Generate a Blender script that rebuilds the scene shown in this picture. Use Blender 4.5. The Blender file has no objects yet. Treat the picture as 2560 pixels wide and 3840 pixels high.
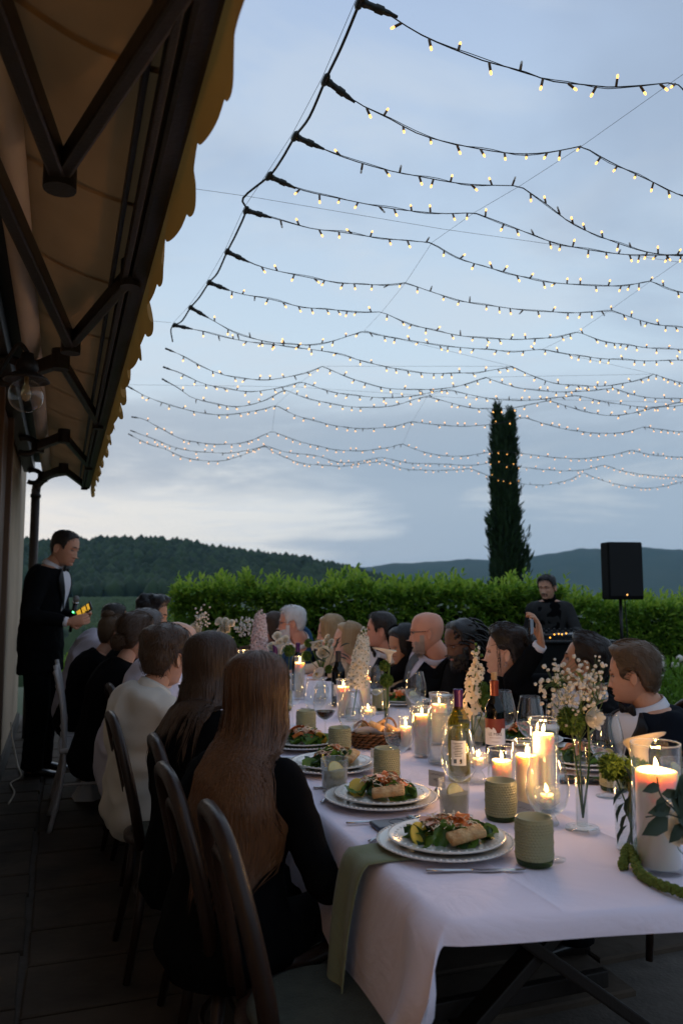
import bpy, bmesh, math, random
import numpy as np
from mathutils import Vector, Matrix, Euler, noise as mnoise

# ------------------------------------------------------------------ camera, sky, sun, exposure
S = bpy.context.scene
COL = S.collection
F_PX, CAM_H = 2987.0, 1.38
PITCH = math.atan(300 / F_PX)
cd = bpy.data.cameras.new('camera')
cam = bpy.data.objects.new('camera', cd); COL.objects.link(cam)
cam.location = (0, 0, CAM_H)
cam.rotation_euler = (math.pi / 2 + PITCH, 0, 0)
cd.sensor_fit = 'HORIZONTAL'; cd.sensor_width = 24.0; cd.lens = 24.0 * F_PX / 2560
cd.clip_start = 0.03; cd.clip_end = 12000
cd.dof.use_dof = True; cd.dof.focus_distance = 2.8; cd.dof.aperture_fstop = 3.6
S.camera = cam

SUN_EL, SUN_AZ = math.radians(3.0), math.radians(-24.0)      # low glow beyond the hill on the left
wd = bpy.data.worlds.new('World'); S.world = wd; wd.use_nodes = True
nt = wd.node_tree; nt.nodes.clear()
def wn(t, **kw):
    n = nt.nodes.new(t)
    for k, v in kw.items(): setattr(n, k, v)
    return n
def wmath(op, a, b=None, c=None, clamp=False):
    n = wn('ShaderNodeMath', operation=op); n.use_clamp = clamp
    for i, x in enumerate((a, b, c)):
        if x is None: continue
        if isinstance(x, (int, float)): n.inputs[i].default_value = x
        else: nt.links.new(x, n.inputs[i])
    return n.outputs[0]
def wmix(f, a, b):
    n = wn('ShaderNodeMix', data_type='RGBA')
    for s, x in (('Factor', f), ('A', a), ('B', b)):
        i = [k for k in n.inputs if k.name == s and (k.type == 'RGBA' if s != 'Factor' else k.type == 'VALUE')][0]
        if isinstance(x, (int, float)): i.default_value = x
        elif isinstance(x, tuple): i.default_value = (*x, 1)
        else: nt.links.new(x, i)
    return [o for o in n.outputs if o.type == 'RGBA'][0]
def wramp(f, stops, interp='EASE'):
    n = wn('ShaderNodeValToRGB'); n.color_ramp.interpolation = interp
    e = n.color_ramp.elements
    while len(e) < len(stops): e.new(0.5)
    for k, (p, c) in zip(e, stops): k.position = p; k.color = (*c, 1) if isinstance(c, tuple) else (c, c, c, 1)
    nt.links.new(f, n.inputs[0]); return n.outputs[0]
sky = wn('ShaderNodeTexSky', sky_type='NISHITA'); sky.sun_disc = False
sky.sun_elevation = SUN_EL; sky.sun_rotation = SUN_AZ; sky.altitude = 300; sky.dust_density = 2.0
tc = wn('ShaderNodeTexCoord'); sep = wn('ShaderNodeSeparateXYZ'); nt.links.new(tc.outputs['Generated'], sep.inputs[0])
dx, dy, dz = sep.outputs
zc = wmath('MAXIMUM', dz, 0.0)
den = wmath('ADD', zc, 0.10)
cxy = wn('ShaderNodeCombineXYZ')
nt.links.new(wmath('DIVIDE', dx, den), cxy.inputs[0]); nt.links.new(wmath('DIVIDE', dy, den), cxy.inputs[1])
def wnoise(scale, detail, rough, dist=0.0, off=(0, 0, 0), sc=(1, 1, 1)):
    mp = wn('ShaderNodeMapping'); mp.inputs['Location'].default_value = off; mp.inputs['Scale'].default_value = sc
    nt.links.new(cxy.outputs[0], mp.inputs[0])
    n = wn('ShaderNodeTexNoise'); nt.links.new(mp.outputs[0], n.inputs['Vector'])
    n.inputs['Scale'].default_value = scale; n.inputs['Detail'].default_value = detail
    n.inputs['Roughness'].default_value = rough; n.inputs['Distortion'].default_value = dist
    return n.outputs[0]
base = wramp(zc, [(0.0, (.66, .72, .78)), (0.10, (.66, .75, .83)), (0.30, (.61, .76, .90)), (0.62, (.45, .58, .80)), (1.0, (.42, .55, .76))], 'LINEAR')
# warm pale glow low over the left hill
az = wmath('ADD', wmath('MULTIPLY', dx, math.sin(SUN_AZ)), wmath('MULTIPLY', dy, math.cos(SUN_AZ)))
glow = wmath('MULTIPLY', wramp(az, [(0.80, 0.0), (1.0, 1.0)]), wramp(zc, [(0.0, 1.0), (0.10, .9), (0.26, 0.0)]))
base = wmix(glow, base, (.90, .90, .865))
# soft high cloud veil + low banks of blue grey cloud
n1 = wnoise(0.75, 5, .55, .3, (3.1, 1.7, 0), (1.0, 1.35, 1))
n1 = wmath('ADD', n1, wmath('MULTIPLY', dx, .30))
n1b = wnoise(1.7, 6, .58, .6, (5.2, 9.1, 0), (1.0, 1.5, 1))
base = wmix(wmath('MULTIPLY', wramp(n1b, [(0.46, 0.0), (0.66, 1.0)]), .40), base, (.66, .74, .83))
veil = wmath('MULTIPLY', wramp(n1, [(0.42, 0.0), (0.70, 1.0)]), wramp(zc, [(0.12, .15), (0.30, .75), (0.7, .9)]))
base = wmix(wmath('MULTIPLY', veil, .75), base, (.33, .42, .57))
v3 = wn('ShaderNodeCombineXYZ'); nt.links.new(dx, v3.inputs[0]); nt.links.new(dy, v3.inputs[1]); nt.links.new(wmath('MULTIPLY', dz, 5.0), v3.inputs[2])
def wnoise3(scale, detail, rough, off):
    mp = wn('ShaderNodeMapping'); mp.inputs['Location'].default_value = off; nt.links.new(v3.outputs[0], mp.inputs[0])
    n = wn('ShaderNodeTexNoise'); nt.links.new(mp.outputs[0], n.inputs['Vector']); n.inputs['Scale'].default_value = scale
    n.inputs['Detail'].default_value = detail; n.inputs['Roughness'].default_value = rough; n.inputs['Distortion'].default_value = .4; return n.outputs[0]
n2 = wnoise3(2.3, 7, .58, (2.1, .4, 1.3)); n3 = wnoise3(3.4, 6, .55, (7.7, 3.3, 5.1))
bank = wmath('MULTIPLY', wramp(n2, [(0.36, 0.0), (0.54, 1.0)]), wramp(zc, [(0.10, .1), (0.145, 1.0), (0.20, .95), (0.27, 0.0)]))
base = wmix(wmath('MULTIPLY', bank, .9), base, (.40, .49, .60))
low_x = wmath('ADD', dx, wmath('MULTIPLY', wmath('SUBTRACT', n3, .5), .75))
low = wmath('MULTIPLY', wramp(wmath('ADD', low_x, .5), [(0.36, 0.0), (0.52, 1.0)]), wramp(zc, [(0.0, .8), (0.085, 1.0), (0.15, .9), (0.24, 0.0)]))
base = wmix(wmath('MULTIPLY', low, .9), base, (.37, .475, .60))
wisp = wmath('MULTIPLY', wramp(n3, [(0.56, 0.0), (0.70, 1.0)]), wramp(zc, [(0.02, .5), (0.10, 1.0), (0.22, 0.0)]))
base = wmix(wmath('MULTIPLY', wisp, .5), base, (.72, .77, .80))
clouds = wn('ShaderNodeVectorMath', operation='SCALE'); nt.links.new(base, clouds.inputs[0]); clouds.inputs['Scale'].default_value = 10.0
col = wmix(.965, sky.outputs[0], clouds.outputs[0])
bg = wn('ShaderNodeBackground'); bg.inputs['Strength'].default_value = 0.1
nt.links.new(col, bg.inputs[0])
wo = wn('ShaderNodeOutputWorld'); nt.links.new(bg.outputs[0], wo.inputs[0])

sl = bpy.data.lights.new('sun', 'SUN'); sl.energy = 0.12; sl.angle = math.radians(25); sl.color = (1, .88, .74)
sun = bpy.data.objects.new('sun', sl); COL.objects.link(sun)
sun.rotation_euler = Vector((math.sin(SUN_AZ), math.cos(SUN_AZ), math.tan(math.radians(7)))).to_track_quat('Z', 'Y').to_euler()

S.view_settings.view_transform = 'Standard'; S.view_settings.look = 'None'
S.view_settings.exposure = 0.0; S.view_settings.gamma = 1.0; S.view_settings.use_curve_mapping = False
S.render.engine = 'CYCLES'
cy = S.cycles
cy.use_denoising = True; cy.denoiser = 'OPENIMAGEDENOISE'; cy.denoising_input_passes = 'RGB_ALBEDO_NORMAL'; cy.denoising_prefilter = 'ACCURATE'; cy.use_adaptive_sampling = False; cy.max_bounces = 10; cy.transparent_max_bounces = 24; cy.transmission_bounces = 8
cy.diffuse_bounces = 3; cy.glossy_bounces = 4; cy.volume_bounces = 1; cy.caustics_reflective = False; cy.caustics_refractive = False
cy.sample_clamp_indirect = 4.0; cy.blur_glossy = 0.5
cy.use_light_tree = True

# ------------------------------------------------------------------ helpers
PI = math.pi
rng = np.random.default_rng(7); random.seed(7)
def ray(px, py):
    xc = (px - 1280) / F_PX; yc = (1920 - py) / F_PX
    return np.array((xc, math.cos(PITCH) - yc * math.sin(PITCH), math.sin(PITCH) + yc * math.cos(PITCH)))
def W(px, py, Y):
    r = ray(px, py); return np.array((0, 0, CAM_H)) + r * (Y / r[1])
def G(px, py, z):
    r = ray(px, py); return np.array((0, 0, CAM_H)) + r * ((z - CAM_H) / r[2])
def nz(p, s=1.0, seed=0.0):
    return mnoise.noise(Vector((p[0] * s + seed, p[1] * s - seed * .7, p[2] * s + 3.1 * seed)))
def unit(v):
    v = np.asarray(v, float); return v / (np.linalg.norm(v) + 1e-12)
def smooth01(x): x = np.clip(x, 0, 1); return x * x * (3 - 2 * x)

MATS = {}
def mat(name, color, rough=.6, var=.15, vs=8.0, bump=0.0, bs=40.0, metal=0.0, spec=.5, sub=0.0, subr=(.02, .01, .005), trans=0.0,
        emit=None, es=0.0, coat=0.0, sheen=0.0, stretch=(1, 1, 1), island=0.0, col2=None, alpha=1.0, ior=1.45):
    m = bpy.data.materials.new(name); m.use_nodes = True; t = m.node_tree; p = t.nodes['Principled BSDF']
    L = t.links.new; N = t.nodes.new
    p.inputs['Roughness'].default_value = rough; p.inputs['Metallic'].default_value = metal
    p.inputs['Specular IOR Level'].default_value = spec; p.inputs['Transmission Weight'].default_value = trans
    p.inputs['IOR'].default_value = ior; p.inputs['Alpha'].default_value = alpha
    p.inputs['Coat Weight'].default_value = coat; p.inputs['Sheen Weight'].default_value = sheen
    if sub: p.inputs['Subsurface Weight'].default_value = sub; p.inputs['Subsurface Radius'].default_value = subr; p.inputs['Subsurface Scale'].default_value = 1.0
    if emit: p.inputs['Emission Color'].default_value = (*emit, 1); p.inputs['Emission Strength'].default_value = es
    c = (*color, 1); d = (*(col2 or tuple(min(1, x * (1 - var)) for x in color)), 1)
    tco = N('ShaderNodeTexCoord'); mp = N('ShaderNodeMapping'); mp.inputs['Scale'].default_value = stretch
    L(tco.outputs['Object'], mp.inputs[0])
    no = N('ShaderNodeTexNoise'); no.inputs['Scale'].default_value = vs; no.inputs['Detail'].default_value = 4; L(mp.outputs[0], no.inputs['Vector'])
    mx = N('ShaderNodeMix'); mx.data_type = 'RGBA'; mx.inputs[6].default_value = c; mx.inputs[7].default_value = d
    if island:
        ge = N('ShaderNodeNewGeometry'); ma = N('ShaderNodeMath'); ma.operation = 'MULTIPLY_ADD'
        L(ge.outputs['Random Per Island'], ma.inputs[0]); ma.inputs[1].default_value = island
        mb_ = N('ShaderNodeMath'); mb_.operation = 'MULTIPLY'; L(no.outputs[0], mb_.inputs[0]); mb_.inputs[1].default_value = 1 - island
        L(mb_.outputs[0], ma.inputs[2]); L(ma.outputs[0], mx.inputs[0])
    else:
        rp = N('ShaderNodeMapRange'); rp.inputs[1].default_value = .3; rp.inputs[2].default_value = .7; L(no.outputs[0], rp.inputs[0]); L(rp.outputs[0], mx.inputs[0])
    L(mx.outputs[2], p.inputs['Base Color'])
    if bump:
        b = N('ShaderNodeBump'); b.inputs['Strength'].default_value = bump; b.inputs['Distance'].default_value = .01
        n2 = N('ShaderNodeTexNoise'); n2.inputs['Scale'].default_value = bs; n2.inputs['Detail'].default_value = 3; L(mp.outputs[0], n2.inputs['Vector'])
        L(n2.outputs[0], b.inputs['Height']); L(b.outputs[0], p.inputs['Normal'])
    MATS[name] = m; return m
def thin_glass(name, tint=(.96, .97, .96), refl=1.0, rough=.02, body=0.0, bodycol=(.5, .5, .5), ior=1.5):
    """clear wall: transparent with fresnel reflection, optionally a little translucent body"""
    m = bpy.data.materials.new(name); m.use_nodes = True; t = m.node_tree; t.nodes.clear(); L = t.links.new; N = t.nodes.new
    o = N('ShaderNodeOutputMaterial'); tr = N('ShaderNodeBsdfTransparent'); tr.inputs[0].default_value = (*tint, 1)
    gl = N('ShaderNodeBsdfGlossy'); gl.inputs['Roughness'].default_value = rough; gl.inputs[0].default_value = (refl, refl, refl, 1)
    lw = N('ShaderNodeLayerWeight'); lw.inputs[0].default_value = .5
    pw = N('ShaderNodeMath'); pw.operation = 'POWER'; L(lw.outputs['Facing'], pw.inputs[0]); pw.inputs[1].default_value = 4.0
    fr = N('ShaderNodeMath'); fr.operation = 'MULTIPLY_ADD'; L(pw.outputs[0], fr.inputs[0]); fr.inputs[1].default_value = .75 * (ior - 1) * 2; fr.inputs[2].default_value = .04
    mx = N('ShaderNodeMixShader'); L(fr.outputs[0], mx.inputs[0]); L(tr.outputs[0], mx.inputs[1]); L(gl.outputs[0], mx.inputs[2])
    out = mx.outputs[0]
    if body:
        df = N('ShaderNodeBsdfTranslucent'); df.inputs[0].default_value = (*bodycol, 1)
        d2 = N('ShaderNodeBsdfDiffuse'); d2.inputs[0].default_value = (*bodycol, 1)
        a = N('ShaderNodeMixShader'); a.inputs[0].default_value = .5; L(df.outputs[0], a.inputs[1]); L(d2.outputs[0], a.inputs[2])
        m2 = N('ShaderNodeMixShader'); m2.inputs[0].default_value = body; L(out, m2.inputs[1]); L(a.outputs[0], m2.inputs[2]); out = m2.outputs[0]
    L(out, o.inputs[0]); MATS[name] = m; return m
def glow_mat(name, color, strength):
    m = bpy.data.materials.new(name); m.use_nodes = True; t = m.node_tree; t.nodes.clear()
    e = t.nodes.new('ShaderNodeEmission'); e.inputs[0].default_value = (*color, 1); e.inputs[1].default_value = strength
    o = t.nodes.new('ShaderNodeOutputMaterial'); t.links.new(e.outputs[0], o.inputs[0])
    m.cycles.emission_sampling = 'NONE'; MATS[name] = m; return m

class MB:
    def __init__(s): s.v = []; s.f = []; s.m = []; s.n = 0
    def add(s, V, F, mi=0):
        V = np.asarray(V, float).reshape(-1, 3); o = s.n
        s.v.append(V); s.f += [tuple(i + o for i in f) for f in F]; s.m += [mi] * len(F); s.n += len(V); return s
    def box(s, c, d, R=None, mi=0, bev=0.0):
        x, y, z = (k / 2 for k in d)
        V = np.array([(a * x, b * y, e * z) for e in (-1, 1) for b in (-1, 1) for a in (-1, 1)], float)
        Fs = [(0, 2, 3, 1), (4, 5, 7, 6), (0, 1, 5, 4), (2, 6, 7, 3), (0, 4, 6, 2), (1, 3, 7, 5)]
        if bev:
            bm = bmesh.new()
            vs = [bm.verts.new(q) for q in V]
            for f in Fs: bm.faces.new([vs[i] for i in f])
            bmesh.ops.bevel(bm, geom=bm.edges[:], offset=bev, segments=2, profile=.6, affect='EDGES')
            bm.verts.index_update(); V = np.array([tuple(q.co) for q in bm.verts]); Fs = [tuple(q.index for q in f.verts) for f in bm.faces]; bm.free()
        if R is not None: V = V @ np.array(R).T
        return s.add(V + np.asarray(c, float), Fs, mi)
    def grid(s, P, closed=False, mi=0, capA=False, capB=False):
        P = np.asarray(P, float); R, C = P.shape[:2]; F = []
        for r in range(R - 1):
            for c in range(C if closed else C - 1):
                d = (c + 1) % C; F.append((r * C + c, r * C + d, (r + 1) * C + d, (r + 1) * C + c))
        if capA: F.append(tuple(range(C - 1, -1, -1)))
        if capB: F.append(tuple((R - 1) * C + c for c in range(C)))
        return s.add(P.reshape(-1, 3), F, mi)
    def tube(s, pts, r, n=8, mi=0, caps=True, flat=1.0, up=None):
        P = np.asarray(pts, float); k = len(P)
        r = np.full(k, r, float) if np.isscalar(r) else np.asarray(r, float)
        T = np.gradient(P, axis=0); T /= np.linalg.norm(T, axis=1)[:, None] + 1e-12
        a = np.array(up if up is not None else ((0, 0, 1) if abs(T[0][2]) < .9 else (1, 0, 0)), float)
        rows = []
        for i in range(k):
            a = a - T[i] * a.dot(T[i]); a /= np.linalg.norm(a) + 1e-12; b = np.cross(T[i], a)
            ang = np.arange(n) * 2 * PI / n
            rows.append(P[i] + r[i] * (np.cos(ang)[:, None] * a * flat + np.sin(ang)[:, None] * b))
        return s.grid(rows, True, mi, caps, caps)
    def lathe(s, prof, n=24, o=(0, 0, 0), mi=0, capA=False, capB=False):
        a = np.arange(n) * 2 * PI / n
        P = np.array([[(r * math.cos(t) + o[0], r * math.sin(t) + o[1], z + o[2]) for t in a] for r, z in prof])
        return s.grid(P, True, mi, capA, capB)
    def ell(s, c, r, R=None, n=12, m=8, mi=0):
        P = np.array([[(math.sin(j * PI / m) * math.cos(i * 2 * PI / n) * r[0], math.sin(j * PI / m) * math.sin(i * 2 * PI / n) * r[1], math.cos(j * PI / m) * r[2]) for i in range(n)] for j in range(m, -1, -1)])
        P[0] += (0, 0, 1e-6)
        if R is not None: P = P @ np.array(R).T
        return s.grid(P + np.asarray(c, float), True, mi)
    def prism(s, poly, h, R=None, o=(0, 0, 0), mi=0):
        n = len(poly); V = np.array([(x, y, 0) for x, y in poly] + [(x, y, h) for x, y in poly], float)
        if R is not None: V = V @ np.array(R).T
        F = [tuple(range(n - 1, -1, -1)), tuple(range(n, 2 * n))] + [(i, (i + 1) % n, n + (i + 1) % n, n + i) for i in range(n)]
        return s.add(V + np.asarray(o, float), F, mi)
    def mesh(s, name, mats, smooth=True, off=(0, 0, 0)):
        me = bpy.data.meshes.new(name)
        V = np.concatenate(s.v) - np.asarray(off, float)
        me.from_pydata(V.tolist(), [], s.f)
        for m in (mats if isinstance(mats, (list, tuple)) else [mats]): me.materials.append(m)
        me.polygons.foreach_set('material_index', s.m)
        me.polygons.foreach_set('use_smooth', [smooth] * len(s.f)); me.validate(); me.update(); return me
    def build(s, name, mats, parent=None, smooth=True, auto=None, world=False):
        off = np.array(parent.location) if (world and parent is not None) else (0, 0, 0)
        if world and parent is not None and parent.parent is not None: off = off + np.array(parent.parent.location)
        o = bpy.data.objects.new(name, s.mesh(name, mats, smooth, off)); COL.objects.link(o)
        if parent is not None: o.parent = parent
        if auto: sharp(o, auto)
        return o
def sharp(o, deg):
    me = o.data; bm = bmesh.new(); bm.from_mesh(me)
    for e in bm.edges:
        if len(e.link_faces) == 2 and e.calc_face_angle(0) > math.radians(deg): e.smooth = False
    bm.to_mesh(me); bm.free()
def np_mesh(name, V, F, mats, parent=None, smooth=True, midx=None):
    me = bpy.data.meshes.new(name); V = np.asarray(V, np.float32); F = np.asarray(F, np.int32); k = F.shape[1]
    me.vertices.add(len(V)); me.vertices.foreach_set('co', V.ravel())
    me.loops.add(F.size); me.loops.foreach_set('vertex_index', F.ravel())
    me.polygons.add(len(F)); me.polygons.foreach_set('loop_start', np.arange(0, F.size, k, dtype=np.int32))
    me.polygons.foreach_set('use_smooth', [smooth] * len(F))
    if midx is not None: me.polygons.foreach_set('material_index', np.asarray(midx, np.int32))
    for m in (mats if isinstance(mats, (list, tuple)) else [mats]): me.materials.append(m)
    me.update(calc_edges=True)
    o = bpy.data.objects.new(name, me); COL.objects.link(o)
    if parent is not None: o.parent = parent
    return o
def instance_np(base_v, base_f, mats4):
    """many transformed copies of one small shape as arrays (mats4: list of 3x4)"""
    M = np.asarray(mats4); n = len(M); k = len(base_v)
    V = np.einsum('nij,kj->nki', M[:, :, :3], base_v) + M[:, None, :, 3]
    F = (np.asarray(base_f)[None] + (np.arange(n) * k)[:, None, None]).reshape(-1, np.asarray(base_f).shape[1])
    return V.reshape(-1, 3), F
def thing(name, label, cat, loc=(0, 0, 0), rz=0.0, group=None):
    o = bpy.data.objects.new(name, None); COL.objects.link(o); o.empty_display_size = .1
    o.location = tuple(float(q) for q in loc); o.rotation_euler = (0, 0, rz); o['label'] = label; o['category'] = cat
    if group: o['group'] = group
    return o
def tag(o, label, cat, group=None):
    o['label'] = label; o['category'] = cat
    if group: o['group'] = group
    return o
def struct(o): o['kind'] = 'structure'; return o
def stuff(o): o['kind'] = 'stuff'; return o
def kids(o): return list(o.children)
def dup(root, loc, rz=0.0, label=None, scale=None, tree=None):
    r = root.copy(); COL.objects.link(r); r.location = tuple(float(q) for q in loc); r.rotation_euler = (0, 0, rz)
    if label: r['label'] = label
    if scale: r.scale = (scale,) * 3 if np.isscalar(scale) else scale
    for ch in kids(root):
        c = ch.copy(); COL.objects.link(c); c.parent = r
        for g in kids(ch):
            d = g.copy(); COL.objects.link(d); d.parent = c
    return r
def catmull(P, k=6):
    P = np.asarray(P, float); Q = np.vstack([2 * P[0] - P[1], P, 2 * P[-1] - P[-2]]); out = []
    for i in range(1, len(Q) - 2):
        for t in np.arange(k) / k:
            a, b, c, d = Q[i - 1:i + 3]
            out.append(.5 * (2 * b + (c - a) * t + (2 * a - 5 * b + 4 * c - d) * t * t + (3 * b - a - 3 * c + d) * t ** 3))
    out.append(Q[-2]); return np.array(out)
def rot(axis, a): return np.array(Matrix.Rotation(a, 3, axis))
def frame(z, x=(1, 0, 0)):
    z = unit(z); x = np.asarray(x, float); x = unit(x - z * x.dot(z)); return np.stack([x, np.cross(z, x), z], 1)
# ------------------------------------------------------------------ materials
mat('stone', (.088, .066, .047), .85, .45, 3.0, .5, 18, col2=(.042, .032, .024), spec=.25)
mat('joint', (.10, .085, .07), .95, .3, 12, .4, 60)
mat('plaster', (.60, .44, .30), .9, .16, 2.5, .3, 90)
mat('shutter_wood', (.14, .085, .05), .65, .3, 6, .2, 60, stretch=(1, 1, .1))
mat('iron', (.018, .016, .015), .5, .3, 20, .15, 120)
mat('awning_arm', (.014, .011, .009), .45, .3, 15, .1, 80)
mat('copper_pipe', (.06, .04, .028), .45, .35, 9, .1, 60, metal=.3)
mat('cream_tube', (.62, .53, .42), .7, .15, 4, .1, 80)
def fabric(name, color, thr, vs=900, fold=0.0):
    m = bpy.data.materials.new(name); m.use_nodes = True; t = m.node_tree; L = t.links.new; N = t.nodes.new
    p = t.nodes['Principled BSDF']; out = t.nodes['Material Output']
    no = N('ShaderNodeTexNoise'); no.inputs['Scale'].default_value = 6; no.inputs['Detail'].default_value = 6
    tco = N('ShaderNodeTexCoord'); L(tco.outputs['Object'], no.inputs['Vector'])
    mx = N('ShaderNodeMix'); mx.data_type = 'RGBA'; mx.inputs[6].default_value = (*color, 1); mx.inputs[7].default_value = (*[c * .7 for c in color], 1)
    L(no.outputs[0], mx.inputs[0]); L(mx.outputs[2], p.inputs['Base Color']); p.inputs['Roughness'].default_value = .9; p.inputs['Specular IOR Level'].default_value = .15
    tl = N('ShaderNodeBsdfTranslucent'); L(mx.outputs[2], tl.inputs[0])
    ms = N('ShaderNodeMixShader'); ms.inputs[0].default_value = thr; L(p.outputs[0], ms.inputs[1]); L(tl.outputs[0], ms.inputs[2]); L(ms.outputs[0], out.inputs[0])
    MATS[name] = m; return m
fabric('awning_cloth', (.40, .25, .115), .11)
fabric('valance_cloth', (.45, .25, .06), .30)
mat('grass_far', (.035, .055, .018), .9, .5, .05, col2=(.055, .07, .026))
mat('lawn', (.05, .085, .02), .9, .4, 3, .5, 60)
def leaf_mat(name, c1, c2, thr=.35, rough=.45):
    m = mat(name, c1, rough, col2=c2, island=.8, vs=2.0, spec=.4)
    t = m.node_tree; p = t.nodes['Principled BSDF']; L = t.links.new
    tl = t.nodes.new('ShaderNodeBsdfTranslucent'); L(p.inputs['Base Color'].links[0].from_socket, tl.inputs[0])
    ms = t.nodes.new('ShaderNodeMixShader'); ms.inputs[0].default_value = thr
    L(p.outputs[0], ms.inputs[1]); L(tl.outputs[0], ms.inputs[2]); L(ms.outputs[0], t.nodes['Material Output'].inputs[0]); return m
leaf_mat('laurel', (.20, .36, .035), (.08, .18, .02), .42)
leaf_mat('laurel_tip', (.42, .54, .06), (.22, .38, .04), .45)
leaf_mat('cypress_leaf', (.030, .066, .020), (.012, .028, .010), .2, .7)
leaf_mat('wood_leaf', (.042, .070, .020), (.010, .022, .008), .1, .8)
mat('twig', (.05, .035, .02), .8)
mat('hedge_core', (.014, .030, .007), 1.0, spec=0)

# ------------------------------------------------------------------ the building on the left (runs along U, set off by N)
TB = unit((-.35, 1, 0)); NB = np.array((TB[1], -TB[0], 0))       # along the wall, and away from it
WB = np.array((-.42, 0, 0))                                      # where the wall line passes the camera's side
def B(t, n, z): return WB + TB * t + NB * n + np.array((0, 0, z))
RB = np.stack([TB, NB, (0, 0, 1)], 1)
WALL_END = 9.05
wall_t = thing('house_wall', 'cream plastered house wall along the left edge behind the standing man', 'wall', B(6, 0, 0))
b = MB(); b.box(B(WALL_END / 2 - 1.2, -.30, 1.7), (WALL_END + 2.4, .6, 3.8), RB); b.build('plaster_face', MATS['plaster'], wall_t, world=True, smooth=False)
b = MB(); b.box(B(4.98, .012, 1.25), (.80, .05, 2.5), RB, bev=.006); b.build('shutter', MATS['shutter_wood'], wall_t, world=True, smooth=False)
for t in (4.55, 5.42):
    b = MB(); b.box(B(t, .03, 1.25), (.07, .08, 2.52), RB, bev=.006); b.build('door_frame', MATS['shutter_wood'], wall_t, world=True, smooth=False)
b = MB(); b.box(B(WALL_END / 2 - 1.2, .012, .06), (WALL_END + 2.3, .03, .13), RB, bev=.004); b.build('skirting', MATS['joint'], wall_t, world=True, smooth=False)

# ground: terrain sheet, terrace slab with individual paving stones
def terrain_z(x, y):
    d = math.hypot(x, y); a = math.degrees(math.atan2(x, y))
    z = -.25
    z += -9.0 * smooth01((d - 11) / 60)
    z += 8.3 * smooth01((d - 120) / 180) * (1 - .55 * smooth01((a - 2) / 14))
    ridge = np.interp(a, [-40, -24, -20, -16, -13, -11, -7, -3, 0, 3, 5.5, 8, 11, 60], [28, 28.5, 29, 31, 31.5, 29.5, 24, 20.5, 15.5, 8, 1, -4, -8, -8])
    z += (ridge - 2) * smooth01((d - 300) / 210)
    if d > 520: z -= 40 * smooth01((d - 520) / 400)
    return float(z)
angs = np.radians(np.concatenate([np.arange(-180, -45, 9), np.arange(-45, 45, 1.2), np.arange(45, 181, 9)]))
rads = [1.5, 6, 9, 11, 13, 16, 20, 26, 34, 45, 60, 80, 105, 130, 160, 190, 220, 250, 280, 300, 330, 360, 390, 420, 450, 480, 510, 540, 600, 700, 900, 1200, 1600, 2400, 3400]
P = [[(r * math.sin(a), r * math.cos(a), terrain_z(r * math.sin(a), r * math.cos(a)) + .5 * nz((r * math.sin(a), r * math.cos(a), 0), .02) * (r > 60)) for a in angs] for r in rads]
P = [[(0.01 * math.sin(a), .01 * math.cos(a), -.25) for a in angs]] + P
b = MB(); b.grid(P); struct(b.build('ground', MATS['grass_far']))
# vineyard rows on the valley field
vine = []
for k in range(34):
    d0 = 165 + k * 3.6
    for a in np.arange(-19.5, -9.5, .17):
        d = d0 + rng.normal() * .25; aa = math.radians(a + rng.normal() * .02)
        x, y = d * math.sin(aa), d * math.cos(aa)
        if rng.random() < .08: continue
        s = .55 + .3 * rng.random(); R = rot('Z', rng.random() * 6) * s
        vine.append(np.hstack([R, [[x], [y], [terrain_z(x, y) + .5 * nz((x, y, 0), .02) + .3]]]))
bm = bmesh.new(); bmesh.ops.create_icosphere(bm, subdivisions=1, radius=1.0); bm.verts.ensure_lookup_table()
ico1v = np.array([tuple(v.co) for v in bm.verts]); ico1f = np.array([[v.index for v in f.verts] for f in bm.faces]); bm.free()
bm = bmesh.new(); bmesh.ops.create_icosphere(bm, subdivisions=2, radius=1.0); bm.verts.ensure_lookup_table()
ico2v = np.array([tuple(v.co) for v in bm.verts]); ico2f = np.array([[v.index for v in f.verts] for f in bm.faces]); bm.free()
V, F = instance_np(ico1v * (1, 1, .8), ico1f, vine)
leaf_mat('vine_leaf', (.07, .105, .03), (.035, .062, .018), .1, .8)
stuff(np_mesh('vineyard', V, F, MATS['vine_leaf']))
# the wooded hill: tree crowns as one far mass
crownset = []
for k in range(3):
    v = ico2v.copy(); v = np.array([q * (1 + .38 * nz(q, 1.7, 5 + k) + .22 * nz(q, 4.1, 9 + k)) for q in v]); v[:, 2] = v[:, 2] * (1.15 + .25 * k); crownset.append(v)
Vs, Fs, off = [], [], 0
trees = [[], [], []]
for i in range(9000):
    a = rng.uniform(-27, 12); d = 292 + 240 * rng.random() ** .9
    if -19 < a < -9.5 and d < 300 + 9 * nz((a * .6, 0, 0)): continue
    x, y = d * math.sin(math.radians(a)), d * math.cos(math.radians(a))
    s = rng.uniform(1.3, 3.0) * (1.15 if d > 500 else 1)
    R = rot('Z', rng.random() * 6.28) * s
    trees[rng.integers(0, 3)].append(np.hstack([R, [[x], [y], [terrain_z(x, y) + .5 * nz((x, y, 0), .02) + s * .62]]]))
for i in range(900):                                             # scrub and trees down the near slope, left of the hedge
    a = rng.uniform(-27, -6); d = rng.uniform(34, 160)
    if d > 110 and rng.random() < .75: continue
    x, y = d * math.sin(math.radians(a)), d * math.cos(math.radians(a))
    s = rng.uniform(.7, 1.7) * (.8 + d / 200); R = rot('Z', rng.random() * 6.28) * s
    trees[rng.integers(0, 3)].append(np.hstack([R, [[x], [y], [terrain_z(x, y) + s * .3]]]))
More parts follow.
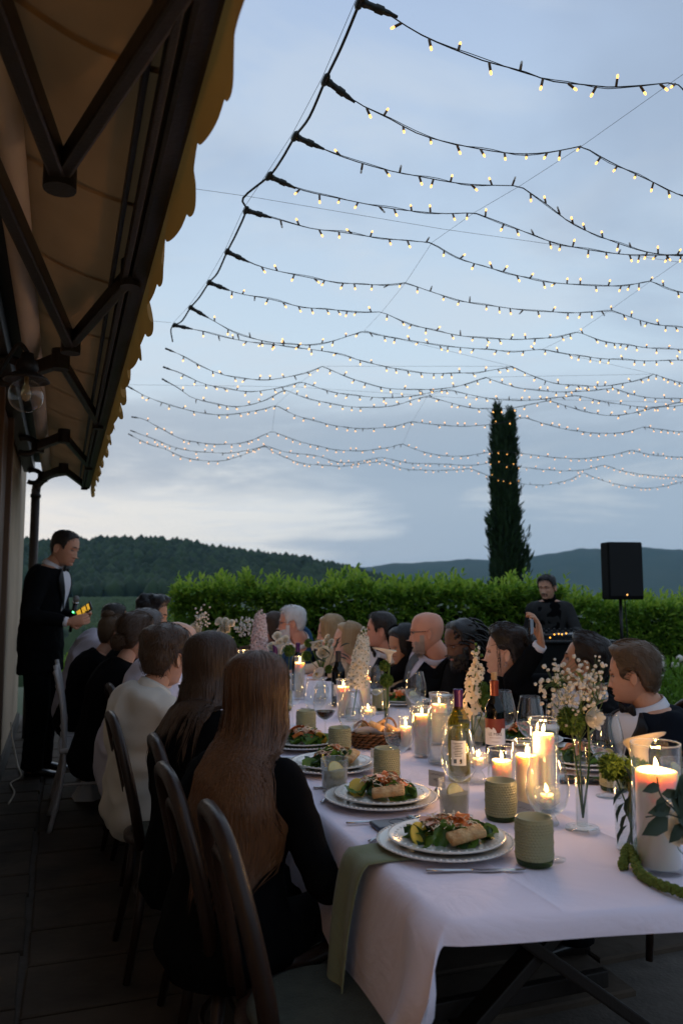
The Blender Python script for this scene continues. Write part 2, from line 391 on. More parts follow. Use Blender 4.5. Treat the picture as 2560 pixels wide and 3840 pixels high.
for v, ms in zip(crownset, trees):
    V, F = instance_np(v, ico2f, ms); Vs.append(V); Fs.append(F + off); off += len(V)
stuff(np_mesh('wooded_hillside', np.vstack(Vs), np.vstack(Fs), MATS['wood_leaf']))
# far ridges, with their own woods as bumps
def ridge(name, D, prof, seed, base=-30, amp=7):
    aa = np.arange(prof[0][0], prof[-1][0], .12); rows = []
    for j, (dd, hh) in enumerate([(-.34, 0), (-.26, .12), (-.2, .3), (-.14, .5), (-.09, .68), (-.05, .84), (-.02, .95), (0, 1), (.08, .8), (.3, .2)]):
        row = []
        for a in aa:
            top = np.interp(a, [q[0] for q in prof], [q[1] for q in prof]); d = D * (1 + dd)
            x, y = d * math.sin(math.radians(a)), d * math.cos(math.radians(a))
            z = base + (D * math.tan(math.radians(top)) + CAM_H - base) * hh
            z += amp * nz((x, y, 0), .012, seed) + amp * 1.6 * nz((x, y, 0), .004, seed) * (0 < hh < 1) + amp * .35 * nz((x, y, 0), .05, seed)
            row.append((x, y, z))
        rows.append(row)
    b = MB(); b.grid(rows); return struct(b.build(name, MATS['far_woods']))
mat('far_woods', (.028, .045, .02), .95, .5, .012, 0.0, col2=(.05, .06, .03))
ridge('hills', 2100, [(-34, 1.0), (-12, 1.2), (0, 1.55), (4, 2.05), (6, 2.15), (8, 2.25), (10, 2.35), (12.5, 2.35), (14, 2.5), (15.5, 2.8), (17, 2.95), (19, 2.95), (21, 2.9), (23, 2.85), (27, 2.2), (36, 1.6)], 3.3)

# terrace
TER = [(-5.2, -2.5), (5.6, -2.5), (5.6, 7.75), (1.0, 7.75), (1.0, 8.35), (-1.9, 8.35), (-1.9, 9.3), (-5.2, 9.3)]
b = MB(); b.prism(TER, .30, o=(0, 0, -.322)); struct(b.build('terrace', MATS['joint'], smooth=False))
tv = []
def tile(cx, cy_, w, l, seed):
    r = random.Random(seed); j = [(r.uniform(-.008, .008), r.uniform(-.008, .008)) for _ in range(4)]
    q = [(cx + sx * w / 2 + j[i][0], cy_ + sy * l / 2 + j[i][1]) for i, (sx, sy) in enumerate(((-1, -1), (1, -1), (1, 1), (-1, 1)))]
    h = .024 + r.uniform(-.002, .003); e = .007; b = MB()
    pts = []
    for sc, z in ((1, 0), (1, h - e), (None, h)):
        for (x, y) in q:
            if sc is None: x, y = x - math.copysign(e, x - cx), y - math.copysign(e, y - cy_)
            pts.append((x, y, z))
    F = [(0, 1, 5, 4), (1, 2, 6, 5), (2, 3, 7, 6), (3, 0, 4, 7), (4, 5, 9, 8), (5, 6, 10, 9), (6, 7, 11, 10), (7, 4, 8, 11), (8, 9, 10, 11)]
    V = np.array([WB + TB * p[1] + NB * p[0] + np.array((0, 0, p[2] - .022)) for p in pts])
    return b.add(V, F)
paving = bpy.data.objects['terrace']; nt_ = 0
bulk = MB()
def inside(x, y):
    c = False; n = len(TER)
    for i in range(n):
        (x1, y1), (x2, y2) = TER[i], TER[i - 1]
        if (y1 > y) != (y2 > y) and x < (x2 - x1) * (y - y1) / (y2 - y1) + x1: c = not c
    return c
TER_IN = lambda p: all(inside(p[0] + a, p[1] + c) for a in (-.08, .08) for c in (-.08, .08))
cols = [(.02, .30), (.32, .98), (1.0, 1.62), (1.64, 2.34), (2.36, 2.96), (2.98, 3.7), (3.72, 4.4)]
for ci, (n0, n1) in enumerate(cols):
    t = 1.6 + .23 * ci; k = 0
    while t < 10.4:
        l = (.42, .33, .55, .38, .47)[(k * 3 + ci * 2) % 5] * (1.0 if ci else .8)
        c = WB + TB * (t + l / 2) + NB * ((n0 + n1) / 2)
        if all(TER_IN(WB + TB * tt + NB * nn) for tt in (t, t + l) for nn in (n0, n1)):
            if ci <= 4 and nt_ < 290:
                tile((n0 + n1) / 2, t + l / 2 - .008, n1 - n0, l - .016, ci * 100 + k).build('paving_stone', MATS['stone'], paving, smooth=False); nt_ += 1
            else:
                tt = tile((n0 + n1) / 2, t + l / 2 - .008, n1 - n0, l - .016, ci * 100 + k); bulk.add(np.concatenate(tt.v), tt.f)
        t += l; k += 1
if bulk.n: stuff(bulk.build('paving_beyond', MATS['stone'], paving, smooth=False))
# lawn strip + stone steps on the right
for k in range(3):
    b = MB(); b.box((4.3, 8.75 + .42 * k, -.10 + .10 * k), (2.6, .44, .24), rot('Z', .12), bev=.02); struct(b.build('step', MATS['stone'], smooth=False))

# ------------------------------------------------------------------ awning
aw = thing('awning', 'ochre fabric folding arm awning with scalloped valance along the house wall', 'awning', B(7.6, .66, 2.4))
T0, T1 = -.9, 7.98
RZ, RN, BZ, BN = 2.52, .25, 2.42, .602
rows = []
for t in np.linspace(T0, T1, 46):
    row = []
    for u in np.linspace(0, 1, 9):
        sag = -.03 * math.sin(u * PI) * (1 + .3 * math.sin(t * 2.1)) + .006 * nz((t * 3, u * 2, 0), 1)
        row.append(B(t, RN + (BN - RN) * u, RZ + .05 + (BZ + .045 - RZ - .05) * u + sag))
    rows.append(row)
b = MB(); b.grid(rows); b.build('canopy', MATS['awning_cloth'], aw, world=True)
b = MB(); b.tube([B(t, RN - .02, RZ) for t in (T0, T1)], .042, 14); b.build('roller_tube', MATS['cream_tube'], aw, world=True)
b = MB(); b.box(B((T0 + T1) / 2, .07, RZ + .05), (T1 - T0, .10, .10), RB, bev=.01); b.build('wall_rail', MATS['awning_arm'], aw, world=True, smooth=False)
b = MB(); b.box(B((T0 + T1) / 2, .145, RZ + .115), (T1 - T0 + .1, .29, .012), RB, bev=.003); b.build('hood', MATS['awning_arm'], aw, world=True, smooth=False)
b = MB(); b.box(B((T0 + T1) / 2, BN, BZ), (T1 - T0, .055, .075), RB, bev=.012); b.build('front_bar', MATS['awning_arm'], aw, world=True, smooth=False)
b = MB(); b.box(B((T0 + T1) / 2, BN - .045, BZ - .012), (T1 - T0, .018, .05), RB, bev=.004); b.box(B((T0 + T1) / 2, BN - .078, BZ + .02), (T1 - T0, .014, .03), RB, bev=.004)
b.build('bar_groove', MATS['iron'], aw, world=True, smooth=False)
for t in np.arange(T0 + .5, T1, .62):
    b = MB(); b.grid([[B(t + dt_, RN + (BN - RN) * u, RZ + .046 + (BZ - RZ - .005) * u - .03 * math.sin(u * PI) * (1 + .3 * math.sin(t * 2.1)) - .001) for u in np.linspace(0.02, .98, 9)] for dt_ in (-.011, -.004, .004, .011)]); b.build('seam', MATS['awning_cloth'], aw, world=True)
# scalloped valance: one hem of rounded lobes
sc_w = .163; rows = [[] for _ in range(7)]
ts = np.arange(T0, T1, sc_w / 10)
for t in ts:
    ph = (t / sc_w) % 1.0
    lobe = .118 + .038 * math.sqrt(max(0, 1 - (2 * ph - 1) ** 2)) + .006 * nz((t * 1.3, 0, 0), 1)
    for i in range(7):
        u = i / 6
        wave = .016 * math.sin(t * 2 * PI / .41 + 1.3 * math.sin(t * 1.7)) * u + .02 * nz((t * 1.6, u, 2), 1) * u
        rows[i].append(B(t, BN + .034 + wave + .012 * u, BZ + .03 - lobe * u))
b = MB(); b.grid(rows); b.build('valance', MATS['valance_cloth'], aw, world=True)
def arm(sh, el, ba, z0, z1):
    """folding arm: shoulder at the rail, elbow, and end at the bar (t, n)"""
    a, e, c = B(sh[0], sh[1], z0), B(el[0], el[1], (z0 + z1) / 2 - .015), B(ba[0], ba[1], z1)
    b = MB()
    for p, q, w in ((a, e, .055), (e, c, .046)):
        d = q - p; R = frame(np.cross((0, 0, 1), d), d); R = np.stack([unit(d), unit(np.cross((0, 0, 1), d)), unit(np.cross(d, np.cross((0, 0, 1), d)))], 1)
        b.box((p + q) / 2, (np.linalg.norm(d) + .03, w * .75, w * 1.2), R, bev=.008)
    ob = b.build('folding_arm', MATS['awning_arm'], aw, world=True, smooth=False)
    for p, r in ((a, .045), (e, .04), (c, .032)): k = MB(); k.lathe([(0.001, -.045), (r, -.045), (r, .045), (.001, .045)], 14, p); k.build('arm_joint', MATS['iron'], aw, world=True, auto=40)
    k = MB(); k.tube([B(sh[0] + q * .022, sh[1] - .03 - .055 + .075 * math.cos(g), z0 + .06 * math.sin(g)) for q in (0,) for g in np.linspace(-2.2, 2.2, 13)], .022, 8)
    k.build('arm_bracket', MATS['iron'], aw, world=True)
for sh, el, ba in (((1.05, .2), (1.86, .36), (1.08, .575)), ((1.78, .17), (3.28, .40), (2.45, .575)), ((3.95, .2), (3.55, .36), (4.85, .575)),
                   ((6.05, .2), (5.4, .38), (6.6, .575)), ((7.7, .2), (6.9, .38), (7.9, .575))):
    arm(sh, el, ba, RZ - .075, BZ - .01)

# downpipe and gutter elbow at the far end of the wall
dpp = thing('downpipe', 'dark copper downpipe at the far corner of the cream wall', 'downpipe', B(8.15, .10, 0))
b = MB(); b.tube([B(8.15, .13, .0), B(8.15, .13, 2.38)], .042, 12); b.build('pipe', MATS['copper_pipe'], dpp, world=True)
b = MB(); b.tube(catmull([B(8.15, .13, 2.36), B(8.15, .15, 2.44), B(8.12, .26, 2.53), B(8.05, .42, 2.56)], 5), .042, 12); b.build('elbow', MATS['copper_pipe'], dpp, world=True)
for z in (.5, 1.55, 2.3):
    b = MB(); b.tube([B(8.15, .13, z), B(8.15, .13, z + .03)], .05, 12); b.build('clamp', MATS['iron'], dpp, world=True)

# wall lanterns: the unlit one in view, and its lit twin nearer the camera (outside the frame) whose warm light falls on the awning
def lantern(t, z, lit, label, n=.30, sc=1.0):
    o = thing('wall_lantern', label, 'lantern', B(t, n, z), 0, 'lanterns on the house wall')
    b = MB(); b.tube(catmull([B(t, .0, z + .10), B(t, .10, z + .06), B(t, .16, z + .16), B(t, n - .04, z + .24), B(t, n, z + .20)], 5), .011, 8)
    b.lathe([(.001, -.05), (.045, -.05), (.045, .05), (.001, .05)], 12, B(t, .01, z + .10)); b.build('bracket', MATS['iron'], o, world=True)
    b = MB(); b.lathe([(.001, .20), (.03, .195), (.034, .165), (.05, .155), (.055, .12), (.048, .10), (.075, .085), (.10, .07), (.112, .055), (.105, .052), (.07, .066), (.045, .08), (.001, .085)], 22, B(t, n, z)); b.build('hood', MATS['iron'], o, world=True)
    a = np.linspace(.25, PI, 12); b = MB(); b.lathe([(.085 * math.sin(x), -.01 + .085 * math.cos(x)) for x in a], 22, B(t, n, z - .01)); b.build('globe', MATS['globe_glass'], o, world=True)
    b = MB(); b.lathe([(.001, -.05), (.018, -.04), (.026, -.015), (.02, .015), (.012, .04), (.012, .075)], 12, B(t, n, z)); b.build('light_bulb', MATS['bulb_lit' if lit else 'bulb_off'], o, world=True)
    o.scale = (sc,) * 3
    if lit:
        l = bpy.data.lights.new('lantern_light', 'POINT'); l.energy = 5.0; l.color = (1, .55, .18); l.shadow_soft_size = .04
        lo = bpy.data.objects.new('lantern_light', l); COL.objects.link(lo); lo.parent = o; lo.location = (0, 0, -.035)
thin_glass('globe_glass', (.92, .9, .86), 1.0, .03)
glow_mat('bulb_lit', (1, .62, .25), 12.0)
mat('bulb_off', (.75, .6, .35), .2, trans=.6)
lantern(2.96, 2.115, False, 'unlit globe wall lantern on an iron bracket under the awning', n=.25, sc=.74)
lantern(0.55, 1.95, True, 'lit globe wall lantern on the wall beside the camera', n=.20)

# lit glazed door of the house beside the camera (out of frame): the warm light on the cloth's corner and the chair backs
dr = thing('lit_glass_door', 'lit glazed house door beside the camera', 'door', B(.1, .03, 0)); glow_mat('door_light', (1, .50, .18), .65); MATS['door_light'].cycles.emission_sampling = 'FRONT'
for t in (-.34, .54): b = MB(); b.box(B(t, .03, 1.05), (.07, .05, 2.1), RB, bev=.006); b.build('door_frame', MATS['shutter_wood'], dr, world=True, smooth=False)
for z in (.05, .72, 1.38, 2.05): b = MB(); b.box(B(.1, .03, z), (.84, .045, .07), RB, bev=.006); b.build('glazing_bar', MATS['shutter_wood'], dr, world=True, smooth=False)
for z in (.385, 1.05, 1.715): b = MB(); b.box(B(.1, .015, z), (.82, .01, .59), RB); b.build('lit_pane', MATS['door_light'], dr, world=True, smooth=False)
# cable and socket at the wall foot
b = MB(); b.tube(catmull([B(6.9, .05, .34), B(6.88, .07, .2), B(6.75, .12, .03), B(6.4, .16, .012), B(6.2, .1, .012), B(5.9, .14, .012), B(5.6, .12, .012)], 6), .006, 6)
tag(b.build('power_cable', MATS['cream_tube']), 'thin white power cable lying along the foot of the house wall', 'cable')
# ------------------------------------------------------------------ hedge, cypress and other plants
LEAF_V = np.array([(0, 0, 0), (.30, -.5, .10), (.30, 0, 0), (.30, .5, .10), (.68, -.42, .06), (.68, 0, -.05), (.68, .42, .06), (1, 0, -.16)], float)
LEAF_V[:, 1] *= .36
LEAF_F3 = np.array([(0, 1, 2), (0, 2, 3), (1, 4, 5), (1, 5, 2), (2, 5, 6), (2, 6, 3), (4, 7, 5), (5, 7, 6)])
def leaf_frames(P, D, size, roll=None):
    """3x4 matrices: leaf base at P, pointing along D"""
    n = len(P); D = D / (np.linalg.norm(D, axis=1)[:, None] + 1e-9)
    up = np.tile((0, 0, 1.0), (n, 1)) + rng.normal(0, .45, (n, 3)); Y = np.cross(up, D); Y /= np.linalg.norm(Y, axis=1)[:, None] + 1e-9
    Z = np.cross(D, Y); M = np.stack([D, Y, Z], 2) * np.asarray(size).reshape(-1, 1, 1)
    return np.concatenate([M, P[:, :, None]], 2)
def hedge(name, label, A, Bp, h, depth, ntwig, seed, singles=0, lf=.10):
    A, Bp = np.array(A, float), np.array(Bp, float); L = np.linalg.norm(Bp - A); u = (Bp - A) / L; v = np.array((-u[1], u[0], 0))
    o = thing(name, label, 'hedge', (A + Bp) / 2)
    rows = []
    for i, s in enumerate(np.linspace(.16, L - .16, 40)):
        row = []
        for j, q in enumerate(np.linspace(0, 2 * PI, 16, endpoint=False)):
            cs, sn = math.cos(q), math.sin(q); ee = .5
            a = math.copysign(abs(cs) ** ee, cs) * (depth / 2 - .22); c = (h / 2 - .06) + math.copysign(abs(sn) ** ee, sn) * (h / 2 - .13)
            k = 1 + .22 * nz((s * 1.6, cs, sn + seed), 1.5)
            row.append(A + u * s + v * a * k + np.array((0, 0, c * (k if c > h / 2 else 1))))
        rows.append(row)
    b = MB(); b.grid(rows, True, 0, True, True); b.build('branches', MATS['hedge_core'], o, world=True)
    r = np.random.default_rng(seed); Ps, Ds, Sz, top = [], [], [], []
    for i in range(ntwig):
        s = r.uniform(-.05, L + .05); w = r.random()
        bump = .17 * nz((s * 1.9, seed, 0), 1) + .09 * nz((s * 5, seed, 4), 1)
        if w < .60:   # front face
            p = A + u * s - v * (depth / 2 + bump * .9 - .05) + (0, 0, r.uniform(.05, h)); d = -v + u * r.normal(0, .5) + np.array((0, 0, r.uniform(.1, 1.0)))
        elif w < .89: # top
            p = A + u * s + v * r.uniform(-depth / 2, depth / 2) + (0, 0, h + bump - .04); d = np.array((0, 0, 1.2)) + u * r.normal(0, .45) + v * r.normal(0, .45)
        elif w < .94: # ends
            e = r.random() < .6; p = (A if e else Bp) + v * r.uniform(-depth / 2, depth / 2) + (0, 0, r.uniform(.05, h)) + u * (0.03 if e else -.03) * r.random(); d = -u * (1 if e else -1) + np.array((0, 0, r.uniform(0, 1))) + v * r.normal(0, .5)
        else:         # tall shoots
            p = A + u * s + v * r.uniform(-depth / 2, depth / 2) + (0, 0, h + bump + .05); d = np.array((0, 0, 2.0)) + u * r.normal(0, .35) + v * r.normal(0, .3)
        d = unit(d); nl = r.integers(5, 9); tl = r.uniform(.10, .22) * (1.3 if w > .94 else 1)
        a1 = unit(np.cross(d, r.normal(0, 1, 3))); a2 = np.cross(d, a1)
        for k in range(nl):
            f = k / nl; an = k * 2.4 + r.random(); out = a1 * math.cos(an) + a2 * math.sin(an)
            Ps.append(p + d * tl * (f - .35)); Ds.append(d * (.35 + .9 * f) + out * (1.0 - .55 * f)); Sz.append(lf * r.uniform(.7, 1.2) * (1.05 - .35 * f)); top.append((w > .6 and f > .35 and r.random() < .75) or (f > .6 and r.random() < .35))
    M = leaf_frames(np.array(Ps), np.array(Ds), Sz); top = np.array(top)
    base = np.array(o.location); M[:, :, 3] -= base
    order = np.argsort(M[:, 1, 3]); pick = set(order[:singles].tolist()); keep = np.array([i not in pick for i in range(len(M))])
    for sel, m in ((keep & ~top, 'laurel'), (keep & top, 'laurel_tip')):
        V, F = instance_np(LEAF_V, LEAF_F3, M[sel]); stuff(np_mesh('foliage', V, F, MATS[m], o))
    if singles:
        lm = [np_mesh('leaf', LEAF_V, LEAF_F3, MATS['laurel'], o), np_mesh('leaf', LEAF_V, LEAF_F3, MATS['laurel_tip'], o)]
        for j, i in enumerate(order[:singles]):
            q = lm[int(top[i])].copy() if j > 1 else lm[j]
            if j > 1: COL.objects.link(q)
            q.matrix_local = Matrix([list(M[i][k]) for k in range(3)] + [[0, 0, 0, 1]])
    return o
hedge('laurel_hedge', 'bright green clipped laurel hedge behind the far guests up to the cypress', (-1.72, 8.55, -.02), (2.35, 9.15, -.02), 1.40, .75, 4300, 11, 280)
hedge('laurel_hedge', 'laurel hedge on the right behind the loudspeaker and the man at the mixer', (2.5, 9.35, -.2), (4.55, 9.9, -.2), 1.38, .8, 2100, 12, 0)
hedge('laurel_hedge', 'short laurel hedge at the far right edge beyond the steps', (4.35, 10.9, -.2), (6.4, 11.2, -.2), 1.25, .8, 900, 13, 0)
# bright shrub below the terrace edge, seen between the standing man's legs and the white chair
hedge('garden_shrub', 'bright green shrub just beyond the terrace edge behind the white chairs', (-3.55, 10.0, -.3), (-2.0, 10.2, -.3), .62, .7, 330, 14, 0, .085)
hedge('garden_shrub', 'dark leafy bushes sloping away below the terrace, left of the laurel hedge', (-4.3, 12.6, -.75), (-1.6, 12.9, -.75), 1.0, 1.1, 520, 15, 0, .10)

# cypress
cyp = thing('cypress_tree', 'tall dark twin tipped cypress standing behind the laurel hedge', 'tree', (3.55, 17.0, -.6))
CX, CY = 3.52, 17.0
b = MB(); b.tube([(CX, CY, -.6), (CX, CY, 1.5), (CX - .03, CY, 3.2)], [.13, .09, .04], 8); b.build('trunk', MATS['twig'], cyp, world=True)
zs = [-.5, .3, 1.0, 1.7, 2.4, 3.05, 3.6, 4.25, 4.7, 5.15, 5.4]
wl = [.27, .28, .28, .27, .26, .24, .22, .20, .17, .10, .03]; wr = [.27, .28, .28, .27, .27, .26, .23, .20, .17, .09, .03]
b = MB(); b.grid([[(CX - .02 + .82 * np.interp(z, zs, wl) * math.cos(q) * (1 + .16 * nz((math.cos(q) * 2, math.sin(q) * 2, z * 2), 1.4)), CY + .82 * np.interp(z, zs, wl) * math.sin(q), z) for q in np.arange(14) * 2 * PI / 14] for z in np.linspace(-.45, 4.8, 32)], True, 0, True, True)
b.build('inner_foliage', MATS['cypress_leaf'], cyp, world=True)
SPR_V = np.array([(0, 0, 0), (.35, .09, .02), (.35, -.09, .02), (.7, .07, -.01), (.7, -.07, -.01), (1, 0, 0)], float)
SPR_F = np.array([(0, 2, 1), (1, 2, 4), (1, 4, 3), (3, 4, 5)])
Ps, Ds, Sz = [], [], []
def spray(x, y, z, ox, oy, s, k=3):
    for _ in range(k):
        Ps.append((x + rng.normal(0, .035), y + rng.normal(0, .035), z + rng.normal(0, .05))); Ds.append((ox * .35 + rng.normal(0, .22), oy * .35 + rng.normal(0, .22), 1.0 + rng.normal(0, .2))); Sz.append(s * rng.uniform(.7, 1.35))
for i in range(4200):
    z = rng.uniform(-.5, 4.95); q = rng.uniform(0, 2 * PI); k = rng.uniform(.78, 1.06) + .14 * nz((math.cos(q) * 2, math.sin(q) * 2, z * 1.6), 1.2)
    w = np.interp(z, zs, wl if math.cos(q) < 0 else wr) * k
    if z > 4.3 and abs(math.cos(q)) < .3 and rng.random() < .6: continue
    spray(CX - .02 + w * math.cos(q), CY + w * math.sin(q), z, math.cos(q), math.sin(q), .17)
for (tx, z0, z1, w0) in ((-.13, 4.45, 5.40, .16), (.14, 4.3, 5.28, .13)):      # the two tips
    for i in range(420):
        f = rng.random(); z = z0 + (z1 - z0) * f; w = w0 * (1 - f) ** .7 * rng.uniform(.4, 1); q = rng.uniform(0, 2 * PI)
        spray(CX + tx + w * math.cos(q) + .05 * f * tx, CY + w * math.sin(q), z - .06, math.cos(q), math.sin(q), .15, 2)
for (tx, z0, n) in ((.46, 1.7, 90), (.42, 2.15, 60), (-.42, 2.35, 70)):      # side branches that stand off
    for i in range(n):
        f = rng.random(); spray(CX + tx * .72 + .05 * (f - .3) * np.sign(tx) + rng.normal(0, .05), CY - .1 + rng.normal(0, .1), z0 + .5 * f, np.sign(tx), 0, .17, 2)
M = leaf_frames(np.array(Ps), np.array(Ds), Sz); M[:, :, 3] -= np.array(cyp.location)
V, F = instance_np(SPR_V, SPR_F, M); stuff(np_mesh('crown', V, F, MATS['cypress_leaf'], cyp))

# ------------------------------------------------------------------ string lights
mat('cable', (.012, .016, .013), .5)
mat('holder', (.10, .055, .02), .4, metal=.2)
glow_mat('led', (1, .48, .12), 3.2)
mat('led_off', (.7, .68, .62), .2, trans=.5)
thin_glass('clear_wire', (.3, .3, .3), .5, .3)
mat('wire', (.10, .11, .12), .5, metal=.5)
BZ_STR = 3.38
Z1 = lambda x, y: (x * .8163, y * .8163)
Z2 = lambda x, y: (1280 + x * .8163, y * .8163)
Z3 = lambda x, y: (x * .8163, 1000 + y * .8163)
Z4 = lambda x, y: (1280 + x * .8163, 1200 + y * .8163)
STR = [
 [(1, Z2, [(85, 5)]), (0, Z2, [(200, 55), (380, 165), (620, 265), (700, 290), (850, 330), (960, 370), (1130, 388), (1230, 398), (1380, 390)]), (1, Z2, [(1515, 377)]), (0, Z2, [(1568, 400), (1640, 470)]), (1, Z2, [(1900, 560)])],
 [(1, Z1, [(1495, 365)]), (0, Z2, [(0, 420), (100, 485), (215, 540), (335, 605), (440, 640), (620, 680), (780, 703), (900, 703), (1000, 690)]), (1, Z2, [(1105, 668)]), (0, Z2, [(1240, 745), (1420, 830), (1568, 900), (1700, 930)]), (1, Z2, [(1900, 910)])],
 [(1, Z1, [(1355, 625)]), (0, Z2, [(0, 717), (190, 775), (365, 810), (500, 835), (620, 847)]), (1, Z2, [(820, 852)]), (0, Z2, [(960, 950), (1045, 1018), (1150, 1070), (1310, 1130), (1420, 1160), (1568, 1172)]), (1, Z2, [(1720, 1150)])],
 [(1, Z1, [(1235, 808)]), (0, Z1, [(1380, 870), (1568, 912)]), (0, Z2, [(220, 955), (400, 975), (500, 980)]), (1, Z2, [(610, 975)]), (0, Z2, [(770, 1035), (950, 1105), (1100, 1140), (1270, 1165), (1420, 1172)]), (1, Z2, [(1600, 1168)])],
 [(1, Z1, [(1130, 965)]), (0, Z1, [(1280, 1008), (1430, 1048)]), (0, Z2, [(0, 1065), (140, 1087), (290, 1103)]), (1, Z2, [(415, 1113)]), (0, Z2, [(540, 1185), (700, 1235), (850, 1275), (930, 1293), (1100, 1308), (1230, 1313), (1350, 1303)]), (1, Z2, [(1420, 1290)]), (0, Z2, [(1568, 1343)]), (1, Z2, [(1800, 1370)])],
 [(1, Z1, [(1043, 1155)]), (0, Z1, [(1180, 1218), (1340, 1258), (1490, 1287)]), (0, Z2, [(0, 1298), (140, 1307), (230, 1305)]), (1, Z2, [(295, 1297)]), (0, Z2, [(430, 1345), (580, 1388), (700, 1405), (850, 1425), (1000, 1433), (1120, 1435)]), (1, Z2, [(1235, 1422)]), (0, Z2, [(1370, 1470), (1480, 1495)]), (1, Z2, [(1600, 1505)])],
 [(1, Z1, [(960, 1297)]), (0, Z1, [(1090, 1345), (1240, 1373), (1380, 1408), (1500, 1420)]), (0, Z2, [(0, 1425), (100, 1432)]), (1, Z2, [(185, 1432)]), (0, Z2, [(310, 1485), (440, 1520), (590, 1547), (790, 1558), (960, 1550)]), (1, Z2, [(1085, 1523)]), (0, Z4, [(1200, 95), (1320, 115), (1440, 130)]), (1, Z4, [(1590, 134)])],
 [(1, Z3, [(875, 187)]), (0, Z3, [(985, 250), (1090, 308), (1235, 345), (1360, 357), (1430, 357), (1530, 340)]), (1, Z4, [(105, 48)]), (0, Z4, [(200, 75), (340, 97), (450, 117), (580, 128), (700, 137), (800, 143)]), (1, Z4, [(925, 133)]), (0, Z4, [(1040, 155), (1180, 175), (1320, 183), (1420, 187)]), (1, Z4, [(1590, 182)])],
 [(1, Z3, [(800, 268)]), (0, Z3, [(925, 295), (1040, 325), (1180, 350), (1300, 362), (1430, 380)]), (0, Z4, [(0, 155), (90, 187), (200, 212), (330, 238), (440, 245), (550, 243), (640, 238)]), (1, Z4, [(785, 212)]), (0, Z4, [(870, 253), (960, 285), (1060, 300), (1200, 303), (1300, 290), (1385, 267)]), (1, Z4, [(1435, 248)]), (0, Z4, [(1500, 270)]), (1, Z4, [(1600, 300)])],
 [(1, Z3, [(760, 375)]), (0, Z3, [(830, 405), (930, 460), (1040, 500), (1160, 517), (1270, 515), (1400, 487)]), (1, Z3, [(1480, 457)]), (0, Z4, [(0, 250), (110, 290), (200, 312), (330, 320), (450, 315), (550, 300)]), (1, Z4, [(660, 262)]), (0, Z4, [(760, 298), (870, 320), (1000, 330), (1090, 328)]), (1, Z4, [(1250, 312)]), (0, Z4, [(1370, 350), (1480, 360)]), (1, Z4, [(1600, 362)])],
 [(1, Z3, [(750, 460)]), (0, Z3, [(830, 490), (930, 535), (1040, 560), (1150, 573), (1260, 560)]), (1, Z3, [(1385, 527)]), (0, Z4, [(-100, 313), (0, 338), (100, 350), (210, 358), (300, 352), (400, 335)]), (1, Z4, [(495, 318)]), (0, Z4, [(600, 345), (700, 362), (800, 370), (880, 368), (960, 360)]), (1, Z4, [(1080, 345)]), (0, Z4, [(1190, 370), (1290, 388), (1400, 400), (1500, 398)]), (1, Z4, [(1600, 385)])],
 [(1, Z3, [(745, 515)]), (0, Z3, [(830, 565), (880, 600), (990, 630), (1100, 642), (1200, 620), (1280, 578)]), (1, Z3, [(1310, 565)]), (0, Z3, [(1400, 600)]), (0, Z4, [(0, 393), (150, 402), (250, 390), (350, 360)]), (1, Z4, [(395, 348)]), (0, Z4, [(500, 380), (600, 403), (700, 408), (800, 402), (900, 380)]), (1, Z4, [(950, 368)]), (0, Z4, [(1050, 400), (1180, 433), (1250, 438), (1350, 425), (1450, 400)]), (1, Z4, [(1590, 372)])],
 [(1, Z3, [(585, 548)]), (0, Z3, [(660, 590), (760, 630), (860, 657), (970, 678), (1080, 675), (1200, 655)]), (1, Z3, [(1265, 637)]), (0, Z3, [(1380, 690)]), (0, Z4, [(0, 490), (130, 497), (230, 490)]), (1, Z4, [(325, 467)]), (0, Z4, [(450, 483), (550, 488), (650, 483), (740, 470)]), (1, Z4, [(845, 447)]), (0, Z4, [(960, 485), (1090, 512), (1220, 520), (1310, 512)]), (1, Z4, [(1390, 490)]), (0, Z4, [(1480, 505)]), (1, Z4, [(1590, 516)])],
 [(1, Z3, [(605, 690)]), (0, Z3, [(660, 700), (740, 745), (830, 790), (930, 810), (1060, 815), (1160, 795)]), (1, Z3, [(1250, 755)]), (0, Z3, [(1350, 795), (1480, 828)]), (0, Z4, [(0, 598), (100, 600), (200, 588)]), (1, Z4, [(280, 570)]), (0, Z4, [(380, 607), (500, 625), (600, 620)]), (1, Z4, [(720, 600)]), (0, Z4, [(820, 612), (950, 628), (1060, 636), (1160, 632), (1280, 612)]), (1, Z4, [(1335, 597)]), (0, Z4, [(1430, 620)]), (1, Z4, [(1590, 632)])],
 [(1, Z3, [(600, 752)]), (0, Z3, [(700, 790), (830, 838), (950, 852), (1050, 855), (1130, 845)]), (1, Z3, [(1215, 823)]), (0, Z3, [(1330, 855), (1440, 865)]), (0, Z4, [(0, 655), (90, 648)]), (1, Z4, [(190, 630)]), (0, Z4, [(300, 655), (440, 660), (600, 668)]), (1, Z4, [(680, 655)]), (0, Z4, [(870, 680), (1000, 692), (1100, 690)]), (1, Z4, [(1210, 665)]), (0, Z4, [(1300, 695), (1430, 715)]), (1, Z4, [(1590, 726)])],
 [(1, Z3, [(590, 768)]), (0, Z3, [(680, 815), (760, 838), (835, 873), (960, 893), (1060, 883), (1150, 850)]), (1, Z3, [(1215, 825)]), (0, Z3, [(1300, 873), (1400, 905), (1480, 910)]), (0, Z4, [(0, 672), (110, 657)]), (1, Z4, [(190, 650)]), (0, Z4, [(290, 683), (400, 690), (500, 690)]), (1, Z4, [(590, 682)]), (0, Z4, [(640, 700), (700, 722), (830, 752), (940, 757), (1040, 735)]), (1, Z4, [(1110, 700)]), (0, Z4, [(1200, 738), (1300, 762), (1400, 772), (1500, 760)]), (1, Z4, [(1590, 735)])],
]
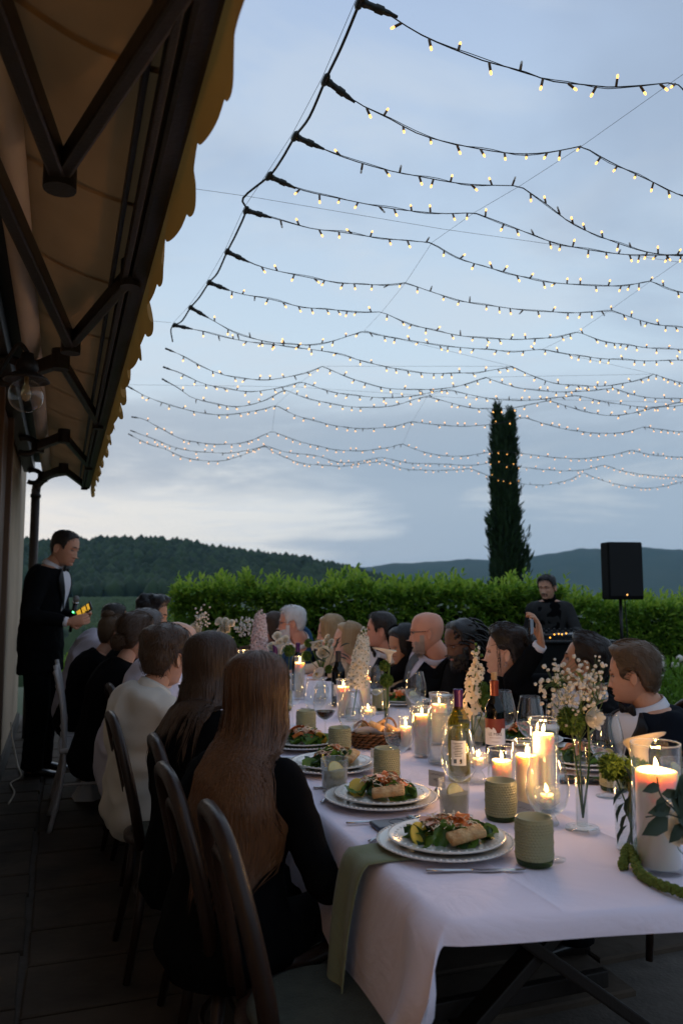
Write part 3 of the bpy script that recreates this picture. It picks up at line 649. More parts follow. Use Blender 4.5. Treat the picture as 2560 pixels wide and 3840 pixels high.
LBL = ['nearest string of lights, with large dark connector at its left end', 'second string of lights from the top, dipping then peaking at the wire',
 'third string of lights from the top, under the second support wire peak', 'fourth string of lights from the top, starting where the feeder kinks',
 'fifth string of lights from the top, peaking twice on the wires', 'sixth string of lights from the top', 'seventh string of lights from the top',
 'eighth string of lights, crossing the ninth below the feeder end', 'ninth string of lights, at the last connector of the feeder',
 'tenth string of lights, first one past the feeder with a loose left tail', 'eleventh string of lights, just above the cypress top', 'twelfth string of lights, crossing the cypress tip',
 'thirteenth string of lights, ending at the black plug right of the awning hem', 'fourteenth string of lights, crossing the upper cypress', 'fifteenth string of lights, upper of the lowest tangled pair',
 'lowest string of lights over the far hills']
def plane_hit(px, py, A, Bq):
    r = ray(px, py); n = np.array((-(Bq - A)[1], (Bq - A)[0], 0)); c = np.array((0, 0, CAM_H)); return c + r * ((A - c).dot(n) / r.dot(n))
bulb_mesh = None
b = MB(); b.lathe([(.0035, 0), (.0062, .003), (.0064, .03), (.005, .032)], 8); b.lathe([(.004, .032), (.0058, .036), (.0062, .042), (.0045, .048), (.0005, .050)], 8, mi=1)
b.v = [v * np.array((.82, .82, .88)) for v in b.v]; BULB = b.mesh('bulb', [MATS['holder'], MATS['led']]); b2 = BULB.copy(); b2.materials[1] = MATS['led_off']; BULB_OFF = b2
con_b = MB(); con_b.lathe([(.001, -.006), (.013, -.005), (.015, .02), (.012, .03), (.012, .055), (.015, .058), (.015, .085), (.010, .09), (.010, .105), (.007, .12), (.005, .14)], 10)
CON = con_b.mesh('connector', MATS['cable'])
STARTS, PEAKS1, PEAKS2 = [], [], []
for si, parts in enumerate(STR):
    pts = [(fl, *fn(*q)) for fl, fn, qs in parts for q in qs]
    sup = [i for i, p in enumerate(pts) if p[0]]
    P3 = [None] * len(pts)
    for i in sup: P3[i] = G(pts[i][1], pts[i][2], BZ_STR)
    for a, c in zip(sup, sup[1:]):
        for i in range(a + 1, c): P3[i] = plane_hit(pts[i][1], pts[i][2], P3[a], P3[c])
    path = []
    for a, c in zip(sup, sup[1:]):
        seg = catmull(P3[a:c + 1], 5); path += list(seg[:-1])
    path.append(P3[sup[-1]]); path = np.array(path)
    STARTS.append(path[0]); PEAKS1.append(P3[sup[1]]); PEAKS2.append(P3[sup[2]])
    o = thing('string_light', LBL[si], 'string light', path[0], 0, 'strings of lights over the terrace')
    d = np.concatenate([[0], np.cumsum(np.linalg.norm(np.diff(path, axis=0), axis=1))])
    at = lambda s: np.array([np.interp(s, d, path[:, k]) for k in range(3)])
    fine = np.array([at(s) for s in np.arange(0, d[-1], .06)])
    b = MB(); b.tube(fine, .0024, 5)
    wob = fine + np.array([(0, .004 * math.sin(i * 1.3 + si), .005 * math.cos(i * .9 + si) + .004 * math.sin(i * .23)) for i in range(len(fine))])
    b.tube(wob, .0018, 4); b.build('cable', MATS['cable'], o, world=True)
    sp = .098 if si < 9 else .112; s = .16 + .03 * (si % 3); k = 0
    while s < d[-1] - .03:
        p = at(s); tdir = unit(at(s + .02) - at(s - .02)); r = rng.random()
        dn = np.array((rng.normal(0, .3), rng.normal(0, .3), -1.0 if r < .72 else 1.0)) + tdir * rng.normal(0, .45)
        ob = bpy.data.objects.new('bulb', BULB_OFF if rng.random() < .10 else BULB); COL.objects.link(ob); ob.parent = o
        R = frame(dn); m4 = Matrix([[*R[i], p[i] - path[0][i]] for i in range(3)] + [[0, 0, 0, 1]]); ob.matrix_local = m4
        s += sp * rng.uniform(.7, 1.35); k += 1
    c = bpy.data.objects.new('connector', CON); COL.objects.link(c); c.parent = o
    R = frame(path[1] - path[0]) * (1 if si < 9 else .6); c.matrix_local = Matrix([[*R[i], 0] for i in range(3)] + [[0, 0, 0, 1]])
# feeder cable with tees
fd = thing('feeder_cable', 'thick black feeder cable with tee connectors down the left side of the lights', 'cable', STARTS[0])
fp = [G(1385, -90, BZ_STR)]
for i in range(9):
    fp.append(STARTS[i])
    if i < 8: mid = (STARTS[i] + STARTS[i + 1]) / 2 + (0, 0, -.012 - .02 * (i % 2)) + ((NB * -.07) if i == 3 else 0); fp.append(mid)
fp.append(G(*Z3(785, 290), BZ_STR - .03)); fp.append(G(*Z3(793, 345), BZ_STR - .12))
b = MB(); b.tube(catmull(fp, 4), .0055, 6); b.build('cable', MATS['cable'], fd, world=True)
for i in range(9):
    b = MB(); t = unit(STARTS[min(i + 1, 8)] - STARTS[max(i - 1, 0)]); b.tube([STARTS[i] - t * .035, STARTS[i] - t * .02, STARTS[i] + t * .02, STARTS[i] + t * .035], [.008, .014, .014, .008], 8); b.build('tee_connector', MATS['cable'], fd, world=True)
def wire(pts, label, r=.0011):
    b = MB(); b.tube(pts, r, 4); o = b.build('guy_wire', MATS['wire']); tag(o, label, 'wire', 'thin wires carrying the lights'); return o
wire([fp[0]] + [STARTS[i] + (-.012, 0, .012) for i in range(9)], 'thin wire running beside the black feeder cable')
wire([PEAKS1[0] + (PEAKS1[0] - PEAKS1[1]) * 2] + [PEAKS1[i] for i in (1, 2, 3, 4, 5, 6, 7, 8, 9, 10, 12, 13)], 'thin wire under the first row of peaks in the light strings')
wire([PEAKS2[4] + (PEAKS2[4] - PEAKS2[6]) * .8] + [PEAKS2[i] for i in (4, 5, 6, 7, 8, 9, 10, 11, 12, 13)], 'thin wire under the second row of peaks in the light strings')
wire([G(560, 683, BZ_STR + .02), G(930, 735, BZ_STR), G(1660, 858, BZ_STR), G(2530, 980, BZ_STR), G(2700, 985, BZ_STR)], 'thin cross wire from the awning hem over the table')
wire([G(475, 1195, BZ_STR), G(640, 1209, BZ_STR)], 'short thin wire from the awning to the feeder end')
wire([G(470, 1442, BZ_STR), G(1100, 1450, BZ_STR), G(1700, 1490, BZ_STR), G(2600, 1510, BZ_STR)], 'long thin far cross wire under the lower strings')
# ------------------------------------------------------------------ the long table
TT = unit((-.36, 1, 0)); NT = np.array((TT[1], -TT[0], 0)); TA = np.array((.21, 1.60, 0)); TW, TL, TZ = 1.22, 5.35, .755
def T(s, t, z=0.0): return TA + NT * s + TT * t + np.array((0, 0, z))
RT = np.stack([NT, TT, (0, 0, 1)], 1)
def end_t(s): return -.20 * s
def cloth_mat(name, color):
    m = mat(name, color, .85, .05, 3, 0, spec=.2, sheen=.15); t = m.node_tree; L = t.links.new; N = t.nodes.new
    w = N('ShaderNodeTexNoise'); w.inputs['Scale'].default_value = 5.5; w.inputs['Detail'].default_value = 5; w.inputs['Distortion'].default_value = 1.2
    f = N('ShaderNodeTexWave'); f.inputs['Scale'].default_value = 480; tc_ = N('ShaderNodeTexCoord'); L(tc_.outputs['Object'], f.inputs[0]); L(tc_.outputs['Object'], w.inputs[0])
    a = N('ShaderNodeMath'); a.operation = 'MULTIPLY_ADD'; L(f.outputs[1], a.inputs[0]); a.inputs[1].default_value = .004; L(w.outputs[0], a.inputs[2])
    b = N('ShaderNodeBump'); b.inputs['Strength'].default_value = .6; b.inputs['Distance'].default_value = .016; L(a.outputs[0], b.inputs['Height']); L(b.outputs[0], t.nodes['Principled BSDF'].inputs['Normal'])
    return m
cloth_mat('white_cloth', (.77, .715, .83)); cloth_mat('napkin_cloth', (.19, .21, .12))
mat('dark_wood', (.020, .012, .008), .6, .4, 5, .2, 50, stretch=(1, 1, .15))
mat('brass', (.55, .38, .15), .35, .1, 5, metal=1.0)
tb = thing('trestle_table', 'long dark wooden trestle table under the white cloth', 'table', T(.6, 2.6, 0))
b = MB(); b.box(T(.6, 2.75, .725), (1.16, 5.1, .035), RT, bev=.005); b.build('tabletop', MATS['dark_wood'], tb, world=True, smooth=False)
for t in (.62, 2.2, 3.9):
    for sgn in (-1, 1):
        d0, d1 = T(.6 - .46 * sgn, t, .02), T(.6 + .46 * sgn, t + .03 * sgn, .70); d = d1 - d0
        b = MB(); b.box((d0 + d1) / 2, (.075, .035, np.linalg.norm(d)), frame(d, TT), bev=.006)
        b.build('leg', MATS['dark_wood'], tb, world=True, smooth=False)
    b = MB(); b.lathe([(.001, -.03), (.012, -.03), (.012, .03), (.001, .03)], 12); o = b.build('bolt', MATS['brass'], tb)
    o.location = tuple(T(.6, t - .02, .36) - np.array(tb.location)); o.rotation_euler = (PI / 2, 0, math.atan2(TT[1], TT[0]) - PI / 2)
    b = MB(); b.box(T(.6, t + .1, .2), (.6, .03, .05), RT, bev=.005); b.build('stretcher', MATS['dark_wood'], tb, world=True, smooth=False)
# tablecloth
ls = np.concatenate([-np.array([.33, .29, .25, .21, .18, .15, .12, .09, .07, .05, .035, .022, .012, .004]), np.linspace(.008, TW - .008, 36), TW + np.array([.004, .012, .022, .035, .05, .07, .10, .14, .18, .22])])
vs_ = np.concatenate([-np.array([.105, .09, .075, .06, .045, .032, .02, .01, .003]), np.linspace(.005, 1.0, 44), np.linspace(1.03, TL, 110), TL + np.array([.01, .03, .06, .1, .15, .2])])
ls = np.unique(np.round(np.concatenate([ls] + [cs + np.array([-.03, -.016, -.008, -.003, 0, .003, .008, .016, .03]) for cs in (.22, .62, 1.0)]), 4)); vs_ = np.unique(np.round(np.concatenate([vs_] + [ct + np.arange(-.04, .075, .0045) for ct in (.42, 1.05, 1.7)] + [ct + np.arange(-.03, .12, .010) for ct in (2.35, 3.0, 3.7)]), 4))
rows = []
for v in vs_:
    row = []
    for l in ls:
        near = math.exp(-max(v, 0) / .22)
        dl = max(0, -l) * (.82 + .55 * near + .10 * math.sin(v * 5.1)); dr = max(0, l - TW); dv = max(0, -v) * .48; de = max(0, v - TL)
        s = min(max(l, 0), TW); t = min(max(v, 0), TL); t2 = end_t(s) * math.exp(-t / .5) + t
        drop = math.sqrt(dl * dl + dv * dv + dr * dr + de * de)
        rr = .018; ddz = drop - rr * (1 - math.exp(-drop / rr)) * .55 if drop > 0 else 0
        wob = (math.sin(v * 13 + 2.2 * math.sin(v * 3.1)) * .5 + .5 * math.sin(v * 29 + 1) * .4) * min(1, drop / .2) * .06 * (1 - .95 * math.exp(-((v - .40) / .17) ** 4))
        cone = .075 * near * max(0, min(dl, dv * 2.2 + .05)) / .2
        so = rr * (1 - math.exp(-drop / rr)) + drop * .10 + max(0, wob) * 1.2
        if dl > 0: s -= so + cone
        if dr > 0: s += so
        if dv > 0: t2 -= (rr * (1 - math.exp(-dv / rr)) + dv * .25) * (1.0 if dl == 0 else .55) + .004 * math.sin(l * 16) * dv / .1
        if de > 0: t2 += so
        if dl > 0 and v < .5: t2 -= .10 * near * dl / .3 * math.sin(dl * 14)
        z = TZ - ddz * .97
        if drop == 0:
            z += .0030 * nz((s * 3, t * 3, 0), 1.3) + .0030 * nz((s * 9, t * 5, 2), 1)
            for cs in (.22, .62, 1.0): z += .0042 * math.exp(-abs(s - cs - .004 * math.sin(t * 3)) / .009)            # ironed fold ridges along
            for ct in (.42, 1.05, 1.7, 2.35, 3.0, 3.7): z += .0042 * math.exp(-abs(t - ct - .03 * s) / .010)
        row.append(T(s, t2, z))
    rows.append(row)
b = MB(); b.grid(rows); tc_o = b.build('tablecloth', MATS['white_cloth']); tag(tc_o, 'long white tablecloth with ironed creases hanging over the trestle table', 'tablecloth')
TOP = TZ + .003
def on(px, py): return G(px, py, TOP)

# ------------------------------------------------------------------ tableware
mat('china', (.72, .70, .66), .18, .04, 5, 0, coat=.4)
mat('steel', (.55, .55, .56), .22, .05, 5, metal=1.0)
thin_glass('clear_glass', (.965, .975, .97), 1.0, .015)
thin_glass('water', (.93, .95, .95), .6, .02, ior=1.2)
mat('green_glass', (.72, .70, .40), .12, .05, 5, trans=.60, spec=.5, ior=1.40)
thin_glass('green_base', (.16, .30, .05), .9, .08, body=.35, bodycol=(.08, .14, .03))
thin_glass('cut_glass', (.90, .92, .92), 1.0, .05, body=.06, bodycol=(.8, .82, .82))
thin_glass('cloudy_drink', (.8, .8, .75), .3, .1, body=.62, bodycol=(.66, .65, .58))
thin_glass('red_wine', (.16, .01, .02), .7, .05)
thin_glass('yellow_wine', (.80, .74, .30), .9, .05)
thin_glass('dark_bottle', (.02, .022, .012), 1.0, .04)
thin_glass('purple_glass', (.5, .3, .5), .8, .05)
mat('purple_foil', (.075, .018, .10), .35, .2, 30, metal=.3); mat('red_foil', (.22, .035, .012), .35, .25, 25, metal=.2)
mat('cork', (.52, .33, .16), .9, .3, 60, .4, 200)
mat('label_paper', (.72, .70, .70), .7, .05); mat('label_red', (.20, .035, .02), .6, .3, 30); mat('ink', (.02, .02, .025), .8)
mat('wax', (.86, .78, .68), .45, .04, 4, sub=.8, subr=(.030, .019, .010), spec=.35)
glow_mat('flame', (1, .72, .30), 16.0); mat('wick', (.02, .015, .01), .9)
def pos(o, p, rz=0.0): o.location = tuple(float(q) for q in p); o.rotation_euler = (0, 0, rz); return o
class Kind:
    """first use builds the thing, later uses copy it with its own label"""
    def __init__(s, fn): s.fn = fn; s.p = None
    def __call__(s, p, label, rz=0.0, scale=None):
        if s.p is None: s.p = s.fn(label); o = pos(s.p, p, rz); o.scale = (scale or 1,) * 3 if np.isscalar(scale or 1) else scale; return o
        return dup(s.p, p, rz, label, scale or 1)
def mk_charger(label):
    o = thing('charger_plate', label, 'plate', group='large white plates'); R = .168
    b = MB(); b.lathe([(.001, .004), (.095, .004), (.108, .009), (R - .006, .016), (R, .019), (R, .0215), (R - .005, .0205), (.106, .0145), (.094, .009), (.001, .009)], 56); b.build('plate_body', MATS['china'], o)
    b = MB()
    for k in range(72): a = k * 2 * PI / 72; b.ell(((R - .004) * math.cos(a), (R - .004) * math.sin(a), .0205), (.0042, .0042, .003), None, 6, 4)
    stuff(b.build('beaded_rim', MATS['china'], o)); return o
def mk_plate(label):
    o = thing('salad_plate', label, 'plate', group='small white salad plates'); R = .143
    b = MB(); b.lathe([(.001, 0), (.085, 0), (.098, .005), (R - .006, .014), (R, .017), (R, .0205), (R - .005, .0195), (.096, .011), (.084, .006), (.001, .006)], 56); b.build('plate_body', MATS['china'], o)
    b = MB()
    for k in range(40): a = k * 2 * PI / 40; b.ell(((R - .017) * math.cos(a), (R - .017) * math.sin(a), .0165), (.006, .004, .002), rot('Z', a), 6, 4)
    stuff(b.build('relief_rim', MATS['china'], o)); return o
charger, saladplate = Kind(mk_charger), Kind(mk_plate)
# salad food
leaf_mat('lettuce', (.16, .28, .04), (.05, .12, .02), .3, .35); leaf_mat('rocket_leaf', (.035, .09, .015), (.02, .05, .012), .25, .35)
mat('carrot', (.62, .17, .03), .4, .2, 40, sub=.2); mat('cheese', (.80, .66, .44), .5, .1, 20, sub=.2); mat('toast', (.62, .42, .20), .7, .5, 45, .6, 150, col2=(.40, .19, .06)); mat('lemon', (.62, .44, .05), .35, .1, 20, sub=.3); mat('lemon_flesh', (.80, .72, .34), .3, .2, 30, sub=.3); mat('ham', (.75, .36, .22), .4, .2, 30, sub=.2)
def crumple(b, c, r, seed, h=.5, n=7):
    q = np.random.default_rng(seed); P = []
    R = np.array(Euler((q.uniform(-.9, .9), q.uniform(-.9, .9), q.uniform(0, 6.3))).to_matrix())
    for i in range(n):
        row = []
        for j in range(n):
            u, v = i / (n - 1) * 2 - 1, j / (n - 1) * 2 - 1; w = 1 - .45 * u * u
            row.append(R @ np.array((u * r, v * r * w * .7, r * h * (.35 * math.sin(v * 4 + seed) * abs(v) + .35 * nz((u * 2, v * 2, seed), 1.3) + .3 * v * v))) + c)
        P.append(row)
    b.grid(P)
def ribbon(b, c, L, w, q, curl=1.0):
    a = q.uniform(0, 6.3); d = np.array((math.cos(a), math.sin(a), q.uniform(-.2, .35))); s = unit(np.cross(d, (0, 0, 1)) + q.normal(0, .5, 3)); u = np.cross(s, unit(d))
    P = []
    for t in np.linspace(-1, 1, 8): m = c + d * t * L / 2 + u * (math.cos(t * 2.2 * curl) - .6) * L * .22; P.append([m - s * w / 2, m + s * w / 2])
    b.grid(P)
def mk_salad(seed):
    def f(label):
        q = np.random.default_rng(seed); o = thing('salad', label, 'salad', group='salads on the plates')
        def at(rad, z0, z1): a = q.uniform(0, 6.3); r = rad * math.sqrt(q.random()); return np.array((r * math.cos(a), r * .62 * math.sin(a), z0 + (z1 - z0) * (1 - r / rad) * q.uniform(.5, 1)))
        for k in range(15): b = MB(); crumple(b, at(.095, .006, .032), q.uniform(.022, .038), seed * 31 + k); b.build('lettuce_leaf', MATS['lettuce'], o)
        for k in range(14): b = MB(); crumple(b, at(.098, .008, .034), q.uniform(.016, .026), seed * 57 + k, .7, 5); b.build('rocket_leaf', MATS['rocket_leaf'], o)
        for k in range(13): b = MB(); ribbon(b, at(.055, .026, .055) + (0.012, .01, 0), q.uniform(.035, .065), q.uniform(.010, .018), q); b.build('carrot_ribbon', MATS['carrot'], o)
        for k in range(5): b = MB(); ribbon(b, at(.05, .03, .055), q.uniform(.035, .055), .016, q, .6); b.build('ham_slice', MATS['ham'], o)
        b = MB()
        for k in range(90): ribbon(b, at(.062, .03, .062), q.uniform(.012, .026), .0022, q, .7)
        stuff(b.build('cheese_shreds', MATS['cheese'], o))
        R = np.array(Euler((.35, -.12, .35)).to_matrix()); b = MB(); b.box((.032, -.050, .022), (.082, .030, .013), R, bev=.005); b.build('bread_slice', MATS['toast'], o)
        R = np.array(Euler((1.15, .2, .5)).to_matrix()); b = MB(); b.lathe([(.001, -.002), (.021, -.002), (.0225, 0), (.021, .002), (.001, .002)], 20, mi=0); v = np.concatenate(b.v) @ R.T + (-.062, -.022, .016)
        b2 = MB(); b2.add(v, b.f); b2.build('lemon_slice', MATS['lemon'], o, auto=40); return o
    return f
salads = [Kind(mk_salad(3)), Kind(mk_salad(8)), Kind(mk_salad(14))]
# beaded green tumbler
def mk_tumbler(label):
    o = thing('beaded_tumbler', label, 'tumbler', group='green beaded glass tumblers'); R, H = .0415, .104
    nr, per, rows_ = 13, 34, []
    zs_ = np.concatenate([np.linspace(0, .012, 4), np.linspace(.0135, H - .006, nr * 5), [H - .003, H]])
    for z in zs_:
        row = []
        for k in range(per * 4):
            a = k * 2 * PI / (per * 4); r = R
            if z < .012: r = R - .002 + .002 * min(1, z / .004)
            elif z < H - .004:
                f = (z - .0135) / (H - .0195) * nr; ri = int(f); big = ri % 4 == 1; off = .5 * (ri % 2)
                cc = max(0, math.sin((f % 1) * PI)) * max(0, .5 + .5 * math.cos((k / 4 + off) * 2 * PI)) ** .8
                r += (.0042 if big else .0030) * cc
            row.append((r * math.cos(a), r * math.sin(a), z))
        rows_.append(row)
    b = MB(); b.grid(rows_[4:], True); b.lathe([(R, H), (R - .0015, H + .0008), (R - .003, H), (R - .0035, .014), (.001, .012)], 40); b.build('beaded_wall', MATS['green_glass'], o)
    b = MB(); b.grid(rows_[:5], True, 0, True); b.lathe([(R - .0005, .0125), (.001, .0125)], 40); b.build('thick_base', MATS['green_base'], o, auto=50); return o
tumbler = Kind(mk_tumbler)
def mk_cut(label):
    o = thing('cut_tumbler', label, 'tumbler', group='clear cut glass tumblers'); R, H = .0435, .098
    rows_ = []
    for z in np.linspace(0, H, 30):
        row = []
        for k in range(96):
            a = k * 2 * PI / 96; d = 0
            if z < .012: d = -.004 * (abs(math.sin(a * 9)) ** .7)
            elif z < .055: d = -.0022 * max(abs(math.sin(a * 9 + z * 110)), abs(math.sin(a * 9 - z * 110))) ** 6
            rr = (R - .004 * (1 - z / H)) + d; row.append((rr * math.cos(a), rr * math.sin(a), z))
        rows_.append(row)
    b = MB(); b.grid(rows_, True, 0, True); b.lathe([(R, H), (R - .001, H + .001), (R - .0025, H), (R - .006, .012), (.001, .010)], 48); b.build('glass_wall', MATS['cut_glass'], o)
    b = MB(); b.lathe([(.001, .0115), (R - .0068, .0125), (R - .0042, .066), (.001, .0665)], 32); b.build('drink', MATS['cloudy_drink'], o, auto=50)
    b = MB(); b.lathe([(.001, -.0016), (.029, -.0016), (.030, 0), (.029, .0016), (.001, .0016)], 22); v = np.concatenate(b.v) @ np.array(Euler((.95, .45, 0)).to_matrix()).T + (.0, -.012, .063)
    b2 = MB(); b2.add(v, b.f); b2.build('lemon_slice', MATS['lemon_flesh'], o, auto=40)
    b = MB(); a_ = np.linspace(0, 2 * PI, 23); b.tube([(.029 * math.cos(x), .029 * math.sin(x), 0) for x in a_], .0022, 5); v = np.concatenate(b.v) @ np.array(Euler((.95, .45, 0)).to_matrix()).T + (.0, -.012, .063)
    b2 = MB(); b2.add(v, b.f); b2.build('lemon_rind', MATS['lemon'], o); return o
cut = Kind(mk_cut)
BOWL = [(.004, .092), (.012, .095), (.030, .108), (.044, .128), (.0505, .150), (.0505, .168), (.046, .195), (.040, .222), (.0355, .243)]
def mk_wine(fill):
    def f(label):
        o = thing('wine_glass', label, 'wine glass', group='wine glasses with red wine' if fill else 'empty clear wine glasses')
        b = MB(); out = catmull([(r, z) for r, z in BOWL], 3); ins = [(max(.0005, r - .0011), z + .0008) for r, z in out][::-1]
        b.lathe([(q[0], q[1]) for q in out] + [(.035, .2436)] + ins, 40); b.build('bowl', MATS['clear_glass'], o)
        b = MB(); b.lathe([(.001, 0), (.038, 0), (.039, .0015), (.037, .003), (.018, .0055), (.007, .011), (.0042, .022), (.0036, .055), (.0042, .082), (.007, .091), (.011, .0945), (.001, .0955)], 32); b.build('stem', MATS['clear_glass'], o)
        if fill: b = MB(); b.lathe([(.001, .0945), (.012, .0965), (.029, .109), (.0425, .1285), (.0425, .1288), (.001, .1288)], 36); b.build('wine', MATS['red_wine'], o, auto=50)
        return o
    return f
wine, winered = Kind(mk_wine(False)), Kind(mk_wine(True))
def hurricane(px, py, R, H, Rc, Hc, lab, lit=.55, group=True, p=None):
    p = on(px, py) if p is None else np.asarray(p); o = thing('hurricane_glass', 'clear glass cylinder ' + lab[0], 'candle glass', p, 0, 'clear glass candle cylinders')
    b = MB(); b.lathe([(.001, .001), (R, .001), (R, H), (R - .001, H + .0015), (R - .003, H), (R - .003, .010), (.001, .010)], 44); b.build('cylinder', MATS['clear_glass'], o)
    b = MB(); a_ = np.linspace(0, 2 * PI, 45); b.tube([((R - .0015) * math.cos(x), (R - .0015) * math.sin(x), H) for x in a_], .0014, 6); b.build('polished_rim', MATS['cut_glass'], o)
    candle(p + (0, 0, .0105), Rc, Hc, lab[1], lit)
def candle(p, Rc, Hc, label, lit=.3):
    c = thing('pillar_candle', label, 'candle', p, 0, 'lit white candles'); rows_ = []
    for r, z in [(.001, 0), (Rc * .97, 0), (Rc, .003), (Rc, Hc * .3), (Rc, Hc * .6), (Rc, Hc - .010), (Rc * .985, Hc - .002), (Rc * .93, Hc), (Rc * .80, Hc - .0015), (Rc * .4, Hc - .006), (.001, Hc - .007)]:
        rows_.append([(r * (1 + .012 * nz((math.cos(a) * 2, math.sin(a) * 2, z * 40), 1)) * math.cos(a), r * math.sin(a), z + (.0015 * math.sin(a * 2 + Rc * 90) if z > Hc - .003 else 0)) for a in np.arange(32) * 2 * PI / 32])
    b = MB(); b.grid(rows_, True); b.build('wax_body', MATS['wax'], c)
    b = MB(); b.tube([(0, 0, Hc - .007), (.0005, 0, Hc + .002), (.0015, 0, Hc + .008)], .0011, 6); b.build('wick', MATS['wick'], c)
    h = .026 * (1 if Rc > .015 else .72); x0 = .0018 * math.sin(Rc * 700 + p[0] * 30)
    b = MB(); pr = [(.0002, 0), (.32, .10), (.48, .25), (.50, .36), (.42, .55), (.26, .76), (.10, .92), (.0002, 1)]
    b.grid([[(r * h * .40 * math.cos(a) + x0 * (z * z) * 2, r * h * .40 * math.sin(a), Hc + .003 + z * h) for a in np.arange(12) * 2 * PI / 12] for r, z in pr], True); b.build('flame', MATS['flame'], c)
    l = bpy.data.lights.new('candle_light', 'POINT'); l.energy = lit * 3.2; l.color = (1, .50, .17); l.shadow_soft_size = .012
    lo = bpy.data.objects.new('candle_light', l); COL.objects.link(lo); lo.parent = c; lo.location = (0, 0, Hc + .022)
    return c
def tealight(px, py, label, label2, lit=.2, p=None):
    p = on(px, py) if p is None else p; o = thing('tealight_holder', label, 'candle holder', p, 0, 'footed fluted glass tealight holders'); rows_ = []
    for r, z in [(.030, 0), (.029, .004), (.022, .018), (.013, .034), (.010, .040), (.016, .046), (.030, .056), (.034, .070), (.034, .084), (.030, .094), (.028, .094), (.031, .084), (.030, .070), (.022, .058), (.001, .054)]:
        rows_.append([(r * (1 + .07 * math.cos(a * 14) * (r > .012)) * math.cos(a), r * (1 + .07 * math.cos(a * 14) * (r > .012)) * math.sin(a), z) for a in np.arange(84) * 2 * PI / 84])
    b = MB(); b.grid(rows_, True, 0, True); b.build('fluted_glass', MATS['cut_glass'], o); candle(p + (0, 0, .056), .0185, .022, label2, lit)
def disc_mat(): pass
def text_obj(txt, size, parent, loc, rotm, m, curve_r=None):
    cu = bpy.data.curves.new('lettering', 'FONT'); cu.body = txt; cu.size = size; cu.align_x = 'CENTER'; cu.align_y = 'CENTER'; cu.resolution_u = 2
    o = bpy.data.objects.new('lettering', cu); COL.objects.link(o); dg = bpy.context.evaluated_depsgraph_get(); me = bpy.data.meshes.new_from_object(o.evaluated_get(dg)); bpy.data.objects.remove(o)
    me.materials.clear(); me.materials.append(m)
    V = np.array([tuple(v.co) for v in me.vertices])
    if curve_r: V = np.stack([curve_r * np.sin(V[:, 0] / curve_r), V[:, 1], curve_r * np.cos(V[:, 0] / curve_r)], 1)
    V = V @ np.array(rotm).T + np.asarray(loc)
    for v, q in zip(me.vertices, V): v.co = q
    o = bpy.data.objects.new('lettering', me); COL.objects.link(o); o.parent = parent; return o
BOT = [(.001, .003), (.030, 0), (.0365, .004), (.0370, .012), (.0370, .185), (.0350, .200), (.026, .217), (.0170, .232), (.0148, .245), (.0145, .285), (.0158, .287), (.0158, .296), (.0125, .298)]
def bottle(p, rz, label, glass, foil, fz, liquid=None, cork=False, lab=None):
    o = thing('wine_bottle', label, 'bottle', p, rz)
    b = MB(); b.lathe(BOT + [(.0105, .298), (.0110, .25), (.034, .20), (.0345, .012), (.001, .012)], 36); b.build('bottle_glass', MATS[glass], o)
    if liquid: b = MB(); b.lathe([(.001, .013), (.0338, .013), (.0338, .150), (.001, .1505)], 30); b.build('wine', MATS[liquid], o, auto=50)
    b = MB(); b.lathe([(.0153, fz), (.0152, .284), (.0163, .286), (.0163, .297), (.013, .2992), (.011, .2992)], 28); b.build('foil_capsule', MATS[foil], o, auto=50)
    if cork: b = MB(); b.lathe([(.001, .29), (.0105, .29), (.0112, .325), (.0105, .327), (.001, .327)], 18); b.build('cork', MATS['cork'], o, auto=50)
    if lab:
        a0, a1, z0, z1 = lab; R = .03725; aa = np.linspace(a0, a1, 22)
        b = MB(); b.grid([[(R * math.cos(a), R * math.sin(a), z) for a in aa] for z in (z0, z1)]); b.build('label', MATS['label_paper'], o)
    return o
MX = lambda th: np.array([[-math.sin(th), 0, math.cos(th)], [math.cos(th), 0, math.sin(th)], [0, 1, 0]])   # text plane facing out at angle th on a bottle
# wine bottles
p = on(1858, 2862); th = math.atan2(-p[1], -p[0])
o = bottle(p, 0, 'dark red wine bottle with pale label and cork half in, beside the seated woman', 'dark_bottle', 'red_foil', .218, None, True, (th - 1.25, th + 1.25, .070, .142))
lz = text_obj('LE MIRE', .0155, o, (0, 0, .108), MX(th), MATS['ink'], .0376)
text_obj('ROSSO TOSCANA', .0052, o, (0, 0, .0955), MX(th), MATS['label_red'], .0376); text_obj('UGGIANO', .0062, o, (0, 0, .081), MX(th), MATS['ink'], .0376)
aa = np.linspace(th - 1.25, th + 1.25, 40); b = MB(); b.grid([[(.0374 * math.cos(a), .0374 * math.sin(a), z) for a in aa] for z in (.1625,)] + [[(.0375 * math.cos(a), .0375 * math.sin(a), .128 + .011 * nz((a * 4, 1, 0), 1.2) + .010 * abs(math.sin(a * 5.1)) * nz((a * 9, 0, 3), 1) - .016 * math.exp(-((a - th - .35) / .28) ** 2)) for a in aa]])
b.build('label_print', MATS['label_red'], o)
p = on(1722, 2928); th = math.atan2(-p[1], -p[0])
o = bottle(p, 0, 'green tinted white wine bottle with purple capsule beside the glass jug', 'yellow_wine', 'purple_foil', .232, 'yellow_wine', False, (th - .75, th + .65, .055, .135))
for k in range(9): b = MB(); R_ = .0376; w = .30 if k % 3 else .42; aa = np.linspace(th - .1 - w, th - .1 + w, 8); z = .126 - k * .0052; b.grid([[(R_ * math.cos(a), R_ * math.sin(a), z + q) for a in aa] for q in (0, .0018)]); b.build('label_line', MATS['ink'], o)
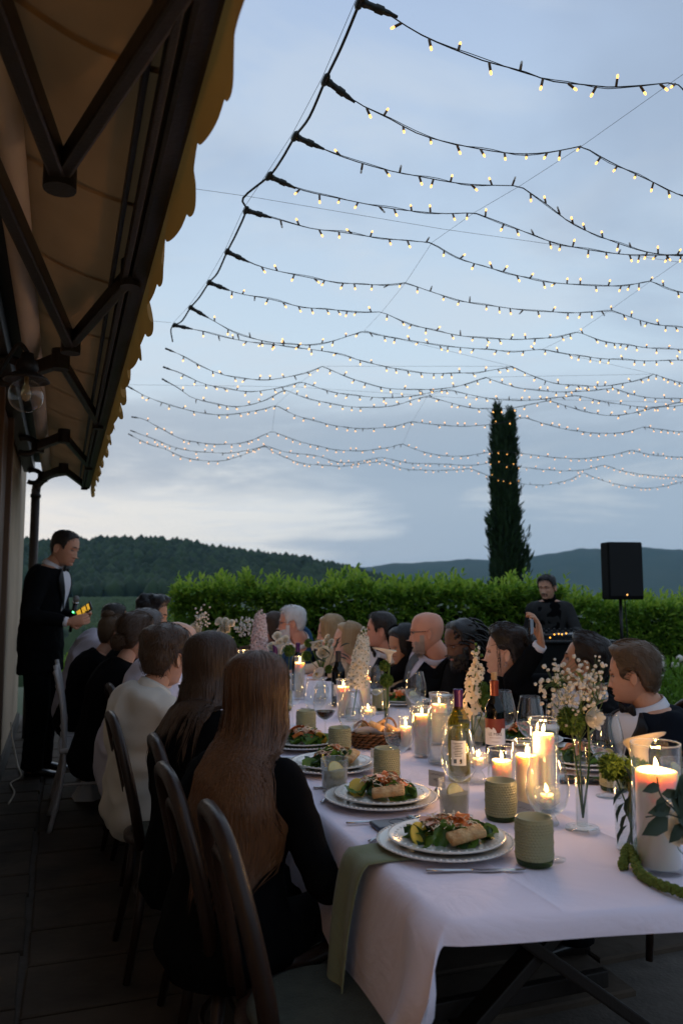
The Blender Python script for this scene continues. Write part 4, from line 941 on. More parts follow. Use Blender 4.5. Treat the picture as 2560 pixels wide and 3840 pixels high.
for s_, w_ in ((-.35, .14), (.15, .10)):
    b = MB(); aa = np.linspace(th + s_ - w_, th + s_ + w_, 6); b.grid([[(.0376 * math.cos(a), .0376 * math.sin(a), z) for a in aa] for z in (.062, .076)]); b.build('label_line', MATS['ink'], o)
bottle(on(1268, 2650), 0, 'dark wine bottle farther back behind the clear rose vase', 'dark_bottle', 'ink', .225, None, False, (-2.4, -.7, .06, .12))
bottle(on(1115, 2590), 0, 'wine bottle with purple capsule in front of the man in the blue blazer', 'dark_bottle', 'purple_foil', .225)
bottle(on(1030, 2605), 0, 'wine bottle with purple capsule showing over the long red hair', 'dark_bottle', 'purple_foil', .225)
# jug
p = on(1660, 2862); o = thing('water_jug', 'clear textured glass water jug with lid and handle at the table centre', 'jug', p); rows_ = []
prof = [(.050, 0), (.054, .006), (.054, .17), (.052, .185), (.044, .198), (.041, .206), (.041, .236), (.043, .240)]
zz = np.concatenate([np.linspace(0, .185, 60), [.19, .198, .206, .22, .236, .240]])
for z in zz:
    r = np.interp(z, [q[1] for q in prof], [q[0] for q in prof]); am = .0022 if z < .183 else 0
    rows_.append([((r + am * math.sin(a * 19 + z * 420) * math.sin(a * 19 - z * 420)) * math.cos(a), (r + am * math.sin(a * 19 + z * 420) * math.sin(a * 19 - z * 420)) * math.sin(a), z) for a in np.arange(120) * 2 * PI / 120])
b = MB(); b.grid(rows_, True, 0, True); b.lathe([(.0405, .240), (.0385, .206), (.049, .185), (.0505, .01), (.001, .008)], 40); b.build('jug_glass', MATS['cut_glass'], o)
b = MB(); b.lathe([(.001, .009), (.0495, .010), (.0495, .172), (.001, .1725)], 36); b.build('iced_water', MATS['water'], o, auto=50)
b = MB(); b.lathe([(.001, .241), (.044, .241), (.0445, .244), (.043, .247), (.001, .248)], 36); b.build('lid', MATS['cut_glass'], o, auto=50)
b = MB(); b.tube(catmull([(-.040, -.006, .225), (-.070, -.012, .228), (-.094, -.016, .205), (-.096, -.018, .15), (-.082, -.016, .105), (-.053, -.01, .085)], 5), .0058, 10); b.build('handle', MATS['clear_glass'], o)

hurricane(2043, 3040, .0425, .258, .0305, .205, ('holding the tallest of the three clustered candles', 'tallest of the three clustered pillar candles, behind a wine glass'))
hurricane(1980, 3052, .0430, .200, .0320, .152, ('holding the middle candle, left of the tallest', 'middle height pillar candle left of the tallest one'))
hurricane(1884, 3003, .0430, .152, .0300, .108, ('holding the short candle behind a green tumbler', 'short pillar candle behind a green tumbler, left of the cluster'))
hurricane(2474, 3262, .0555, .278, .0465, .208, ('holding the thick candle at the right edge', 'thick pillar candle at the right edge with leaves before it'), .8)
hurricane(1583, 2836, .0370, .185, .0310, .145, ('beside the handle of the water jug', 'pillar candle just left of the water jug'), .45)
hurricane(1522, 2810, .0300, .125, .0220, .078, ('behind the bread basket', 'small pillar candle behind the bread basket handle'), .3)
hurricane(1648, 2790, .0430, .205, .0330, .150, ('behind the water jug', 'pillar candle hidden behind the water jug'), .4)
hurricane(1368, 2672, .0320, .215, .0270, .170, ('by the tall white delphinium', 'tall pillar candle right of the white delphinium'), .45)
hurricane(1288, 2690, .0370, .185, .0330, .140, ('behind the red wine glass', 'pillar candle behind the glass of red wine'), .42)
hurricane(1123, 2622, .0320, .245, .0290, .200, ('behind the long red hair, far side', 'tall pillar candle just right of the long red hair'), .42)
hurricane(912, 2560, .035, .22, .029, .17, ('far along the table, left of the pink delphinium', 'far candle flickering above the dark hair, left one'), .4)
hurricane(946, 2565, .035, .21, .029, .165, ('far along the table, below the pink delphinium', 'far candle flickering above the dark hair, right one'), .4)
hurricane(868, 2552, .035, .22, .029, .18, ('farthest along the table, among white flowers', 'farthest candle among the white flowers'), .4)
tealight(1381, 2728, 'fluted tealight holder behind the bread basket', 'tealight burning in fluted glass behind the bread basket')
tealight(2052, 3090, 'fluted tealight holder seen through a wine glass bowl', 'tealight seen through the near wine glass bowl')
tealight(1794, 2935, 'fluted tealight holder right of the white wine bottle', 'tealight burning right of the white wine bottle')
# place settings
for i, (px, py, si, rz, who) in enumerate([(1668, 3178, 0, .25, 'nearest on the left side'), (1428, 3008, 1, -.4, 'second from the near end on the left'), (1240, 2884, 2, .9, 'third on the left, behind the cut tumbler'), (1140, 2800, 0, 2.2, 'fourth on the left, half hidden by long hair'),
        (2185, 2872, 1, 2.6, 'on the right before the man in the bow tie'), (1955, 2784, 2, 3.3, 'on the right before the man raising a phone'), (1500, 2640, 0, 3.9, 'on the right before the bald man with glasses'), (1690, 2692, 1, 1.2, 'on the right before the woman with pinned up hair')]):
    p = on(px, py); p[2] = TOP
    charger(p, f'large white charger plate {who}', rz); saladplate(p + (0.004, 0, .012), f'small white plate of salad {who}', rz)
    salads[si](p + (.006, -.004, .019), f'salad with carrot ribbons and bread {who}', rz - (.25 if i == 0 else 0), (1.16, 1.16, 1.3))
for px, py, l in [(2004, 3238, 'near the table end, nearest of all'), (1879, 3072, 'in front of the short pillar candle'), (1450, 2925, 'behind the second salad plate'), (1273, 2832, 'left of the bread basket'), (1147, 2755, 'left of the glass of red wine'),
                  (2302, 2962, 'behind the wine glass near the man in the bow tie'), (1812, 2790, 'half hidden by the dark red wine bottle'), (1425, 2662, 'beside the calla lily tube'), (1063, 2665, 'far back beside the long red hair')]:
    tumbler(on(px, py), f'green beaded tumbler {l}', rng.random())
for px, py, l in [(1703, 3062, 'with lemon drink behind the nearest salad'), (1254, 2965, 'with cloudy drink before the third salad'), (2532, 2968, 'with cloudy drink at the right edge'), (1548, 2655, 'with cloudy drink before the bald man'), (1572, 2700, 'with cloudy drink right of the calla lily tube')]:
    cut(on(px, py), f'cut glass tumbler {l}', .3 + rng.random() * .2)
for px, py, l in [(2058, 3222, 'nearest, standing behind the nearest tumbler'), (1722, 3062, 'in front of the white wine bottle'), (2282, 2988, 'before the man in the bow tie'), (1498, 2930, 'in front of the bread basket'), (1316, 2836, 'between the red wine glass and the basket'),
                  (1180, 2752, 'left of the glass of red wine'), (1096, 2722, 'at the edge of the long red hair'), (1410, 2676, 'before the woman in the cream shawl'), (1560, 2716, 'before the bald man with glasses'), (1992, 2868, 'behind the tallest candle'), (1886, 2832, 'right of the dark red wine bottle'), (960, 2640, 'far back behind the long red hair')]:
    wine(on(px, py), f'empty wine glass {l}')
winered(on(1219, 2786), 'wine glass with a little red wine left of the bread basket')
# small bowl on the right
b = MB(); b.lathe([(.001, 0), (.028, 0), (.032, .006), (.050, .032), (.057, .045), (.055, .046), (.046, .032), (.001, .008)], 36); o = b.build('bowl', MATS['china']); pos(o, on(2052, 2765)); tag(o, 'small white bowl behind the tallest candle', 'bowl')
b = MB(); b.lathe([(.001, 0), (.05, 0), (.072, .008), (.074, .011), (.05, .006), (.001, .005)], 36); o = b.build('side_plate', MATS['china']); pos(o, on(2098, 2806)); tag(o, 'small white side plate right of the tallest candle', 'plate')
# cutlery
def knife(p, a, label, L=.225):
    o = thing('table_knife', label, 'knife', p, a, 'table knives')
    rows_ = [[(x, w * math.cos(q), .004 + h * math.sin(q)) for q in np.arange(8) * 2 * PI / 8] for x, w, h in [(-.5, .002, .002), (-.49, .0055, .0035), (-.3, .0058, .0038), (-.08, .0045, .003), (-.03, .004, .003)]]
    b = MB(); b.grid([[(q[0] * L, q[1], q[2]) for q in r] for r in rows_], True, 0, True, True); b.build('handle', MATS['steel'], o)
    b = MB(); b.prism([(-.035 * L, -.004), (.05 * L, -.009), (.35 * L, -.0095), (.48 * L, -.004), (.5 * L, .003), (.3 * L, .005), (-.035 * L, .004)], .0016, o=(0, 0, .003)); b.build('blade', MATS['steel'], o, smooth=False)
def along(p0, p1): a, c = on(*p0), on(*p1); return (a + c) / 2, math.atan2(c[1] - a[1], c[0] - a[0])
for p0, p1, l in [((1594, 3272), (1975, 3268), 'knife lying at the near end of the table'), ((1338, 3090), (1560, 3078), 'knife between the phone and the second plate'), ((1182, 2958), (1420, 2942), 'knife beside the third plate'), ((1095, 2845), (1230, 2838), 'knife beside the fourth plate'), ((2090, 2770), (2180, 2778), 'knife on the right side of the table')]:
    q, a = along(p0, p1); knife(q, a, l)
def fork(p, a, label, L=.19):
    o = thing('fork', label, 'fork', p, a, 'forks'); b = MB(); b.tube([(-.5 * L, 0, .003), (-.3 * L, 0, .004), (.1 * L, 0, .006), (.2 * L, 0, .005)], [.005, .0045, .0025, .003], 8, flat=.5); b.build('handle', MATS['steel'], o)
    for k in (-1.5, -.5, .5, 1.5): b = MB(); b.tube([(.17 * L, k * .002, .005), (.27 * L, k * .0055, .004), (.5 * L, k * .0055, .010)], .0014, 5); b.build('tine', MATS['steel'], o)
for p0, p1, l in [((1425, 3142), (1495, 3110), 'fork peeping out left of the nearest plate'), ((1222, 3000), (1262, 2968), 'fork left of the second plate'), ((1115, 2905), (1150, 2880), 'fork beside the fourth plate')]:
    q, a = along(p0, p1); fork(q, a, l)
# phones
mat('phone_case', (.10, .115, .14), .35, .1, 10); mat('phone_edge', (.02, .035, .06), .4); mat('lens', (.01, .012, .015), .08, coat=1.0); mat('lens_ring', (.30, .38, .42), .3, metal=.6); mat('black_gloss', (.012, .012, .014), .15)
p = on(1500, 3098); d = on(1620, 3088) - on(1385, 3105); a = math.atan2(d[1], d[0]) + .10
o = thing('mobile_phone', 'phone in a dark blue case lying face down between the two nearest plates', 'phone', p, a)
b = MB(); b.box((0, 0, .0055), (.150, .074, .011), None, bev=.004); b.build('case', MATS['phone_edge'], o)
b = MB(); b.box((0, 0, .0112), (.142, .066, .001), None, bev=.0004); b.build('back_panel', MATS['phone_case'], o)
b = MB(); aa = np.linspace(0, 2 * PI, 33); b.tube([(-.008 + .022 * math.cos(x), .022 * math.sin(x), .0118) for x in aa], .0011, 5); b.build('charging_ring', MATS['phone_edge'], o)
b = MB(); b.box((.050, .012, .0128), (.038, .040, .004), None, bev=.0018); isl = b.build('camera_island', MATS['lens'], o)
for q in ((.042, .020), (.042, .003), (.059, .012)): b = MB(); b.lathe([(.001, .0148), (.0072, .0148), (.0078, .0165), (.006, .017), (.001, .0162)], 18, (q[0], q[1], 0)); l_ = b.build('lens', MATS['lens_ring'], isl)
p = on(2168, 2932); o = thing('mobile_phone', 'black phone lying dark on the right side of the table', 'phone', p, -.12); b = MB(); b.box((0, 0, .006), (.155, .078, .012), None, bev=.004); b.build('case', MATS['black_gloss'], o); b = MB(); b.box((0, 0, .0124), (.146, .070, .001)); b.build('screen', MATS['lens'], o, smooth=False)
# napkin of the nearest place, over the table edge
rows_ = []
for v in np.linspace(0, 1, 26):
    row = []
    for u in np.linspace(0, 1, 12):
        s = .14 - v * .52; tt = .395 - .015 + (u - .5) * (.135 - .03 * v) + (.02 * v)
        wv = .008 * math.sin(u * 7 + v * 3) * v
        if s > 0: row.append(T(s, tt, TZ + .0055 + .0015 * math.sin(u * 9)))
        else:
            dd = -s; row.append(T(-.034 - dd * .15 - wv - .016 * (1 - math.exp(-dd / .02)), tt + .012 * math.sin(dd * 12), TZ + .006 - dd * .96 + .012 * (1 - math.exp(-dd / .02))))
    rows_.append(row)
b = MB(); b.grid(rows_); o = b.build('napkin', MATS['napkin_cloth']); md = o.modifiers.new('thick', 'SOLIDIFY'); md.thickness = .004; md.offset = 1; tag(o, 'sage green napkin hanging over the table edge under the nearest plate', 'napkin')
# bread basket
p = on(1408, 2800); o = thing('bread_basket', 'woven brown bread basket with two handles at the table centre', 'basket', p, -.1); mat('wicker', (.20, .085, .028), .7, .45, 30, .3, 90); mat('linen', (.78, .75, .74), .9, .06)
A_, B_, H_ = .112, .074, .055
for lv in range(5):
    for k in range(22):
        a0 = (k + .5 * (lv % 2)) * 2 * PI / 22; f = .80 + .05 * lv; b = MB(); pts = [((A_ * f + .004 * math.sin(w * PI)) * math.cos(a0 + (w - .5) * .34), (B_ * f + .004 * math.sin(w * PI)) * math.sin(a0 + (w - .5) * .34), .007 + lv * .0115 + .008 * (w - .5)) for w in np.linspace(0, 1, 5)]
        b.tube(pts, [.003, .007, .0085, .007, .003], 6, flat=.6); b.build('woven_strand', MATS['wicker'], o)
b = MB(); b.grid([[(A_ * f * .97 * math.cos(a), B_ * f * .97 * math.sin(a), z) for a in np.arange(28) * 2 * PI / 28] for f, z in ((.78, .002), (1.0, .058))], True, 0, True); b.build('basket_lining', MATS['wicker'], o)
for sx in (-1, 1):
    b = MB(); b.tube([(sx * A_ * .45 + .030 * math.cos(x) * 1.1, -B_ * .62 if sx < 0 else B_ * .62, .055 + .052 * math.sin(x)) for x in np.linspace(-.15, PI + .15, 16)], .0048, 7); b.build('handle', MATS['wicker'], o)
n_ = thing('linen_cloth', 'white linen cloth lining the bread basket', 'cloth', p + (0, 0, .05)); b = MB(); b.grid([[(A_ * .95 * f * math.cos(a) * (1 + .05 * math.sin(a * 5)), B_ * .95 * f * math.sin(a) * (1 + .05 * math.sin(a * 5)), -.02 + .034 * f * f + .022 * max(0, math.sin(a * 3 + 1)) * f) for a in np.arange(36) * 2 * PI / 36] for f in (.02, .3, .6, .85, 1.0, 1.06)], True); b.build('folded_linen', MATS['linen'], n_)
for k, (x, y, a) in enumerate([(-.06, .0, .4), (-.03, .02, 1.1), (0, -.01, -.3), (.035, .012, .8), (.06, -.005, -.7), (.015, .03, 2)]):
    b = MB(); b.box((0, 0, 0), (.062, .042, .020), np.array(Euler((.5 - .2 * k, .35, a)).to_matrix()), bev=.008); q = b.build('bread_roll', MATS['toast']); pos(q, p + (x, y, .066 + .008 * (k % 3))); tag(q, ['bread piece at the left end of the basket', 'bread piece second from the left in the basket', 'bread piece at the front of the basket', 'bread piece right of the basket middle', 'bread piece at the right end of the basket', 'bread piece at the back of the basket'][k], 'bread')
# place cards
mat('card', (.50, .49, .49), .8, .05)
def card(p, a, label, sz=(.062, .048), clip=True):
    o = thing('place_card', label, 'place card', p, a, 'name cards on the table'); z0 = .028 if clip else 0
    for sg in (-1, 1): b = MB(); b.add([(-sz[0] / 2, sg * .010 * (0 if clip else 1), z0), (sz[0] / 2, sg * .010 * (0 if clip else 1), z0), (sz[0] / 2, sg * .0006, z0 + sz[1]), (-sz[0] / 2, sg * .0006, z0 + sz[1])], [(0, 1, 2, 3)]); b.build('card_face', MATS['card'], o, smooth=False)
    b = MB(); x = np.linspace(-.012, .012, 26); b.tube([(q, -.0045 * (0 if clip else 1) - .0012, z0 + sz[1] * .45 + .006 * math.sin(q * 900) * (1 - abs(q) / .014)) for q in x], .0005, 4); b.build('handwriting', MATS['ink'], o)
    b = MB(); b.tube([(q, -.0035 * (0 if clip else 1) - .0012, z0 + sz[1] * .78 + .002 * math.sin(q * 420)) for q in np.linspace(-.024, .024, 30)], .0004, 4); b.build('border_line', MATS['ink'], o)
    if clip: b = MB(); b.lathe([(.001, 0), (.016, 0), (.015, .004), (.010, .012), (.008, .02), (.004, .026), (.001, .028)], 20); b.build('bell_holder', MATS['steel'], o); b = MB(); b.tube([(0, 0, .026), (.004, 0, .032), (0, 0, .038), (-.004, 0, .032), (0, 0, .027)], .001, 5); b.build('clip', MATS['steel'], o)
card(on(1638, 2988), -.75, 'name card standing in a little silver bell holder')
card(on(1428, 2866), -.25, 'name card behind the second green tumbler from the basket', (.075, .055), False)
card(on(1972, 3100), -1.05, 'name card behind the nearest green tumbler', (.06, .06), False)
card(on(1290, 2760), -.5, 'name card at the foot of the red wine glass', (.055, .045), False); card(on(1146, 2690), -.4, 'name card far back left of the candles', (.055, .045), False)
# ------------------------------------------------------------------ people
def skin(name, c): 
    m = mat(name, c, .48, .14, 14, .12, 220, sub=.12, subr=(.012, .005, .003), spec=.4); return m
skin('skin_fair', (.58, .30, .19)); skin('skin_pale', (.64, .37, .26)); skin('skin_tan', (.50, .25, .14)); skin('skin_dark', (.13, .062, .036)); skin('skin_red', (.62, .29, .19))
mat('eye_white', (.30, .27, .25), .3); mat('iris', (.03, .02, .015), .1); mat('lips', (.42, .17, .14), .4, .1)  # eye whites toned down, with the eyes' shading put into their colour
def hair_mat(n, c, c2): mat(n, c, .42, col2=c2, vs=55, stretch=(1, 1, .05), bump=.4, bs=160, island=.5, spec=.45)
hair_mat('hair_red', (.15, .060, .020), (.040, .017, .007)); hair_mat('hair_brown', (.075, .038, .018), (.030, .016, .009)); hair_mat('hair_dark', (.022, .014, .010), (.010, .007, .006)); hair_mat('hair_black', (.012, .010, .010), (.007, .006, .006))
hair_mat('hair_blond', (.50, .34, .17), (.28, .17, .08)); hair_mat('hair_white', (.66, .64, .62), (.45, .43, .41)); hair_mat('hair_grey', (.16, .15, .145), (.06, .055, .05)); hair_mat('beard_grey', (.42, .33, .27), (.26, .19, .15)); hair_mat('hair_light_brown', (.13, .075, .036), (.06, .034, .018))
def woven(n, c, r=.85, sheen=.1, v=.15): mat(n, c, r, v, 8, .18, 500, spec=.06, sheen=0)
woven('suit_black', (.0045, .005, .006), sheen=.0); woven('suit_navy', (.0065, .009, .014), sheen=0); woven('blazer_blue', (.030, .070, .135)); woven('dress_black', (.0032, .0032, .0038), sheen=0); woven('shirt_white', (.68, .67, .70), .8, .05, .06); woven('shirt_cream', (.58, .55, .49), .8, .05, .06); woven('shirt_lilac', (.50, .48, .56), .8, .05, .06)
woven('shawl', (.42, .36, .25), .9, .3); woven('knit_cream', (.60, .52, .41), .9, .3); woven('jacket_dj', (.028, .028, .028), .6); woven('tie_grey', (.10, .115, .13), .5, .2, .4); mat('satin', (.006, .006, .007), .5, .1, spec=.25); mat('leather', (.012, .010, .009), .25, .2, 20, coat=.3)
woven('brown_top', (.10, .05, .035))
_hz = [.119, .112, .098, .078, .055, .030, .012, -.004, -.02, -.036, -.050, -.064, -.080, -.096, -.108, -.118, -.124]
_hf = [.004, .042, .066, .081, .0885, .0925, .0915, .0885, .0895, .0895, .0895, .0885, .087, .0845, .078, .055, .015]
_hb = [.010, .054, .079, .094, .101, .102, .100, .096, .090, .083, .075, .067, .060, .054, .050, .046, .03]
_hw = [.006, .042, .062, .0735, .078, .079, .0775, .0765, .0745, .0715, .0675, .0625, .056, .047, .037, .022, .006]
def head_pt(th, z, jaw=1.0, fat=1.0):
    """skull and face surface; th=0 looks along +x"""
    zi = np.asarray(z, float); o = np.argsort(_hz)
    g = lambda a: np.interp(zi, np.array(_hz)[o], np.array(a)[o])
    f, bk, w = g(_hf), g(_hb), g(_hw) * fat * (1 + (jaw - 1) * smooth01((-.005 - zi) / .06))
    c, s = np.cos(th), np.sin(th); n = 2 / 2.25
    x = np.sign(c) * np.abs(c) ** n * np.where(c > 0, f, bk); y = np.sign(s) * np.abs(s) ** n * w
    return np.stack([x, y, zi + 0 * x], -1)
def ga(x, c, s): return np.exp(-((x - c) / s) ** 2)
def face_disp(P, nose=1.0, brow=1.0, chin=1.0, mouth=0.0):
    nose = nose * 1.22
    x, y, z = P[..., 0], P[..., 1], P[..., 2]; fr = smooth01((x - .02) / .05)
    d = np.zeros_like(x)
    u = np.clip((.016 - z) / .060, 0, 1); inn = (z < .016) & (z > -.052)
    ridge_ = nose * (.004 + .0125 * u ** 1.1) * np.where(inn & (z > -.046), 1, 0) + nose * .0165 * ga(z, -.044, .0075) * (z <= -.044)
    d += np.maximum(ridge_, nose * .004 * ga(z, .016, .012)) * ga(y, 0, .0105 + .0065 * u)
    d += nose * .006 * (ga(y, .0145, .007) + ga(y, -.0145, .007)) * ga(z, -.043, .007)
    d -= .011 * (ga(y, .032, .015) + ga(y, -.032, .015)) * ga(z, .002, .0105)
    d += .0055 * brow * (ga(y, .030, .022) + ga(y, -.030, .022)) * ga(z, .021, .008)
    d += .004 * (ga(y, .046, .016) + ga(y, -.046, .016)) * ga(z, -.022, .014)
    d -= .004 * ga(z, -.056, .004) * ga(y, 0, .02)
    d += .0062 * ga(z, -.0655, .0042) * ga(y, 0, .019) + .0065 * ga(z, -.0765, .0046) * ga(y, 0, .017) - (.003 + mouth) * ga(z, -.071, .0022) * ga(y, 0, .021)
    d -= .0055 * ga(z, -.087, .005) * ga(y, 0, .026)
    d += .0075 * chin * ga(z, -.103, .010) * ga(y, 0, .022)
    P = P.copy(); P[..., 0] += d * fr; return P
_th = np.linspace(-PI, PI, 65)[:-1]; THS = _th - .30 * np.sin(_th) * np.cos(_th / 2) ** 2 * 1.5
HROWS = np.concatenate([[.1188, .115, .108, .098, .086, .072, .058, .045, .034], np.arange(.026, -.110, -.0034), [-.112, -.117, -.121, -.1238]])
def build_head(b, opt):
    P = np.array([face_disp(head_pt(THS, np.full(64, z), opt.get('jaw', 1), opt.get('fat', 1)), opt.get('nose', 1), opt.get('brow', 1), opt.get('chin', 1), opt.get('mouth', 0)) for z in HROWS])
    s0 = b.n; f0 = len(b.f); b.grid(P, True, 0, True, True)
    fl = P.reshape(-1, 3)
    for i in range(f0, len(b.f)):                                 # lips
        c = fl[[k - s0 for k in b.f[i]]].mean(0)
        if c[0] > .06 and ((abs(c[2] + .071) < .0088 - .011 * abs(c[1]) / .026)) and abs(c[1]) < .024: b.m[i] = 3
    for sy in (-1, 1):
        b.ell((.0765, sy * .0315, .001), (.0085, .0120, .0055), None, 12, 8, 1); b.ell((.0835, sy * .0318, .001), (.0032, .0052, .0052), None, 10, 6, 2)
        lid = [[(.079 + .0075 * math.cos(q), sy * .0315 + a, .0015 + .0075 * math.sin(q)) for a in np.linspace(-.0135, .0135, 7)] for q in np.linspace(.25, 1.6, 5)]
        b.grid(lid, False, 0)
        # ear
        E_ = []
        for j in range(9):
            v = j / 8; rr = math.sin(v * PI) ** .6 if 0 < j < 8 else .02
            E_.append([(-.012 + .017 * rr * math.cos(q) - .004 * (1 - v), sy * (.0755 + .004 + .010 * (.5 + .5 * math.cos(q + PI)) + .006 * math.sin(q) * 0 + (.006 if math.sin(q) > 0 else -.004)) , .022 - .062 * v) for q in np.arange(10) * 2 * PI / 10])
        b.grid(E_, True, 0, True, True)
        a_ = np.linspace(-2.4, 2.5, 14); b.tube([(-.012 - .015 * math.cos(q) * 1.0, sy * .0895, -.006 + .026 * math.sin(q)) for q in np.linspace(-1.1, 2.6, 14)], .0036, 6, 0)
SECM = [(-.10, .12, .09), (-.05, .155, .115), (0, .172, .125), (.15, .166, .120), (.35, .152, .112), (.55, .164, .118), (.70, .180, .123), (.80, .188, .119), (.87, .182, .108), (.92, .158, .096), (.955, .120, .082), (.98, .084, .067), (1.0, .062, .058)]
SECF = [(-.10, .12, .09), (-.05, .160, .115), (0, .178, .125), (.15, .165, .115), (.38, .130, .095), (.55, .140, .110), (.68, .155, .125), (.78, .165, .108), (.86, .158, .092), (.91, .128, .078), (.95, .088, .066), (.98, .062, .056), (1.0, .052, .050)]
class Torso:
    def __init__(s, pel, nb, yaw, female, sc, bulge=.05):
        s.f = np.array((math.cos(yaw), math.sin(yaw), 0)); s.r = np.array((math.sin(yaw), -math.cos(yaw), 0)); s.sc = sc
        m = (pel + nb) / 2 - s.f * bulge; s.p = (pel, m * 2 - (pel + nb) / 2, nb); s.sec = np.array(SECF if female else SECM)
    def c(s, u): a, m, e = s.p; return a * (1 - u) ** 2 + m * 2 * u * (1 - u) + e * u * u
    def ax(s, u):
        d = unit(s.c(min(u + .03, 1.05)) - s.c(u - .03)); r = unit(s.r - d * d.dot(s.r)); return r, np.cross(d, r) * 1.0, d
    def pt(s, u, ph, off=0.0):
        r, f, d = s.ax(u)
        if f.dot(s.f) < 0: f = -f
        a = np.interp(u, s.sec[:, 0], s.sec[:, 1]) * s.sc + off; bb = np.interp(u, s.sec[:, 0], s.sec[:, 2]) * s.sc + off
        c, n = math.cos(ph), math.sin(ph); e = 2 / 2.4
        return s.c(u) + f * bb * math.copysign(abs(c) ** e, c) + r * a * math.copysign(abs(n) ** e, n)
    def loft(s, b, u0, u1, off, mi=0, n=22, m=22, flare=0.0):
        b.grid([[s.pt(u, p, off + flare * max(0, (.1 - u))) for p in np.arange(n) * 2 * PI / n] for u in np.linspace(u0, u1, m)], True, mi, True, True)
    def patch(s, b, us, lo, hi, off, mi=0, n=8):
        b.grid([[s.pt(u, p, off(u) if callable(off) else off) for p in np.linspace(lo(u), hi(u), n)] for u in us], False, mi)
def ik(a, t, l1, l2, hint):
    d = t - a; L = np.linalg.norm(d); L2 = min(L, (l1 + l2) * .985); t = a + d / L * L2; x = (l1 * l1 - l2 * l2 + L2 * L2) / (2 * L2)
    h = math.sqrt(max(1e-6, l1 * l1 - x * x)); u = d / L; p = hint - u * u.dot(hint); return a + u * x + unit(p) * h, t
def union(b, voxel, smooth_it=2, disp=0.0, seed=0, target=None, stretch=(1, 1, .45), fs=9.0):
    """fuse overlapping closed shapes into one skin"""
    me = b.mesh('tmp', MATS['ink']); o = bpy.data.objects.new('tmp', me); COL.objects.link(o)
    md = o.modifiers.new('r', 'REMESH'); md.mode = 'VOXEL'; md.voxel_size = voxel
    if smooth_it: sm = o.modifiers.new('s', 'SMOOTH'); sm.factor = .5; sm.iterations = smooth_it
    dg = bpy.context.evaluated_depsgraph_get(); e = o.evaluated_get(dg); m2 = e.to_mesh()
    n = len(m2.vertices); V = np.empty(n * 3, np.float32); m2.vertices.foreach_get('co', V); V = V.reshape(-1, 3).astype(float)
    N = np.empty(n * 3, np.float32); m2.vertices.foreach_get('normal', N); N = N.reshape(-1, 3)
    F = [tuple(p.vertices) for p in m2.polygons]; e.to_mesh_clear(); bpy.data.objects.remove(o); bpy.data.meshes.remove(me)
    if disp:
        st = np.array(stretch); A = np.array([mnoise.noise(Vector(v * st * fs + seed)) + .5 * mnoise.noise(Vector(v * st[::-1] * fs * 2.1 - seed)) for v in V])
        V = V + N * (disp * (1 - np.abs(A) * 2.2))[:, None]
    out = MB(); out.add(V, F); return out
def hand(b, w, d, n, curl, thumb=.5, sc=1.0, side=1, mi=0):
    """palm and five jointed fingers from wrist w along d, palm facing n"""
    d = unit(d); n = unit(n - d * d.dot(n)); s = np.cross(d, n) * side; t = MB()
    t.tube([w - d * .03 * sc, w, w + d * .012 * sc], [.021 * sc, .022 * sc, .024 * sc], 12, flat=.8, up=n)
    rows_ = []
    for u, wd_, th_ in ((0, .026, .015), (.25, .034, .017), (.6, .040, .016), (.9, .041, .0135), (1.0, .038, .011)):
        rows_.append([w + d * (.005 + .092 * u) * sc + s * wd_ * sc * math.cos(q) + n * th_ * sc * math.sin(q) for q in np.arange(14) * 2 * PI / 14])
    t.grid(rows_, True, 0, True, True)
    cs = curl if hasattr(curl, '__len__') else (curl,) * 4
    for k, (L, off) in enumerate(((.074, .029), (.082, .010), (.077, -.010), (.060, -.028))):
        p = w + d * .082 * sc + s * off * sc; a = cs[k] * .45; pts = [p, w + d * .096 * sc + s * off * 1.04 * sc]; dd = d + s * off * 1.5
        for j, fr in enumerate((.46, .30, .24)):
            v = unit(dd) * math.cos(a) + n * math.sin(a); pts.append(pts[-1] + v * L * fr * sc); a += cs[k] * (.75 if j == 0 else .55)
        t.tube(catmull(pts, 3), np.interp(np.linspace(0, 1, 13), [0, .5, .92, 1], [.0098, .0088, .0078, .0045]) * sc, 9)
    p0 = w + d * .022 * sc + s * .022 * sc; v1 = unit(d * .55 + s * .8 + n * .35 * thumb); v2 = unit(d * (1 - .3 * thumb) + s * (.35 - .5 * thumb) + n * .6 * thumb)
    t.tube(catmull([p0, p0 + v1 * .040 * sc, p0 + v1 * .040 * sc + v2 * .030 * sc, p0 + v1 * .040 * sc + v2 * .056 * sc], 3), np.array([.0145, .0135, .012, .0115, .011, .0105, .0098, .0092, .008, .005]) * sc, 9)
    u = union(t, .0042 * sc, 1); b.add(np.concatenate(u.v), u.f, mi)
